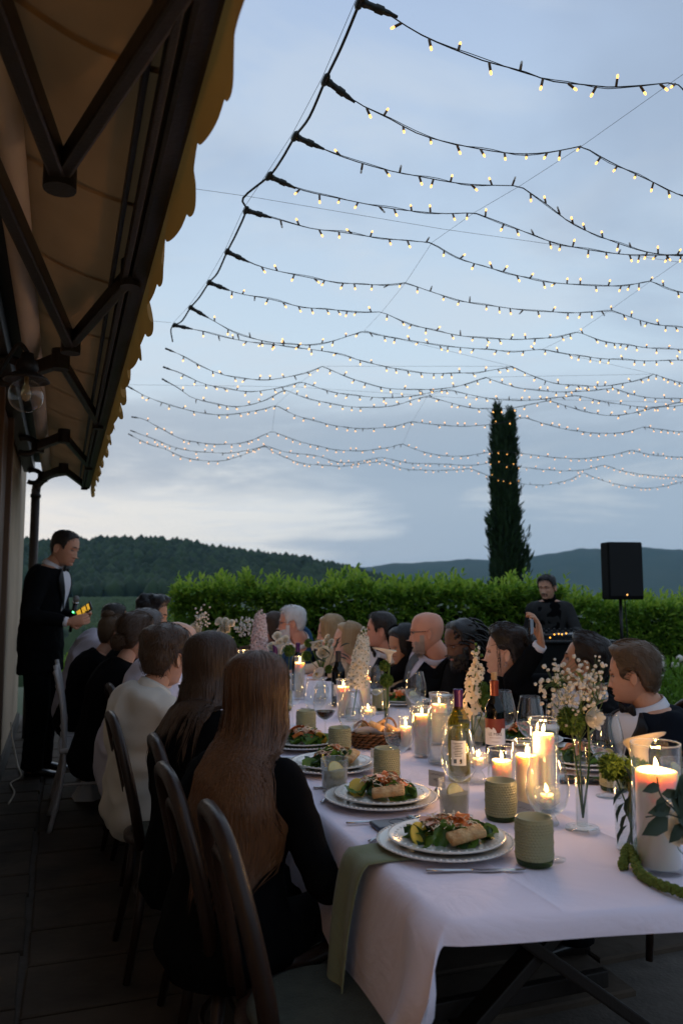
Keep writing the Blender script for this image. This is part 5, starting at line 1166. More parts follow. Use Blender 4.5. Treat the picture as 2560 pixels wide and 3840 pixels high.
# ---- hair
HL_T = np.radians([0, 25, 45, 62, 72, 84, 100, 118, 140, 180])
HLS = dict(short=[.082, .080, .068, .045, -.015, .012, .018, -.045, -.070, -.078], receding=[.098, .092, .085, .055, -.01, .012, .018, -.045, -.070, -.078], fringe=[.3, .3, .3, .3, .3, .3, .0, -.035, -.06, -.07],
           woman=[.080, .077, .066, .048, .02, .016, .014, -.045, -.072, -.082], full=[.075, .070, .05, .0, -.06, -.08, -.10, -.11, -.12, -.12])
def hairline(th, kind): return np.interp(np.abs(np.angle(np.exp(1j * th))), HL_T, HLS[kind])
def nrm_head(P): v = P - np.array((-.008, 0, .0)) * 1.0; v = v * np.array((1, 1.25, .9)); return v / (np.linalg.norm(v, axis=-1, keepdims=True) + 1e-9)
def cap_pt(th, z, kind, thick, lump, seed, opt):
    P = head_pt(th, z, opt.get('jaw', 1), opt.get('fat', 1)); hl = hairline(th, kind); k = smooth01((z - hl) / .022)
    top = 1 + .55 * smooth01((z - .03) / .06); N = nrm_head(P)
    l = np.array([mnoise.noise(Vector((p[0] * 26 + seed, p[1] * 26, p[2] * 26))) for p in P.reshape(-1, 3)]).reshape(P.shape[:-1])
    return P + N * ((thick * top * (1 + lump * l)) * k - .004 * (1 - k))[..., None]
def hair_cap(b, kind, thick, lump, seed, opt, mi=0):
    th = np.linspace(-PI, PI, 61)[:-1]; zs_ = np.concatenate([[.1189, .1165, .112, .105], np.arange(.096, -.13, -.0065)])
    P = np.array([cap_pt(th, np.full(60, z), kind, thick, lump, seed, opt) for z in zs_]); F = []
    for r in range(len(zs_) - 1):
        for c in range(60):
            if zs_[r] > hairline(th[c], kind) - .008: d = (c + 1) % 60; F.append((r * 60 + c, r * 60 + d, (r + 1) * 60 + d, (r + 1) * 60 + c))
    F.append(tuple(range(59, -1, -1))); b.add(P.reshape(-1, 3), F, mi)
def ribbons(b, paths, w, mi=0):
    """flat tapering strands"""
    for P in paths:
        P = np.asarray(P); k = len(P); t = np.gradient(P, axis=0); c = P.mean(0); o = P - np.array((c[0] * .2, 0, P[:, 2].mean())); sd = np.cross(t, o); sd /= np.linalg.norm(sd, axis=1)[:, None] + 1e-9
        ww = w * rng.uniform(.6, 1.3) * np.sin(np.linspace(.35, PI - .05, k))[:, None]
        V = np.stack([P - sd * ww, P + sd * ww], 1).reshape(-1, 3); b.add(V, [(2 * i, 2 * i + 1, 2 * i + 3, 2 * i + 2) for i in range(k - 1)], mi)
def cap_strands(b, kind, thick, seed, opt, n, L, flow, jit=.35, w=.0012, lift=.004):
    paths = []
    for _ in range(n):
        th = rng.uniform(-PI, PI); hl = float(hairline(th, kind)); z = rng.uniform(max(hl, -.12), .119)
        if z < hl or (abs(th) < .9 and rng.random() < .2): continue
        p = cap_pt(np.array(th), np.array(z), kind, thick, .0, seed, opt); N = nrm_head(p); d = np.asarray(flow(p, th), float) + rng.normal(0, jit, 3); d = unit(d - N * N.dot(d))
        l = L * rng.uniform(.6, 1.3); pts = []
        for t in np.linspace(0, 1, 5): pts.append(p + d * l * t + N * (lift * math.sin(t * 2.2) * rng.uniform(.3, 1.2) - (t * l) ** 2 * 5.2 + .0012))
        paths.append(pts)
    ribbons(b, paths, w)
def curtain(zb, backx, widths, open_deg, seed, off=.018, flare=0.0):
    """falling hair: returns f(th, v) in head space, v=0 crown, v=1 tip"""
    wz, ww = zip(*widths)
    def f(th, v):
        ztop = .119 + off * .8
        if v < .45:                                                # over the skull
            z = .119 - (.119 + .02) * (1 - math.cos(v / .45 * PI / 2)) if v > 0 else .119
            P = head_pt(np.array(th), np.array(z)); N = nrm_head(P); return P + N * off * (1 + .25 * (z > .06)) + (0, 0, .004)
        u = (v - .45) / .55; z = -.02 + (zb + .02) * u
        P0 = head_pt(np.array(th), np.array(-.02)); P0 = P0 + nrm_head(P0) * off
        c, s = math.cos(th), math.sin(th); w = np.interp(-z, wz, ww); bx = np.interp(-z, [q[0] for q in backx], [q[1] for q in backx]); e = 2 / 2.3
        x = (-bx if c < 0 else bx * .6) * abs(c) ** e; y = math.copysign(abs(s) ** e, s) * w
        k2 = smooth01((-z - .06) / .09); x = x * (1 - k2) - bx * (.74 + .26 * abs(c)) * k2; y *= 1 - .16 * k2
        k = smooth01(u / .22); return np.array((P0[0] * (1 - k) + x * k, P0[1] * (1 - k) + y * k, z))
    return f
def long_hair(b, fn, open_deg, zjit, seed, nstr, w=.0016, lock=.006):
    t0 = math.radians(open_deg); th = np.linspace(t0, 2 * PI - t0, 96); vs = np.concatenate([np.linspace(0, .45, 12), np.linspace(.48, .86, 18)])
    def pt(a, v, o=0.0):
        p = fn(a, v); l = lock * smooth01((v - .15) / .5) * (mnoise.noise(Vector((a * 9 + seed, v * 1.2, seed))) + .6 * mnoise.noise(Vector((a * 23 + seed, v * 1.6, 2))))
        nrm = unit(p * (1, 1, .15 if v > .4 else 1)); q = p + nrm * (l + o)
        if v > .5: q[2] += zjit * (v - .5) * 2 * mnoise.noise(Vector((a * 5 + seed, 0, 0)))
        return q
    b.grid([[pt(a, v) for a in th] for v in vs])
    paths = []
    for q_ in range(nstr * 2):
        a = rng.uniform(t0, 2 * PI - t0); v0 = rng.uniform(.0, .55) ** 1.2 if q_ % 2 else rng.uniform(.45, .7); v1 = min(1.04, v0 + rng.uniform(.35, .8)) if q_ % 2 else rng.uniform(.84, 1.14); o = rng.uniform(.0002, .0035) * (1 if rng.random() < .94 else 3.0); da = rng.normal(0, .05)
        paths.append([pt(min(max(a + da * t + .03 * math.sin(t * 4 + a * 7), t0), 2 * PI - t0), v0 + (v1 - v0) * t, o) for t in np.linspace(0, 1, 11)])
    ribbons(b, paths, w)
def bun(b, c, r, seed, n=70):
    c = np.array(c); P = []
    for j in range(9):
        P.append([c + np.array((r[0] * math.sin(j * PI / 8) * math.cos(q), r[1] * math.sin(j * PI / 8) * math.sin(q), r[2] * math.cos(j * PI / 8))) * (1 + .16 * nz((math.cos(q) * 2, math.sin(q) * 2, j * .5), 1.2, seed)) for q in np.arange(14) * 2 * PI / 14])
    b.grid(P, True); paths = []
    for _ in range(n):
        ax = unit(rng.normal(0, 1, 3) + (1.2, 0, 0)); u = unit(np.cross(ax, rng.normal(0, 1, 3))); v = np.cross(ax, u); a0 = rng.uniform(0, 6.3)
        paths.append([c + (u * math.cos(a) + v * math.sin(a)) * np.array(r) * rng.uniform(1.0, 1.1) for a in np.linspace(a0, a0 + 2.2, 8)])
    ribbons(b, paths, .0022)
def beard_mesh(b, thick, opt, low=-.118, moust=True, full=True):
    th = np.linspace(-1.45, 1.45, 41); zs_ = np.arange(-.012, -.124, -.004); base = np.array([face_disp(head_pt(th, np.full(41, z), opt.get('jaw', 1), opt.get('fat', 1)), opt.get('nose', 1)) for z in zs_]); F = []; V = base.copy()
    for r, z in enumerate(zs_):
        for c, t in enumerate(th):
            p = base[r, c]; y = abs(p[1]); k = smooth01((abs(t) - 1.05) / .2) * smooth01((-.0 - z) / .02) + smooth01((-.078 - z) / .012) + smooth01((y - .034) / .014) * smooth01((-.042 - z) / .02)
            if not full: k *= .12
            if moust: k += .9 * ga(z, -.0575, .005) * ga(y, 0, .026) + .9 * ga(y, .029, .006) * ga(z, -.07, .014)
            k = min(1, k); V[r, c] = p + nrm_head(p) * (thick * k * (1 + .35 * nz(p, 60)) - .003 * (1 - k)) + np.array((0, 0, -thick * .8)) * smooth01((-.10 - z) / .02)
    b.grid(V)
def transform(b, R, t, s=1.0):
    b.v = [(v * s) @ R.T + t for v in b.v]; return b
def flow_back(p, th): return (-1, .25 * np.sign(p[1]) if abs(p[1]) > .03 else 0, -.15 - .9 * max(0, -p[0] * 6))
def flow_down(p, th): return (-.25, p[1] * 3, -1)
from mathutils.bvhtree import BVHTree
def drape(tz, V, m, z0, tree):
    """lay falling hair on the shoulders and back of the garment"""
    V = np.array(V); pz, nz_ = tz.p[0][2], tz.p[2][2]
    for i, v in enumerate(V):
        if v[2] > z0: continue
        u = min(max((v[2] - pz) / (nz_ - pz), -.05), .99); r, f, d = tz.ax(u); f = f if f.dot(tz.f) > 0 else -f; q = v - tz.c(u)
        a = np.interp(u, tz.sec[:, 0], tz.sec[:, 1]) * tz.sc; bb = np.interp(u, tz.sec[:, 0], tz.sec[:, 2]) * tz.sc
        x, y = q.dot(r) / a, q.dot(f) / bb
        if abs(x) < 1.0:
            yn = -math.sqrt(1 - x * x)
            if y > yn: v = v + f * ((yn - y) * bb)
        h, n, _, dist = tree.find_nearest(Vector(v))
        h, n = np.array(h), np.array(n); e = (v - h).dot(n)
        if e < m: v = v + n * (m - e)
        V[i] = v
    return V
def tz_f(a): return np.array((math.cos(a), math.sin(a), 0))
def person(label, hpx, Y, yaw, body, pelvis, pitch=0, roll=0, sex='m', sk='skin_fair', hair=('short', 'hair_brown'), top='suit_black', shirt='shirt_white', neck=None, opt=None, sc=1.0, beard=None, glasses=False, arms=None, legs='suit_black', stand=False, hands=None,
           skirt=False, low_neck=.0, bulge=.02, shawl=None, earring=False, sleeves=True, hsc=.965, floor=0.0, tie=None):
    opt = opt or {}; fem = sex == 'f'; D = math.radians
    H_ = W(*hpx, Y); yaw_, by = D(yaw), D(body)
    Rh = np.array((Matrix.Rotation(yaw_, 3, 'Z') @ Matrix.Rotation(D(pitch), 3, 'Y') @ Matrix.Rotation(D(roll), 3, 'X')))
    pel = np.array((pelvis[0], pelvis[1], pelvis[2] if len(pelvis) > 2 else min(.53, H_[2] - .60)))
    hs = sc * hsc
    nb = H_ + Rh @ (np.array((-.038, 0, -.108)) * hs); nb = nb - tz_f(by) * .018 * sc + (0, 0, -.014 * sc)
    o = thing('person', label, 'person', (pel[0], pel[1], floor))
    tz = Torso(pel, nb, by, fem, sc, bulge)
    # body: head, neck, torso, limbs
    hb = MB(); build_head(hb, opt); transform(hb, Rh, H_, hs)
    nr = (.047 if fem else .056) * sc * opt.get('neck', 1)
    body = hb; hb0 = H_ + Rh @ (np.array((-.012, 0, -.055)) * hs)
    body.tube([tz.c(.93), nb, (nb + hb0) / 2, hb0], [nr * 1.25, nr * 1.04, nr * .98, nr * 1.0], 18)
    tz.loft(body, -.05, 1.0, -.012 * sc)
    sh = [tz.c(.835) + tz.ax(.835)[0] * sg * (.150 if fem else .172) * sc for sg in (1, -1)]
    l1, l2 = .285 * sc, .255 * sc; tgt = arms or [None, None]; J = []
    for i, sg in enumerate((1, -1)):
        tg = tgt[i] if tgt[i] is not None else (pel + tz.f * .36 + tz.r * sg * .16 + np.array((0, 0, .24)) if not stand else sh[i] + np.array((0, 0, -.53)) * sc + tz.f * .06 + tz.r * sg * .05)
        el, wr = ik(sh[i], np.asarray(tg, float), l1, l2, np.array((0, 0, -1.0)) + tz.r * sg * .5 - tz.f * .35); J.append((sh[i], el, wr))
        body.tube([sh[i], (sh[i] + el) / 2, el, (el + wr) / 2, wr], np.array([.048, .044, .038, .036, .024]) * sc * (.86 if fem else 1), 12)
        hd = (hands or [None, None])[i]
        if hd != 'none':
            if hd is None: hand(body, wr, unit(wr - el) * .8 + tz.f * .5, np.array((0, 0, -1.0)), .55, .5, sc * (.9 if fem else 1), -sg)
            else: hand(body, wr, np.asarray(hd[0], float), np.asarray(hd[1], float), hd[2], hd[3], sc * (.9 if fem else 1), hd[4] if len(hd) > 4 else -sg)
    ft = []
    for sg in (1, -1):
        hip = pel + tz.r * sg * .085 * sc
        if stand: kn = hip + np.array((0, 0, -.44 * (pel[2] - floor) / .92)) + tz.f * .03 + tz.r * sg * .01; an = np.array((hip[0], hip[1], floor + .085)) + tz.r * sg * .02
        else: kn = hip + tz.f * .40 * sc + tz.r * sg * .03; kn[2] = max(floor + .42, .46); an = kn + tz.f * (-.02) ; an[2] = floor + .085
        body.tube([hip, kn, an, an + (0, 0, -.05)], np.array([.075, .052, .036, .036]) * sc, 10); ft.append((hip, kn, an))
    mats_ = [MATS[sk], MATS['eye_white'], MATS['iris'], MATS['lips']]
    body.build('body', mats_, o, world=True)
    # lower clothes
    b = MB()
    if skirt:
        tz.loft(b, -.10, .12, .016)
        for hip, kn, an in ft: b.tube([hip, kn + (0, 0, .01), kn + tz.f * .03 + (0, 0, -.16)], [.098, .088, .10], 12)
    else:
        tz.loft(b, -.10, .02, .004)
        for hip, kn, an in ft: b.tube([hip, (hip + kn) / 2, kn, (kn + an) / 2, an + (0, 0, -.035)], np.array([.100, .090, .076, .070, .073]) * sc, 12)
    union(b, .018, 2, .004, 3 + H_[0]).build('skirt' if skirt else 'trousers', MATS[legs], o, world=True)
    for hip, kn, an in ft:
        b = MB(); c_ = an + tz.f * .06 + np.array((0, 0, floor - an[2] + .04)); R = np.stack([tz.f, -tz.r, (0, 0, 1)], 1); rows_ = []
        for x, w, h in ((-.115, .012, .03), (-.10, .034, .065), (-.05, .040, .085), (.02, .042, .06), (.09, .046, .042), (.135, .036, .034), (.155, .012, .022)):
            rows_.append([c_ + R @ np.array((x, w * math.cos(q), -.038 + h / 2 + h / 2 * math.sin(q))) for q in np.arange(12) * 2 * PI / 12])
        b.grid(rows_, True, 0, True, True); b.build('shoe', MATS['leather'], o, world=True)
    # top
    jack = top.startswith(('suit', 'blazer', 'jacket')); utop = .955 if jack else (.975 - low_neck)
    b = MB(); hem = -.30 if (stand and jack) else -.08
    if stand and jack: b.grid([[tz.pt(max(u, -.04), p, .020 + .03 * max(0, -u)) + np.array((0, 0, min(0, u + .04) * .62)) for p in np.arange(24) * 2 * PI / 24] for u in np.linspace(hem, utop, 26)], True, 0, True, True)
    else: tz.loft(b, hem - .05, utop, .018 if jack else .016, flare=.10)
    for i, (s_, e_, w_) in enumerate(J):
        if not sleeves: b.tube([s_ - tz.ax(.83)[0] * (1 if i == 0 else -1) * .05, s_, s_ + (e_ - s_) * .25], np.array([.05, .054, .050]) * sc, 12); continue
        cuff = w_ + (e_ - w_) * (.10 if jack else .03); k_ = (.90 if fem else 1) * sc; x = 1.0 if jack else .92
        inner = s_ - tz.ax(.83)[0] * (1 if i == 0 else -1) * .06
        b.tube(catmull([inner, s_ + (0, 0, .004), (s_ + e_) / 2, e_, (e_ + cuff) / 2, cuff], 4), np.interp(np.linspace(0, 1, 21), [0, .2, .4, .6, .8, 1], np.array([.055, .062, .058, .053, .048, .041]) * k_ * x), 14)
        if jack and (hands is None or hands[i] != 'none'):
            cb = MB(); cb.tube([cuff + (e_ - w_) * .05, w_ + (e_ - w_) * .015], [.034 * sc, .033 * sc], 14); cb.build('cuff', MATS[shirt], o, world=True)
    shirt_like = top.startswith('shirt')
    gar = union(b, .0125, 3, .021 if shirt_like else .0055, 11 + 7 * H_[0], fs=5.5 if shirt_like else 9)
    tree = BVHTree.FromPolygons([tuple(v) for v in np.concatenate(gar.v)], gar.f) if hair[0] == 'long' else None
    gar.build('jacket' if jack else ('shirt' if shirt_like else ('dress' if fem else 'top')), MATS[top], o, world=True)
    nb_ax = tz.ax(1.0)
    def collar(m, r0, gap, hback, hfront, name='collar'):
        cb = MB(); r, f, d = nb_ax; f = f if f.dot(tz.f) > 0 else -f; rows_ = []
        for k, (rr, zz) in enumerate(((r0, -.012), (r0 + .001, .3), (r0 + .002, .85), (r0 + .005, 1.0), (r0 + .012, .72), (r0 + .019, .25), (r0 + .023, .02))):
            row = []
            for a in np.linspace(gap, 2 * PI - gap, 34):
                h = hback + (hfront - hback) * (.5 + .5 * math.cos(a)); x = .010 * (1 if abs(zz) < .3 and k > 3 else 0) * ga(a if a < PI else 2 * PI - a, gap, .35)
                row.append(nb + d * (h * zz - .012) + f * ((rr * 1.0 + x) * math.cos(a) + .006) + r * rr * 1.03 * math.sin(a) - d * .020 * (.5 + .5 * math.cos(a)))
            rows_.append(row)
        cb.grid(rows_); q = cb.build(name, MATS[m], o, world=True); md = q.modifiers.new('t', 'SOLIDIFY'); md.thickness = .0018; return q
    if jack and neck != 'turtle':
        vw = lambda u: .04 + .46 * smooth01((u - .42) / .62); us = np.linspace(.42, .985, 20)
        b = MB(); tz.patch(b, us, lambda u: -vw(u) - .10, lambda u: vw(u) + .10, lambda u: .0255 if u < .95 else .0255 - (u - .95) * .35); b.build('shirt_front', MATS[shirt], o, world=True)
        for sg in (-1, 1):
            b = MB(); lw = lambda u: (.34 * smooth01((u - .40) / .35) * (1 if u < .86 else max(.42, 1 - (u - .86) * 5)))
            tz.patch(b, np.linspace(.40, .975, 22), lambda u: sg * vw(u), lambda u: sg * (vw(u) + lw(u)), lambda u: .033 if u < .93 else .033 - (u - .93) * .25, n=5)
            q = b.build('lapel', MATS['satin' if neck == 'bow' else top], o, world=True); md = q.modifiers.new('t', 'SOLIDIFY'); md.thickness = .003
        collar(shirt, nr * 1.10, .22, .040, .030)
        c0 = tz.pt(.965, 0, .020) + np.array((0, 0, .012))
        if neck == 'bow':
            r, f, d = tz.ax(.97); f = f if f.dot(tz.f) > 0 else -f; f = unit(f + 0 * d); k_ = 1.12 * sc
            bt = MB()
            for sg in (-1, 1): bt.grid([[c0 + (r * sg * x + d * (h * math.sin(q)) + f * (.006 + t_ * math.cos(q))) * k_ for q in np.arange(10) * 2 * PI / 10] for x, h, t_ in ((.003, .009, .006), (.014, .013, .008), (.032, .021, .009), (.046, .025, .008), (.052, .024, .004))], True, 0, True, True)
            bt.ell(c0 + f * .009 * k_, (.010 * k_, .010 * k_, .011 * k_)); bt.build('bow_tie', MATS['satin'], o, world=True)
        elif tie:
            bt = MB(); tz.patch(bt, np.linspace(.15, .955, 18), lambda u: -.16 - .22 * smooth01((.9 - u) / .5) if u < .93 else -.20, lambda u: .16 + .22 * smooth01((.9 - u) / .5) if u < .93 else .20, .0305, n=5); bt.ell(c0, (.019, .019, .021)); bt.build('tie', MATS[tie], o, world=True)
    elif shirt_like: collar(top, nr * 1.12, .22, .046, .034)
    elif neck == 'turtle':
        b = MB(); b.tube([tz.c(.95), tz.c(.99), nb + nb_ax[2] * .045], [nr * 1.5, nr * 1.22, nr * 1.14], 18); tz.patch(b, np.linspace(.3, .97, 14), lambda u: -.3 - .25 * u, lambda u: .3 + .25 * u, .022); b.build('roll_neck', MATS[shirt], o, world=True)
        for sg in (-1, 1):
            b = MB(); tz.patch(b, np.linspace(.2, .97, 18), lambda u: sg * (.30 + .22 * u), lambda u: sg * (.62 + .25 * u), .0285, n=5); b.build('lapel', MATS[top], o, world=True)
    if shawl:
        b = MB(); sr = []
        for u, of in ((.99, .006), (.96, .016), (.9, .030), (.8, .045), (.66, .050), (.5, .052), (.40, .046)):
            sr.append([tz.pt(u, p, of * 1.0 + .075 * smooth01((.93 - u) / .15) * abs(math.sin(p)) * .55 + .012 * math.sin(p * 9 + u * 14)) for p in np.linspace(.22, 2 * PI - .22, 60)])
        b.grid(sr); q = b.build('shawl', MATS[shawl], o, world=True); md = q.modifiers.new('t', 'SOLIDIFY'); md.thickness = .006
    # hair
    kind = hair[0]; hm = MATS[hair[1]]; b = MB(); sd = abs(H_[0]) * 31 + 1
    near = min(1.0, 3.0 / Y)
    if kind in ('short', 'messy', 'curly', 'receding', 'swept', 'crop'):
        tk = dict(short=.013, messy=.020, curly=.024, receding=.010, swept=.022, crop=.006)[kind]; hlk = 'receding' if kind == 'receding' else 'short'
        hair_cap(b, hlk, tk, dict(curly=.9, messy=.45, swept=.4).get(kind, .25), sd, opt)
        fl = flow_down if kind in ('short', 'crop', 'messy') else flow_back
        if kind == 'curly':
            cs = []
            for _ in range(int(240 * near)):
                th = rng.uniform(-PI, PI); z = rng.uniform(max(float(hairline(th, hlk)), -.08), .118); p = cap_pt(np.array(th), np.array(z), hlk, tk, .3, sd, opt); N = nrm_head(p); u = unit(np.cross(N, rng.normal(0, 1, 3))); v = np.cross(N, u)
                cs.append([p + (u * math.cos(a) + v * math.sin(a)) * .008 + N * (.002 + .0015 * a / 3) for a in np.linspace(0, 5, 9)])
            ribbons(b, cs, .0022)
        else: cap_strands(b, hlk, tk, sd, opt, int(900 * near + 150), dict(messy=.034, swept=.048, crop=.012).get(kind, .026), fl, .5 if kind != 'swept' else .3, .0012 / near ** .5, .006 if kind in ('messy', 'swept') else .003)
        if hair[1] != 'hair_white' or True:
            for sy in (-1, 1): ribbons(b, [[face_disp(head_pt(np.array(sy * a), np.array(.0225 + .003 * math.sin((a - .12) * 4) + k * .0016)), brow=1.2) + (.0022, 0, 0) for a in np.linspace(.12, .62, 7)] for k in (-1, 0, 1)], .0026)
    elif kind == 'fringe':
        hair_cap(b, 'fringe', .004, .3, sd, opt)
        for sy in (-1, 1): ribbons(b, [[face_disp(head_pt(np.array(sy * a), np.array(.0225 + .003 * math.sin((a - .12) * 4)))) + (.002, 0, 0) for a in np.linspace(.12, .62, 7)]], .002)
    elif kind == 'long':
        z0 = hair[2]; fn = curtain(z0, hair[6], [(0, .092), (.12, .102), (.22, hair[3]), (.31, hair[3] * 1.0), (.42, hair[3] * .62), (.6, hair[3] * .5)], hair[4], sd, .015)
        hair_cap(b, 'woman', .012, .1, sd, opt); long_hair(b, fn, hair[4], .09, sd, hair[5], .0012)
    elif kind == 'bob':
        fn = curtain(hair[2], [(0, .118), (.15, .112), (.3, .10)], [(0, .098), (.1, .104), (.2, .095), (.3, .085)], hair[3], sd, .022); hair_cap(b, 'woman', .014, .1, sd, opt); long_hair(b, fn, hair[3], .05, sd, 420, .0017)
    elif kind in ('lowbun', 'topbun', 'updo'):
        tk = dict(lowbun=.012, topbun=.012, updo=.024)[kind]; hair_cap(b, 'woman', tk, .25 if kind != 'updo' else .5, sd, opt)
        tgt_ = np.array(dict(lowbun=(-.125, 0, -.035), topbun=(-.055, 0, .135), updo=(-.11, 0, .055))[kind]); cap_strands(b, 'woman', tk, sd, opt, int(700 * near + 200), .055, lambda p, th: unit(tgt_ - p), .16 if kind != 'updo' else .4, .0015 / near ** .5, .006)
        bun(b, tgt_, dict(lowbun=(.036, .045, .045), topbun=(.045, .045, .030), updo=(.055, .065, .062))[kind], sd, 90)
        if kind == 'updo':
            wisps = [[np.array((.034 - .016 * t + .008 * math.sin(t * 6 + k), sy * (.080 + .008 * t + .008 * math.sin(t * 5 + k * 1.7)), .045 - .17 * t)) for t in np.linspace(0, 1, 10)] for sy in (-1, 1) for k in range(5)]; ribbons(b, wisps, .0016)
            wisps = [[np.array((-.085 - .02 * t, .05 * math.sin(k * 2.1) + .01 * math.sin(t * 6 + k), -.055 - .10 * t)) for t in np.linspace(0, 1, 9)] for k in range(9)]; ribbons(b, wisps, .0015)
    elif kind == 'dreads':
        hair_cap(b, 'receding', .012, .5, sd, opt)
        for k in range(46):
            a = rng.uniform(.6, 2 * PI - .6); z = rng.uniform(.0, .11); p = head_pt(np.array(a), np.array(z)); N = nrm_head(p); e = np.array((-.14 + rng.normal(0, .02), rng.normal(0, .045), rng.uniform(-.20, -.06)))
            b.tube(catmull([p, p + N * .016 + (-.02, 0, .004), (p + e) / 2 + N * .03 + (-.035, 0, .02), e], 4), [.006] * 12 + [.003], 6)
    if b.n: transform(b, Rh, H_, hs)
    if kind == 'long': b.v = [drape(tz, v, .016, tz.p[2][2] + .07, tree) for v in b.v]
    if b.n: b.build('hair', hm, o, world=True)
    if beard:
        b = MB(); beard_mesh(b, beard[1], opt, full=len(beard) < 3); cap = []
        for _ in range(int(500 * near) if len(beard) < 3 else 0):
            a = rng.uniform(-1.4, 1.4); z = rng.uniform(-.118, -.04)
            if z > -.08 and abs(a) < .75 : continue
            p = face_disp(head_pt(np.array(a), np.array(z), opt.get('jaw', 1), opt.get('fat', 1))); N = nrm_head(p); cap.append([p + N * beard[1] * .8, p + N * (beard[1] + .003) + (0, 0, -.007), p + N * (beard[1] + .002) + (0, 0, -.018 - beard[1])])
        ribbons(b, cap, .0012); transform(b, Rh, H_, hs); b.build('beard', MATS[beard[0]], o, world=True)
    if glasses:
        b = MB()
        for sy in (-1, 1):
            b.tube([(.100 - .004 * abs(math.sin(q)), sy * .033 + .023 * math.cos(q), .002 + .017 * math.sin(q)) for q in np.linspace(0, 2 * PI, 17)], .0016, 5); b.tube([(.098, sy * .056, .006), (.05, sy * .080, .008), (-.012, sy * .084, .010)], .0020, 5)
        b.tube([(.101, -.010, .006), (.104, 0, .009), (.101, .010, .006)], .0016, 5); transform(b, Rh, H_, hs); b.build('glasses', MATS['iron'], o, world=True)
    if earring:
        b = MB(); b.tube([(-.008 + .007 * math.sin(q), .086, -.052 + .010 * math.cos(q)) for q in np.linspace(0, 2 * PI, 15)], .0013, 5); b.tube([(-.008 + .007 * math.sin(q), -.086, -.052 + .010 * math.cos(q)) for q in np.linspace(0, 2 * PI, 15)], .0013, 5); transform(b, Rh, H_, hs); b.build('earrings', MATS['steel'], o, world=True)
    return o, tz, J
def seat(s, t): return tuple(T(s, t)[:2])
# right side of the table, near to far
person('man in a black dinner jacket and bow tie, nearest on the right side', (2372, 2532), 3.4, 152, 190, (*seat(1.58, 1.32), .45), 4, 0, 'm', 'skin_fair', ('swept', 'hair_light_brown'), 'suit_navy', neck='bow', opt=dict(jaw=1.05, nose=.95), bulge=.03)
_w = W(2028, 2415, 3.85)
person('man leaning back in a white shirt and dark jacket, holding up a phone', (2190, 2486), 3.8, 160, 195, (*seat(1.60, 1.92), .46), -14, 0, 'm', 'skin_tan', ('swept', 'hair_dark'), 'suit_black', neck='open', beard=None, opt=dict(nose=1.05), arms=[_w, None], hands=[((-.12, 0, 1), (-1, .15, .05), (.95, .75, .85, .9), .7), None])
person('woman with pinned up brown hair and hoop earrings in a black top', (1893, 2448), 4.05, 166, 170, (*seat(1.50, 2.36), .47), -3, 0, 'f', 'skin_pale', ('updo', 'hair_dark'), 'dress_black', earring=True, opt=dict(jaw=.92, nose=.9), skirt=True, legs='dress_black', low_neck=.03)
person('bearded man with long dreadlocks in black, looking down', (1730, 2412), 4.5, 203, 185, (*seat(1.48, 2.92), .49), 14, 0, 'm', 'skin_dark', ('dreads', 'hair_black'), 'suit_black', neck='turtle', shirt='dress_black', beard=('hair_black', .016), opt=dict(nose=1.05))
person('bald bearded man with glasses in a dark suit and grey tie', (1600, 2372), 4.9, 172, 185, (*seat(1.46, 3.36), .5), 2, 0, 'm', 'skin_red', ('none', 'hair_grey'), 'suit_black', tie='tie_grey', shirt='shirt_lilac', beard=('beard_grey', .0035), glasses=True, opt=dict(fat=1.05, jaw=1.15, neck=1.12), sc=1.06)
person('woman with black hair in a cream shawl, looking down', (1512, 2422), 5.25, 203, 190, (*seat(1.50, 3.80), .47), 12, 0, 'f', 'skin_tan', ('bob', 'hair_black', -.13, 55), 'knit_cream', shawl='knit_cream', skirt=True, legs='dress_black')
person('man with dark hair in a dinner jacket, an olive shawl before him', (1425, 2364), 5.6, 176, 195, (*seat(1.46, 4.15), .5), -3, 0, 'm', 'skin_red', ('short', 'hair_dark'), 'suit_black', neck='bow', opt=dict(fat=1.05))
person('smiling blond woman in a cream knit top', (1300, 2404), 5.75, 190, 200, (*seat(1.32, 4.52), .48), -6, 0, 'f', 'skin_pale', ('bob', 'hair_blond', -.10, 62), 'knit_cream', shawl='shawl', skirt=True, legs='knit_cream')
person('blond woman with a loose bob, half hidden by flowers', (1238, 2372), 6.2, 182, 190, (*seat(1.40, 4.95), .5), 4, 0, 'f', 'skin_pale', ('bob', 'hair_blond', -.13, 52), 'brown_top', skirt=True, legs='dress_black')
person('white haired bearded man in a blue blazer', (1094, 2336), 6.35, 182, 190, (*seat(1.12, 5.35), .5), 2, 0, 'm', 'skin_red', ('short', 'hair_white'), 'blazer_blue', beard=('hair_white', .012), glasses=True, sc=1.05, opt=dict(fat=1.03))
person('woman with brown hair almost hidden behind the pink delphinium', (1022, 2356), 6.9, 195, 190, (*seat(1.06, 5.95), .5), 5, 0, 'f', 'skin_fair', ('bob', 'hair_brown', -.14, 50), 'brown_top', skirt=True, legs='dress_black')
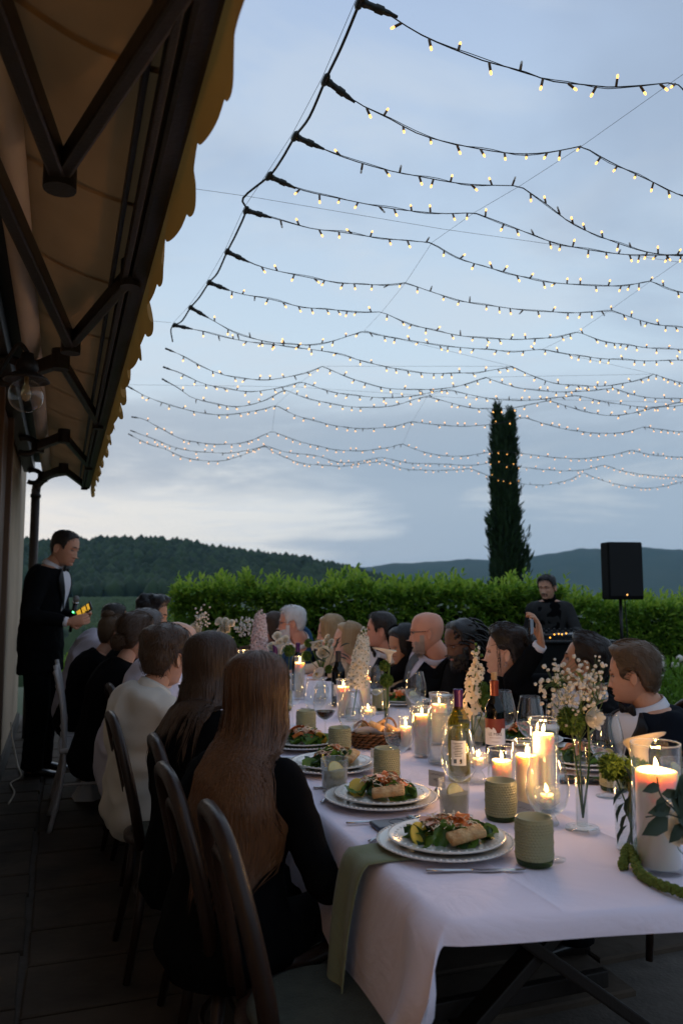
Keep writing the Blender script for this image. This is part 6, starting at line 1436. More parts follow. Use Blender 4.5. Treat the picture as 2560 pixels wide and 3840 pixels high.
# left side, near to far (seen from behind)
person('woman with very long red brown hair in a black jacket, nearest guest on the left', (962, 2622), 2.32, 84, 52, (-.30, 2.16, .47), 2, 0, 'f', 'skin_fair', ('long', 'hair_red', -.40, .125, 66, 1900, [(0, .118), (.10, .128), (.2, .185), (.35, .225), (.6, .23)]), 'dress_black', skirt=True, legs='dress_black', bulge=.02)
person('woman with long dark brown hair in a black top, second on the left', (788, 2512), 2.86, 80, 48, (-.47, 2.66, .47), 2, 0, 'f', 'skin_fair', ('long', 'hair_brown', -.225, .118, 66, 900, [(0, .118), (.10, .126), (.2, .170), (.4, .20)]), 'dress_black', skirt=True, legs='dress_black', bulge=.02)
person('man in a creased cream shirt with short brown hair, seen from behind', (618, 2468), 3.46, 62, 42, (-.83, 3.42, .49), 4, 0, 'm', 'skin_fair', ('messy', 'hair_brown'), 'shirt_cream', legs='suit_navy', bulge=.03, sc=.93, hsc=1.06)
person('bald man in a lilac shirt leaning over the table', (664, 2424), 3.95, 55, 35, (-1.06, 4.02, .5), 16, 0, 'm', 'skin_pale', ('none', 'hair_grey'), 'shirt_lilac', legs='suit_navy', bulge=.05, opt=dict(fat=1.04), sc=.93, hsc=1.06)
person('woman with brown hair in a low bun, black dress', (508, 2386), 4.45, 58, 40, (-1.30, 4.35, .49), 4, 0, 'f', 'skin_fair', ('lowbun', 'hair_brown'), 'dress_black', skirt=True, legs='dress_black', bulge=.03, sc=.93, hsc=1.06)
person('grey haired guest in black between the low bun and the curly man', (548, 2362), 4.95, 50, 40, (-1.34, 4.9, .5), 6, 0, 'm', 'skin_fair', ('short', 'hair_grey'), 'suit_black', bulge=.03)
person('man with black curly hair turning his face to the table', (572, 2310), 5.3, 0, 20, (-1.42, 5.35, .5), 10, 0, 'm', 'skin_tan', ('curly', 'hair_black'), 'suit_black', bulge=.03)
person('woman with a blond top bun and drop earrings in a black dress', (424, 2378), 5.55, 38, 40, (-1.78, 5.5, .5), 6, 0, 'f', 'skin_fair', ('topbun', 'hair_light_brown'), 'dress_black', skirt=True, legs='dress_black', earring=True, bulge=.035)
person('man in a pale shirt farthest on the left, seen from behind', (428, 2322), 6.2, 35, 30, (-1.98, 6.05, .5), 8, 0, 'm', 'skin_tan', ('crop', 'hair_dark'), 'shirt_lilac', legs='suit_navy', bulge=.05)
# standing speaker
Ym = 6.25
_l, _r = W(288, 2318, Ym - .10), W(256, 2334, Ym - .28)
fx = np.array((math.cos(-.15), math.sin(-.15), 0))
person('standing man in a black dinner jacket reading from a phone with a microphone', (243, 2056), Ym, -10, 3, (-2.33, Ym, .95), 14, 0, 'm', 'skin_fair', ('crop', 'hair_dark'), 'suit_black', neck='bow', stand=True, sc=1.12, hsc=.99, arms=[_r, _l], hands=[((.75, .3, .15), (.2, .6, .2), (1.0, 1.1, 1.15, 1.2), .9), ((.7, -.2, .35), (.1, -.6, .3), (1.1, 1.2, 1.25, 1.3), .9)], bulge=.03)
# the man at the mixer
_h = W(2152, 2372, 7.72)
person('man with a moustache in a dark jacket at the mixer before the hedge', (2050, 2204), 8.1, 232, 255, (2.12, 8.15, .72), 8, 0, 'm', 'skin_fair', ('short', 'hair_black'), 'jacket_dj', neck='turtle', shirt='dress_black', beard=('hair_black', .0035, 'moustache'), stand=True, floor=-.2, arms=[None, _h], hands=['none', ((.1, -.8, -.3), (0, -.3, -1), .6, .6)], sc=1.0)
# ------------------------------------------------------------------ chairs
def mk_bent(label):
    o = thing('bentwood_chair', label, 'chair', group='dark bentwood chairs at the table'); m = MATS['chair_wood']
    b = MB(); b.lathe([(.001, .435), (.19, .435), (.215, .445), (.215, .462), (.195, .470), (.001, .468)], 36); b.build('seat', m, o)
    b = MB(); b.lathe([(.001, .468), (.185, .4705), (.19, .474), (.17, .482), (.001, .484)], 32); b.build('seat_pad', MATS['seat_pad'], o)
    def hoop(w, top, r, x0, nm):
        pts = []
        for a in np.linspace(0, 1, 27):
            q = PI * a; y = w * math.cos(q) ** 1 if True else 0; z = .46 + (top - .46) * math.sin(q) ** .55
            pts.append((x0 - .10 * ((z - .46) / .45) ** 1.2, w * (abs(math.cos(q)) ** .6) * math.copysign(1, math.cos(q)), z))
        b = MB(); b.tube(pts, r, 10, flat=1.0); b.build(nm, m, o)
    hoop(.195, .905, .0195, -.175, 'back_hoop'); hoop(.125, .82, .013, -.175, 'inner_hoop')
    for sx, sy in ((1, 1), (1, -1), (-1, 1), (-1, -1)):
        b = MB(); b.tube([(sx * .15, sy * .15, .44), (sx * .175, sy * .17, .22), (sx * .215, sy * .195, .004)], [.019, .017, .013], 10); b.build('leg', m, o)
    b = MB(); a_ = np.linspace(0, 2 * PI, 29); b.tube([(.165 * math.cos(x), .165 * math.sin(x), .25) for x in a_], .009, 7); b.build('ring_stretcher', m, o); return o
mat('chair_wood', (.030, .014, .008), .42, .5, 5, .15, 60, stretch=(1, 1, .2), coat=.12, spec=.35); mat('seat_pad', (.05, .055, .04), .95, .3, 30, .4, 160)
bent = Kind(mk_bent); YN = math.atan2(NT[1], NT[0])
for px, py, l, dy in [(775, 3082, 'empty dark bentwood chair at the near left end', 0), (602, 2915, 'dark bentwood chair of the woman with long red hair', 0), (566, 2798, 'dark bentwood chair of the woman with dark brown hair', 0), (404, 2702, 'dark bentwood chair of the man in the cream shirt', 0), (402, 2588, 'dark bentwood chair of the leaning bald man', 0), (358, 2548, 'dark bentwood chair of the woman with the low bun', 0)]:
    g = G(px, py, .89); bent((g[0] + NT[0] * .285, g[1] + NT[1] * .285, 0), l, YN + rng.normal(0, .06))
mat('silver_paint', (.50, .47, .46), .4, .15, 12, .1, 60)
def mk_chi(label):
    o = thing('ballroom_chair', label, 'chair', group='pale bamboo style ballroom chairs'); m = MATS['silver_paint']
    def bamboo(pts, r):
        b = MB(); P = catmull(pts, 6); k = len(P); rr = [r * (1.28 if i % 6 == 3 else 1.0) for i in range(k)]; b.tube(P, rr, 8); return b
    for sy in (-1, 1):
        bamboo([(-.24, sy * .19, .0), (-.185, sy * .185, .25), (-.17, sy * .18, .46), (-.19, sy * .175, .70), (-.235, sy * .17, .92)], .0135).build('back_leg', m, o)
        bamboo([(.20, sy * .20, .0), (.185, sy * .195, .22), (.18, sy * .19, .44)], .013).build('front_leg', m, o)
        b = MB(); b.tube([(-.19, sy * .185, .26), (.185, sy * .195, .26)], .008, 6); b.build('stretcher', m, o)
    for z, x in ((.88, -.228), (.80, -.212), (.56, -.178)): b = MB(); b.tube([(x, -.17, z), (x - .012, 0, z + .01), (x, .17, z)], .010, 8); b.build('back_rail', m, o)
    for y in (-.10, -.035, .035, .10): b = MB(); b.tube([(-.178, y, .56), (-.205, y, .79)], .0075, 6); b.build('spindle', m, o)
    b = MB(); b.box((0, 0, .455), (.40, .40, .03), None, bev=.01); b.build('seat', m, o); return o
chi = Kind(mk_chi)
def chi_at(x, y, l, rz): chi((x, y, 0), l, rz)
g = G(245, 2975, 0); chi_at(g[0] + .26 * NT[0] + .06, g[1] + .2, 'pale ballroom chair of the woman with the blond top bun', YN)
chi_at(-1.78, 6.3, 'pale ballroom chair of the man in a pale shirt farthest on the left', YN); chi_at(-1.52, 5.0, 'pale ballroom chair of the grey haired guest', YN); chi_at(-1.66, 5.42, 'pale ballroom chair of the man with black curly hair', YN)
for t, s, l in [(1.32, 1.62, 'man in the bow tie'), (1.92, 1.66, 'man raising a phone')]: q = T(s, t); bent((q[0], q[1], 0), f'dark bentwood chair of the {l} on the right', YN + PI)
for t, s, l in [(2.36, 1.55, 'woman with pinned up hair'), (2.92, 1.54, 'man with dreadlocks'), (3.36, 1.52, 'bald man with glasses'), (3.80, 1.55, 'woman in the cream shawl'), (4.95, 1.46, 'blond woman half hidden by flowers'), (5.35, 1.2, 'white haired man')]:
    q = T(s, t); chi_at(q[0], q[1], f'pale ballroom chair of the {l}', YN + PI + rng.normal(0, .08))
# crumpled white cloth hem on the floor by the chair legs
b = MB(); c = G(330, 2995, 0.0); b.grid([[c + np.array((.11 * f * math.cos(a) * (1 + .25 * math.sin(3 * a)), .13 * f * math.sin(a) * (1 + .2 * math.cos(2 * a)), max(.004, .15 * (1 - f) ** .8 + .035 * nz((math.cos(a) * 3, math.sin(a) * 3, f * 5), 1.1) * (1 - f) * 2))) for a in np.arange(30) * 2 * PI / 30] for f in (.03, .2, .4, .6, .8, .93, 1.0)], True); tag(b.build('fallen_napkin', MATS['linen']), 'crumpled white napkin fallen on the paving by the chair legs', 'napkin')
# ------------------------------------------------------------------ held things
mat('mic_grille', (.25, .25, .25), .5, .3, 300, .6, 500, metal=.7); glow_mat('led_green', (.1, 1, .25), 6.0); glow_mat('screen_text', (1, .55, .05), .9); glow_mat('led_orange', (1, .4, .05), 4.0); glow_mat('screen_dim', (.12, .15, .2), .6)
p0_, p1_ = W(272, 2322, Ym - .16), W(283, 2262, Ym - .18); d = unit(p1_ - p0_)
o = thing('microphone', 'black handheld microphone with green light held by the standing man', 'microphone', p0_); b = MB(); b.tube([p0_ - d * .10, p0_, p1_], [.011, .0145, .019], 14); b.build('body', MATS['black_gloss'], o, world=True)
b = MB(); b.tube([p1_, p1_ + d * .008], .024, 14); b.build('collar_ring', MATS['steel'], o, world=True); b = MB(); b.ell(p1_ + d * .030, (.025, .025, .029), frame(d)); b.build('grille', MATS['mic_grille'], o, world=True)
b = MB(); b.ell(p0_ + d * .055 + np.array((0, -.017, 0)), (.007, .004, .007)); b.build('indicator_light', MATS['led_green'], o, world=True)
p = W(312, 2292, Ym - .20); R = np.array(Euler((math.radians(62), math.radians(-34), math.radians(-8))).to_matrix())
o = thing('mobile_phone', 'phone with glowing yellow text held by the standing man', 'phone', p); o.rotation_euler = Matrix(R.tolist()).to_euler()
b = MB(); b.box((0, 0, 0), (.155, .076, .010), None, bev=.003); b.build('case', MATS['black_gloss'], o); b = MB(); b.box((0, 0, .0052), (.148, .070, .0012)); b.build('screen', MATS['lens'], o, smooth=False)
for k in range(3):
    for j, w in enumerate((.060, .052, .058, .044, .055)):
        if k == 2 and j > 2: continue
        b = MB(); b.box((-.048 + k * .046 + j * .0072, .030 - w / 2, .0062), (.0048, w, .0006)); b.build('text_line', MATS['screen_text'], o, smooth=False)
p = W(1990, 2350, 3.76); o = thing('mobile_phone', 'phone raised overhead to film, seen nearly edge on', 'phone', p, math.atan2(.95, .32)); b = MB(); b.box((0, 0, 0), (.150, .009, .074), None, bev=.003); b.build('case', MATS['black_gloss'], o); b = MB(); b.box((0, -.0049, 0), (.142, .001, .067)); b.build('screen', MATS['screen_dim'], o, smooth=False)
# ------------------------------------------------------------------ loudspeaker, mixer
mat('speaker_black', (.008, .008, .008), .85, .2, 60, .2, 300, spec=.1); mat('grille', (.010, .010, .010), .8, .3, 400, .8, 900)
p = W(2330, 2380, 8.45); sx, sy = p[0], 8.45; o = thing('loudspeaker', 'black loudspeaker box on a pole above the hedge', 'speaker', (sx, sy, 1.30)); a = .10
R = rot('Z', a); poly = [(-.19, -.15), (.19, -.15), (.19, .02), (.10, .19), (-.10, .19), (-.19, .02)]
b = MB(); b.prism(poly, .60, R); q = b.build('cabinet', MATS['speaker_black'], o, smooth=False); md = q.modifiers.new('b', 'BEVEL'); md.width = .018; md.segments = 3
b = MB(); b.box(R @ np.array((0, -.153, .31)), (.345, .012, .545), R, bev=.005); b.build('grille', MATS['grille'], o, smooth=False)
b = MB(); b.box(R @ np.array((0, -.161, .055)), (.030, .004, .022), R); b.build('badge', MATS['iron'], o, smooth=False); b = MB(); b.ell(R @ np.array((0, -.164, .050)), (.007, .003, .007)); b.build('power_light', MATS['led'], o)
o = thing('speaker_stand', 'black tripod pole carrying the loudspeaker', 'stand', (sx, sy, -.2)); b = MB(); b.tube([(0, 0, .12), (0, 0, .9)], .021, 12); b.build('lower_pole', MATS['iron'], o); b = MB(); b.tube([(0, 0, .88), (0, 0, 1.50)], .0165, 12); b.build('upper_pole', MATS['iron'], o); b = MB(); b.tube([(0, 0, .84), (0, 0, .93)], .028, 12); b.build('collar', MATS['iron'], o)
for k in range(3): a = k * 2.094 + .5; b = MB(); b.tube([(.02 * math.cos(a), .02 * math.sin(a), .55), (.5 * math.cos(a), .5 * math.sin(a), .012)], .012, 8); b.build('leg', MATS['iron'], o)
b = MB(); b.tube(catmull([(sx + .06, sy + .05, 1.36), (sx + .07, sy + .03, .9), (sx + .05, sy, .3), (sx + .1, sy - .1, -.19)], 5), .006, 6); tag(b.build('speaker_cable', MATS['cable']), 'black cable hanging down beside the loudspeaker pole', 'cable')
o = thing('mixing_desk', 'black draped stand of the man at the mixer', 'desk', (2.02, 7.62, -.2)); b = MB(); b.box((0, 0, .56), (.95, .45, 1.10), None, bev=.02); b.build('black_drape', MATS['speaker_black'], o); b = MB(); b.box((0, 0, 1.125), (1.0, .5, .03), None, bev=.006); b.build('desk_top', MATS['black_gloss'], o)
m_ = thing('audio_mixer', 'small mixer with tiny orange lights before the man with a moustache', 'mixer', (2.02, 7.58, .94)); b = MB(); b.box((0, 0, .035), (.62, .32, .07), np.array(Euler((.12, 0, 0)).to_matrix()), bev=.008); b.build('housing', MATS['black_gloss'], m_)
for k in range(22): x, y = (k % 11 - 5) * .052, (-.05 if k < 11 else .06); b = MB(); b.lathe([(.001, 0), (.010, 0), (.008, .018), (.001, .018)], 10, (x, y, .072 + y * .12)); b.build('knob', MATS['iron'], m_)
for k, (x, z) in enumerate([(-.06, .05), (-.02, .055), (.01, .05), (.05, .06), (-.10, .02), (.16, .05)]): b = MB(); b.ell((x, -.165, z), (.006, .004, .006), None, 8, 6); b.build('indicator_light', MATS['led_orange'], m_)
# ------------------------------------------------------------------ vases and flowers
leaf_mat('petal_white', (.80, .76, .66), (.72, .66, .52), .3, .5); leaf_mat('petal_cream', (.84, .74, .56), (.80, .66, .46), .35, .5); leaf_mat('petal_pink', (.78, .64, .60), (.68, .50, .47), .3, .55); leaf_mat('green_trick', (.13, .21, .03), (.07, .13, .02), .2, .7)
leaf_mat('stem_green', (.09, .16, .035), (.06, .11, .025), .1, .5); leaf_mat('euca', (.045, .075, .05), (.025, .045, .032), .1, .5); leaf_mat('gyp', (.80, .76, .68), (.70, .64, .54), .25, .6); leaf_mat('amaranth', (.15, .20, .035), (.09, .13, .02), .1, .85); mat('spadix', (.75, .5, .08), .7)
def stem(o, pts, r=.0022, m='stem_green'): b = MB(); b.tube(catmull(pts, 5), r, 6); b.build('stem', MATS[m], o, world=True)
def leaf_at(o, p, d, L, m='euca', up=(0, 0, 1), w=1.0):
    d = unit(d); y = unit(np.cross(up, d) + 1e-6); V = (LEAF_V * (1, 1.2 * w, 1)) * L; b = MB(); b.add(V @ np.stack([d, y, np.cross(d, y)], 0) + p, [tuple(f) for f in LEAF_F3]); b.build('leaf', MATS[m], o, world=True)
def dianthus(p, r, label, st=None):
    o = thing('dianthus', label, 'flower', p, 0, 'fuzzy green dianthus heads'); b = MB(); b.ell(p, (r * .8, r * .8, r * .74)); b.build('flower_heart', MATS['green_trick'], o, world=True); Ps, Ds, Sz = [], [], []
    for _ in range(520): n = unit(rng.normal(0, 1, 3)); Ps.append(p + n * r * .62); Ds.append(n + rng.normal(0, .35, 3)); Sz.append(r * rng.uniform(.32, .55))
    V, F = instance_np(LEAF_V * (1, .9, 1), LEAF_F3, leaf_frames(np.array(Ps), np.array(Ds), Sz)); stuff(np_mesh('fringed_petals', V - p, F, MATS['green_trick'], o))
    if st is not None: stem(o, [p, (p + st) / 2 + rng.normal(0, .006, 3), st])
def rose(p, r, label, face=(0, -1, .5), m='petal_white', st=None):
    o = thing('rose', label, 'flower', p, 0, 'white roses'); Rf = frame(face)
    for k in range(13):
        f = k / 12; a0 = k * 2.4; rr = r * (.22 + .78 * f); b = MB(); P = []
        for v in np.linspace(0, 1, 6):
            row = []
            for u in np.linspace(-1, 1, 7):
                a = a0 + u * (.75 + .25 * (1 - f)); rad = rr * (.35 + .65 * v ** .6) + r * .10 * f * max(0, v - .75) * 4 * (1 - .4 * u * u); h = r * (-.7 + (1.45 - .55 * f) * v - .12 * u * u * v) - r * .25 * f * max(0, v - .8) * 3
                row.append(p + Rf @ np.array((rad * math.cos(a), rad * math.sin(a), h)))
            P.append(row)
        b.grid(P); b.build('petal', MATS[m], o, world=True)
    if st is not None: stem(o, [p - unit(face) * r * .6, (p + st) / 2 + (0, 0, .01), st], .003); leaf_at(o, p * .6 + np.asarray(st) * .4, (.6, -.3, .4), r * 1.3, 'stem_green')
def calla(p, h, w, label, tip=(1, 0, .1), m='petal_white', st=None, tilt=(0, 0, 1), fat=False):
    """funnel with one swept tip; p is the throat's bottom"""
    o = thing('calla_lily', label, 'flower', p, 0, 'calla lilies'); Rf = frame(tilt, tip); P = []
    for v in np.linspace(0, 1, 14):
        row = []
        for a in np.linspace(-PI, PI, 33):
            k = .5 + .5 * math.cos(a); fl = smooth01((v - .45) / .55); rad = w * (.16 + .30 * v + .54 * fl * (.55 + .45 * k)) + w * .75 * fl ** 2 * k ** 6; rad = w * (.36 + .22 * v + .22 * fl * (.5 + k)) + w * .55 * fl ** 3 * k ** 5 if fat else rad; zz = h * v * (1 - .30 * fl * (1 - k)) - h * .10 * fl ** 3 * k ** 3 + (.05 * h * math.sin(a * 2 + 1) * fl)
            ov = .10 * w * (abs(a) / PI) ** 8 * v; row.append(p + Rf @ np.array((rad * math.cos(a), (rad + ov) * math.sin(a) * .85, zz)))
        P.append(row)
    b = MB(); b.grid(P); q = b.build('spathe', MATS[m], o, world=True); md = q.modifiers.new('t', 'SOLIDIFY'); md.thickness = .0012
    b = MB(); b.tube([p + Rf @ np.array((0, 0, h * .15)), p + Rf @ np.array((0, 0, h * .75))], [w * .10, w * .07], 8); b.build('spadix', MATS['spadix'], o, world=True)
    if st is not None: stem(o, [p + Rf @ np.array((0, 0, h * .05)), p * .55 + np.asarray(st) * .45 + (0, 0, 0), st], w * .11)
PET = np.array([(0, 0, 0), (.45, .42, .05), (.45, -.42, .05), (.9, .34, .16), (.9, -.34, .16), (1.05, 0, .12)], float); PETF = [(0, 2, 1), (1, 2, 4), (1, 4, 3), (3, 4, 5)]
def floret_mesh(m, r):
    b = MB()
    for k in range(5): b.add((PET * r) @ rot('Z', k * 1.2566).T + (0, 0, .001 * (k % 2)), PETF, 0)
    b.ell((0, 0, .12 * r), (.16 * r, .16 * r, .2 * r), None, 6, 4, 1); return b.mesh('floret', [MATS[m], MATS['green_trick']])
def spike(base, top, r, label, m, n, st=None, fr=.016, bud=.25):
    """tall flower spike: florets spiral round a stem, buds at the tip"""
    o = thing('delphinium', label, 'flower', base, 0, 'tall flower spikes'); fm = floret_mesh(m, fr); d = unit(top - base)
    for k in range(n):
        f = (k + .5) / n; a = k * 2.4; sx = np.cross(d, (1, 0, .1)); sx = unit(sx); sy_ = np.cross(d, sx); out = sx * math.cos(a) + sy_ * math.sin(a); rad = r * (1 - .55 * f ** 2) * rng.uniform(.75, 1.05); sc = (1 if f < 1 - bud else .45) * rng.uniform(.8, 1.15) * (1 - .25 * f)
        if f > 1 - bud: rad *= .55
        q = bpy.data.objects.new('floret', fm); COL.objects.link(q); q.parent = o; R = frame(out * 1.0 + d * .35, rng.normal(0, 1, 3)) * sc; pp = base + (top - base) * f + out * rad - np.array(o.location); q.matrix_local = Matrix([[*R[i], pp[i]] for i in range(3)] + [[0, 0, 0, 1]])
    for k in range(10): f = 1 - bud + bud * k / 9; b = MB(); pp = base + (top - base) * f + rng.normal(0, r * .3, 3); b.ell(pp, (fr * .35 * (1.2 - .5 * k / 9),) * 3, None, 7, 5); b.build('bud', MATS['green_trick'] if k > 4 else MATS[m], o, world=True)
    stem(o, [top, (top + base) / 2, base] + ([st] if st is not None else []), .0028)
b = MB(); v = ico1v.copy(); v = np.array([q * (1 + .35 * nz(q, 2.2, 4)) for q in v]); b.add(v, [tuple(f) for f in ico1f]); GYP = b.mesh('blossom', MATS['gyp'], False)
def babys(c, rx, rz_, n, st, label, size=.0052, ry=None):
    o = thing('baby_breath', label, 'flower', st, 0, 'sprays of baby breath'); off = np.array(st)
    b = MB(); hubs = [c + rng.normal(0, .45, 3) * (rx, ry or rx, rz_) - (0, 0, rz_ * .5) for _ in range(max(4, n // 14))]
    for h in hubs: b.tube(catmull([st, (st + h) / 2 + rng.normal(0, .008, 3), h], 3), .0010, 4)
    for k in range(n):
        q = rng.normal(0, 1, 3); q = q / np.linalg.norm(q) * rng.random() ** .45; pp = c + q * (rx, ry or rx, rz_); h = hubs[int(np.argmin([np.linalg.norm(pp - u) for u in hubs]))]; b.tube([h, (h + pp) / 2 + (0, 0, .005), pp], .0006, 3)
        g = bpy.data.objects.new('blossom', GYP); COL.objects.link(g); g.parent = o; g.location = tuple(pp - off); g.scale = (size * rng.uniform(.55, 1.2),) * 3; g.rotation_euler = tuple(rng.uniform(0, 6, 3))
    b.build('stems', MATS['stem_green'], o, world=True)
def vase(px, py, prof, label, waterh=.5, nm='bud_vase'):
    p = on(px, py); o = thing(nm, label, 'vase', p, 0, 'clear glass flower vases'); R = [q[0] for q in prof]; b = MB(); ins = [(max(.0005, r - .0022), max(z, .008)) for r, z in prof][::-1]; b.lathe(prof + ins, 36); b.build('vase_glass', MATS['clear_glass'], o)
    b = MB(); r0 = np.interp(waterh, [q[1] for q in prof], R) - .003; b.lathe([(.001, .009), (max(.004, np.interp(.02, [q[1] for q in prof], R) - .003), .010), (r0, waterh), (.001, waterh + .0005)], 28); b.build('water', MATS['water'], o, auto=50); return p
TUBE = lambda r, h, fr: [(.001, 0), (fr, 0), (fr, .003), (fr * .5, .006), (r * 1.05, .012), (r, .02), (r, h), (r * 1.03, h + .002)]
p = vase(2183, 3112, TUBE(.0165, .232, .045), 'slim footed bud vase holding baby breath and a rose', .15)
tp = p + (0, 0, .228); lowp = p + (.002, 0, .03); Yv = p[1]
babys(W(2140, 2595, Yv), .100, .095, 190, tp, 'big spray of baby breath in the slim footed vase', .0056); babys(W(2230, 2520, Yv), .05, .05, 40, tp, 'small stray sprig of baby breath beside the near man', .0052)
rose(W(2232, 2694, Yv - .02), .034, 'white rose leaning right out of the slim footed vase', (.75, -.45, .15), st=lowp); dianthus(W(2138, 2702, Yv - .02), .036, 'green dianthus head left of the white rose in the slim vase', lowp)
o = thing('foliage_sprig', 'leafy green sprig among baby breath in the slim vase', 'leaves', p); stem(o, [W(2225, 2590, Yv), W(2200, 2700, Yv), tp, lowp], .0028)
for px, py, dx_ in [(2225, 2600, .3), (2205, 2640, -.6), (2228, 2655, .8), (2190, 2680, -.5), (2215, 2700, .6), (2195, 2735, -.8), (2205, 2760, .7), (2182, 2560, -.4)]: leaf_at(o, W(px, py, Yv), (dx_, -.2, .8), .042, 'stem_green')
p = vase(1447, 2742, TUBE(.0165, .185, .018), 'tall glass tube vase with a calla lily behind the basket', .14)
Yv = p[1]; lowp = p + (0, 0, .02); calla(W(1459, 2487, Yv), .075, .046, 'white calla lily standing tall behind the bread basket', (-.9, -.2, .1), st=lowp); dianthus(W(1441, 2497, Yv), .026, 'upper green dianthus head below the tall calla', lowp); dianthus(W(1449, 2553, Yv - .02), .032, 'lower green dianthus head below the tall calla', lowp)
p = vase(1322, 2705, [(.001, 0), (.034, 0), (.042, .02), (.040, .05), (.016, .10), (.014, .13), (.024, .15)], 'round glass vase holding the tall white delphinium', .06); Yv = p[1]
spike(W(1338, 2580, Yv), W(1366, 2352, Yv), .048, 'tall white delphinium spike at the table centre', 'petal_white', 120, p + (0, 0, .03), .019, .16)
p = vase(1772, 2800, [(.001, 0), (.036, 0), (.045, .02), (.044, .06), (.020, .10), (.018, .13), (.026, .148)], 'round glass vase behind the jug with a white stock spike', .06); Yv = p[1]
spike(W(1768, 2690, Yv), W(1789, 2425, Yv), .034, 'white stock spike with green buds behind the water jug', 'petal_cream', 34, p + (0, 0, .03), .026, .30); dianthus(W(1806, 2582, Yv), .030, 'upper green dianthus head right of the white stock', p + (0, 0, .04)); dianthus(W(1822, 2625, Yv - .02), .034, 'lower green dianthus head right of the white stock', p + (0, 0, .04))
# right edge arrangement
p = vase(2373, 3188, [(.001, 0), (.038, 0), (.041, .006), (.041, .15), (.036, .17), (.034, .20), (.036, .205)], 'clear bottle vase of thick green stems at the right edge', .10, 'bottle_vase'); Yv = p[1]; lowp = p + (.006, 0, .015)
calla(W(2404, 2892, Yv + .02), .098, .050, 'large peach tinted calla lily glowing behind the thick candle', (1, -.2, .05), 'petal_cream', lowp, (.03, .42, 1), True); dianthus(W(2292, 2876, Yv), .034, 'green dianthus head drooping left of the bottle vase', p + (-.01, 0, .1)); dianthus(W(2382, 2905, Yv - .01), .042, 'green dianthus head over the bottle vase beside the thick candle', lowp)
o = thing('foliage_sprig', 'dark narrow leaves trailing down in the bottle vase', 'leaves', p)
for px, py, dx_, dz_ in [(2345, 2960, -.6, -.5), (2360, 2985, -.3, -.9), (2340, 3010, -.5, -.8), (2372, 3000, .3, -.9), (2352, 3050, -.4, -.8), (2385, 3030, .4, -.7), (2350, 3095, -.5, -.6), (2365, 2940, -.2, .7)]: leaf_at(o, W(px, py, Yv - .04), (dx_, -.1, dz_), .05, 'euca', w=.7)
stem(o, [W(2375, 2930, Yv - .03), W(2362, 3030, Yv - .02), lowp + (-.01, 0, .02)], .002)
for k in range(4): stem(o, [p + (-.012 + .01 * k, .004, .19), p + (.010 - .006 * k, 0, .09), p + (-.01 + .012 * k, .005, .012)], .005)
o = thing('foliage_sprig', 'dark eucalyptus sprig reaching in from the right edge before the thick candle', 'leaves', W(2575, 3120, 1.70)); Yv = 1.70
stem(o, [W(2600, 3200, Yv), W(2545, 3060, Yv), W(2478, 2985, Yv), W(2462, 2915, Yv)], .0018, 'euca'); stem(o, [W(2550, 3070, Yv), W(2500, 3055, Yv), W(2420, 3065, Yv)], .0016, 'euca')
for px, py, dx_, dz_, L in [(2472, 2945, -.9, -.25, .040), (2478, 2978, 1, .05, .040), (2480, 2985, -.35, -1, .045), (2520, 2960, .25, -1, .062), (2560, 2950, -.2, -1, .05), (2515, 3030, -1, -.15, .052), (2535, 3045, .6, -.8, .05), (2540, 3020, .1, 1, .06), (2505, 3065, -.9, -.5, .068), (2555, 3085, -.6, -.8, .05), (2555, 2900, 0, -1, .05)]: leaf_at(o, W(px, py, Yv), (dx_, -.25, dz_), L, 'euca', up=(.2, -1, .3), w=1.2)
q = on(2545, 3300); rose(W(2555, 3110, 1.72), .034, 'pale cream rose half out of frame at the right edge', (-.3, -.8, .4), 'petal_cream', st=W(2600, 3260, 1.72)); babys(W(2545, 3060, 1.74), .03, .05, 26, W(2600, 3230, 1.74), 'pale blossom sprig at the right edge before the thick candle', .006)
am = [on(2335, 3262) + (0, 0, .006), on(2352, 3238) + (0, 0, .03), on(2372, 3248) + (0, 0, .026), on(2395, 3290) + (0, 0, .012), on(2440, 3322) + (0, 0, .011), on(2500, 3350) + (0, 0, .012), on(2580, 3378) + (0, 0, .012), on(2660, 3400) + (0, 0, .012)]
am = catmull(am, 16); o = thing('amaranthus', 'green rope of amaranthus curling round the foot of the thick candle', 'flower', am[20]); b = MB(); b.tube(am, .006, 8); b.build('stem', MATS['amaranth'], o, world=True); Ms = []
for i, q in enumerate(am):
    for _ in range(16): n = unit(rng.normal(0, 1, 3)); s = rng.uniform(.0028, .0052); Ms.append(np.hstack([rot('X', rng.random() * 6) * s, (q + n * .0085 * rng.uniform(.7, 1.15))[:, None]]))
V, F = instance_np(ico1v, ico1f, Ms); stuff(np_mesh('seed_clusters', V - np.array(o.location), F, MATS['amaranth'], o))
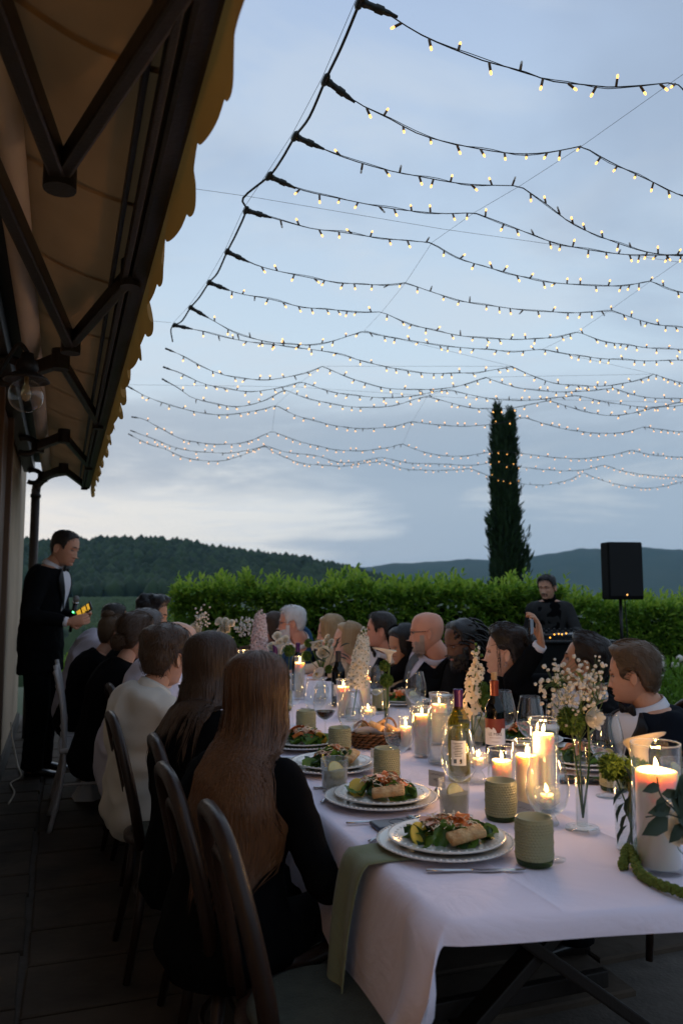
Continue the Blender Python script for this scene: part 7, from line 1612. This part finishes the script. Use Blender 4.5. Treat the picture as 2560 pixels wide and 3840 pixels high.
# mid and far flowers
p = vase(1206, 2625, [(.001, 0), (.036, 0), (.042, .02), (.042, .07), (.020, .11), (.018, .15), (.026, .165)], 'clear round vase with a pale rose and dark leaves', .07); Yv = p[1]; tp = p + (0, 0, .16)
rose(W(1212, 2446, Yv - .03), .040, 'large pale rose over the clear round vase', (.1, -.9, .5), 'petal_cream', st=tp); rose(W(1195, 2418, Yv), .030, 'small white rose behind the large pale rose', (-.5, -.7, .6), st=tp); calla(W(1172, 2440, Yv), .065, .040, 'white calla lily left of the large pale rose', (.8, -.3, .3), st=tp); dianthus(W(1156, 2412, Yv), .026, 'upper green dianthus head left of the pale rose', tp); dianthus(W(1150, 2460, Yv), .030, 'lower green dianthus head left of the pale rose', tp); dianthus(W(1233, 2510, Yv), .026, 'green dianthus head right of the clear round vase', tp); calla(W(1180, 2515, Yv - .05), .06, .040, 'drooping white calla lily over the clear round vase', (.4, -.9, -.2), st=tp, tilt=(.3, -.7, -.5))
for k, (px, py) in enumerate([(1228, 2388), (1243, 2405), (1222, 2402), (1236, 2420)]): rose(W(px, py, Yv + .05), .017, ['small white blossom highest behind the pale rose', 'small white blossom right of the pale rose', 'small white blossom left above the pale rose', 'small white blossom low behind the pale rose'][k], (.2 * k - .3, -.8, .5), st=tp)
o = thing('foliage_sprig', 'long grey green leaves fanning out right of the pale rose', 'leaves', tp); stem(o, [tp, W(1230, 2500, Yv), W(1262, 2420, Yv)], .002, 'euca')
for px, py, dx_, dz_ in [(1262, 2430, .2, 1), (1250, 2440, .5, .9), (1272, 2430, .8, .5), (1240, 2460, -.6, .7), (1262, 2465, .9, -.1), (1245, 2490, .7, .2), (1225, 2485, -.7, .3), (1275, 2450, .9, -.4)]: leaf_at(o, W(px, py, Yv - .05), (dx_, -.1, dz_), .07, 'euca', w=.6)
p = vase(1088, 2650, TUBE(.016, .17, .018), 'tube vase with a green dianthus right of the long red hair', .12); Yv = p[1]; dianthus(W(1085, 2440, Yv), .034, 'green dianthus head right of the long red hair', p + (0, 0, .03)); calla(W(1048, 2455, Yv + .1), .07, .045, 'small white calla lily above the long red hair', (.6, -.4, .3), st=p + (0, 0, .15))
for k, (px, py, Y_) in enumerate([(1046, 2412, 5.0), (1068, 2400, 5.1), (1040, 2385, 5.15), (1020, 2425, 5.0)]): rose(W(px, py, Y_), .032, ['white rose above the long red hair, largest', 'white rose right of the pink delphinium, highest right', 'white rose right of the pink delphinium, highest', 'white rose at the foot of the pink delphinium'][k], (.2 * k - .3, -.8, .45), st=on(1040, 2600) + (0, 0, .12))
Yv = 5.1; sp0 = on(965, 2590); spike(W(972, 2455, Yv), W(976, 2288, Yv), .056, 'tall pink delphinium spike far along the table', 'petal_pink', 110, sp0 + (0, 0, .08), .021, .10)
vase(965, 2590, [(.001, 0), (.036, 0), (.042, .02), (.042, .07), (.022, .11), (.022, .16)], 'round vase of the pink delphinium', .07)
babys(W(920, 2352, 5.3), .085, .075, 80, on(925, 2575) + (0, 0, .15), 'spray of baby breath left of the pink delphinium', .0085)
for k, (px, py) in enumerate([(820, 2330), (838, 2348), (852, 2362), (828, 2368), (868, 2338), (845, 2330)]): rose(W(px, py, 5.5), .030, ['white blossom highest left of the far flower cluster', 'white blossom in the middle of the far cluster', 'white blossom lowest right of the far cluster', 'white blossom lowest left of the far cluster', 'white blossom at the right tip of the far cluster', 'white blossom at the top of the far cluster'][k], (.2 * k - .5, -.8, .5), st=on(850, 2570) + (0, 0, .14))
vase(850, 2570, [(.001, 0), (.036, 0), (.042, .02), (.042, .07), (.022, .11), (.022, .15)], 'round vase of the far white flower cluster', .07); vase(925, 2578, [(.001, 0), (.034, 0), (.04, .02), (.04, .07), (.022, .11), (.022, .15)], 'round vase of the far baby breath', .07); vase(735, 2540, [(.001, 0), (.034, 0), (.04, .02), (.04, .07), (.022, .11), (.022, .15)], 'round vase farthest along the table', .07); vase(1040, 2600, [(.001, 0), (.034, 0), (.04, .02), (.04, .07), (.022, .11), (.022, .13)], 'round vase of the white roses behind the red hair', .06)
for k, (px, py) in enumerate([(725, 2352), (742, 2366), (733, 2380)]): rose(W(px, py, 5.9), .034, ['white flower beside the bald head, topmost', 'white flower beside the bald head, rightmost', 'white flower beside the bald head, lowest'][k], (.3 * k - .3, -.8, .5), st=on(735, 2540) + (0, 0, .14))
babys(W(760, 2310, 5.9), .07, .10, 60, on(735, 2540) + (0, 0, .14), 'tall sprig of baby breath beside the bald head', .008)
# white flowering shrub at the right edge behind the bow tie man
o = thing('flowering_shrub', 'pale flowering shrub at the right edge behind the man in the bow tie', 'shrub', (2.95, 7.2, -.05)); Ps, Ds, Sz = [], [], []
for _ in range(1500): q = rng.normal(0, 1, 3); q = q / np.linalg.norm(q) * rng.random() ** .4 * (.42, .32, .42); Ps.append(q + (0, 0, .40)); Ds.append(q + rng.normal(0, .25, 3) + (0, 0, .3)); Sz.append(rng.uniform(.04, .08))
V, F = instance_np(LEAF_V, LEAF_F3, leaf_frames(np.array(Ps), np.array(Ds), Sz)); stuff(np_mesh('foliage', V, F, MATS['laurel'], o))
for k in range(46): q = unit(rng.normal(0, 1, 3)) * (.44, .34, .44) + (0, 0, .42); g = bpy.data.objects.new('blossom', GYP); COL.objects.link(g); g.parent = o; g.location = tuple(q); g.scale = (rng.uniform(.022, .04),) * 3
# ------------------------------------------------------------------ evening haze over the valley
hz = bpy.data.materials.new('haze'); hz.use_nodes = True; t = hz.node_tree; t.nodes.clear(); ho = t.nodes.new('ShaderNodeOutputMaterial'); pv = t.nodes.new('ShaderNodeVolumePrincipled'); pv.inputs['Color'].default_value = (.38, .72, 1.0, 1); pv.inputs['Density'].default_value = .00012; t.links.new(pv.outputs[0], ho.inputs['Volume'])
b = MB(); b.box((0, 0, 30), (7600, 7600, 200)); stuff(b.build('haze', hz, smooth=False))
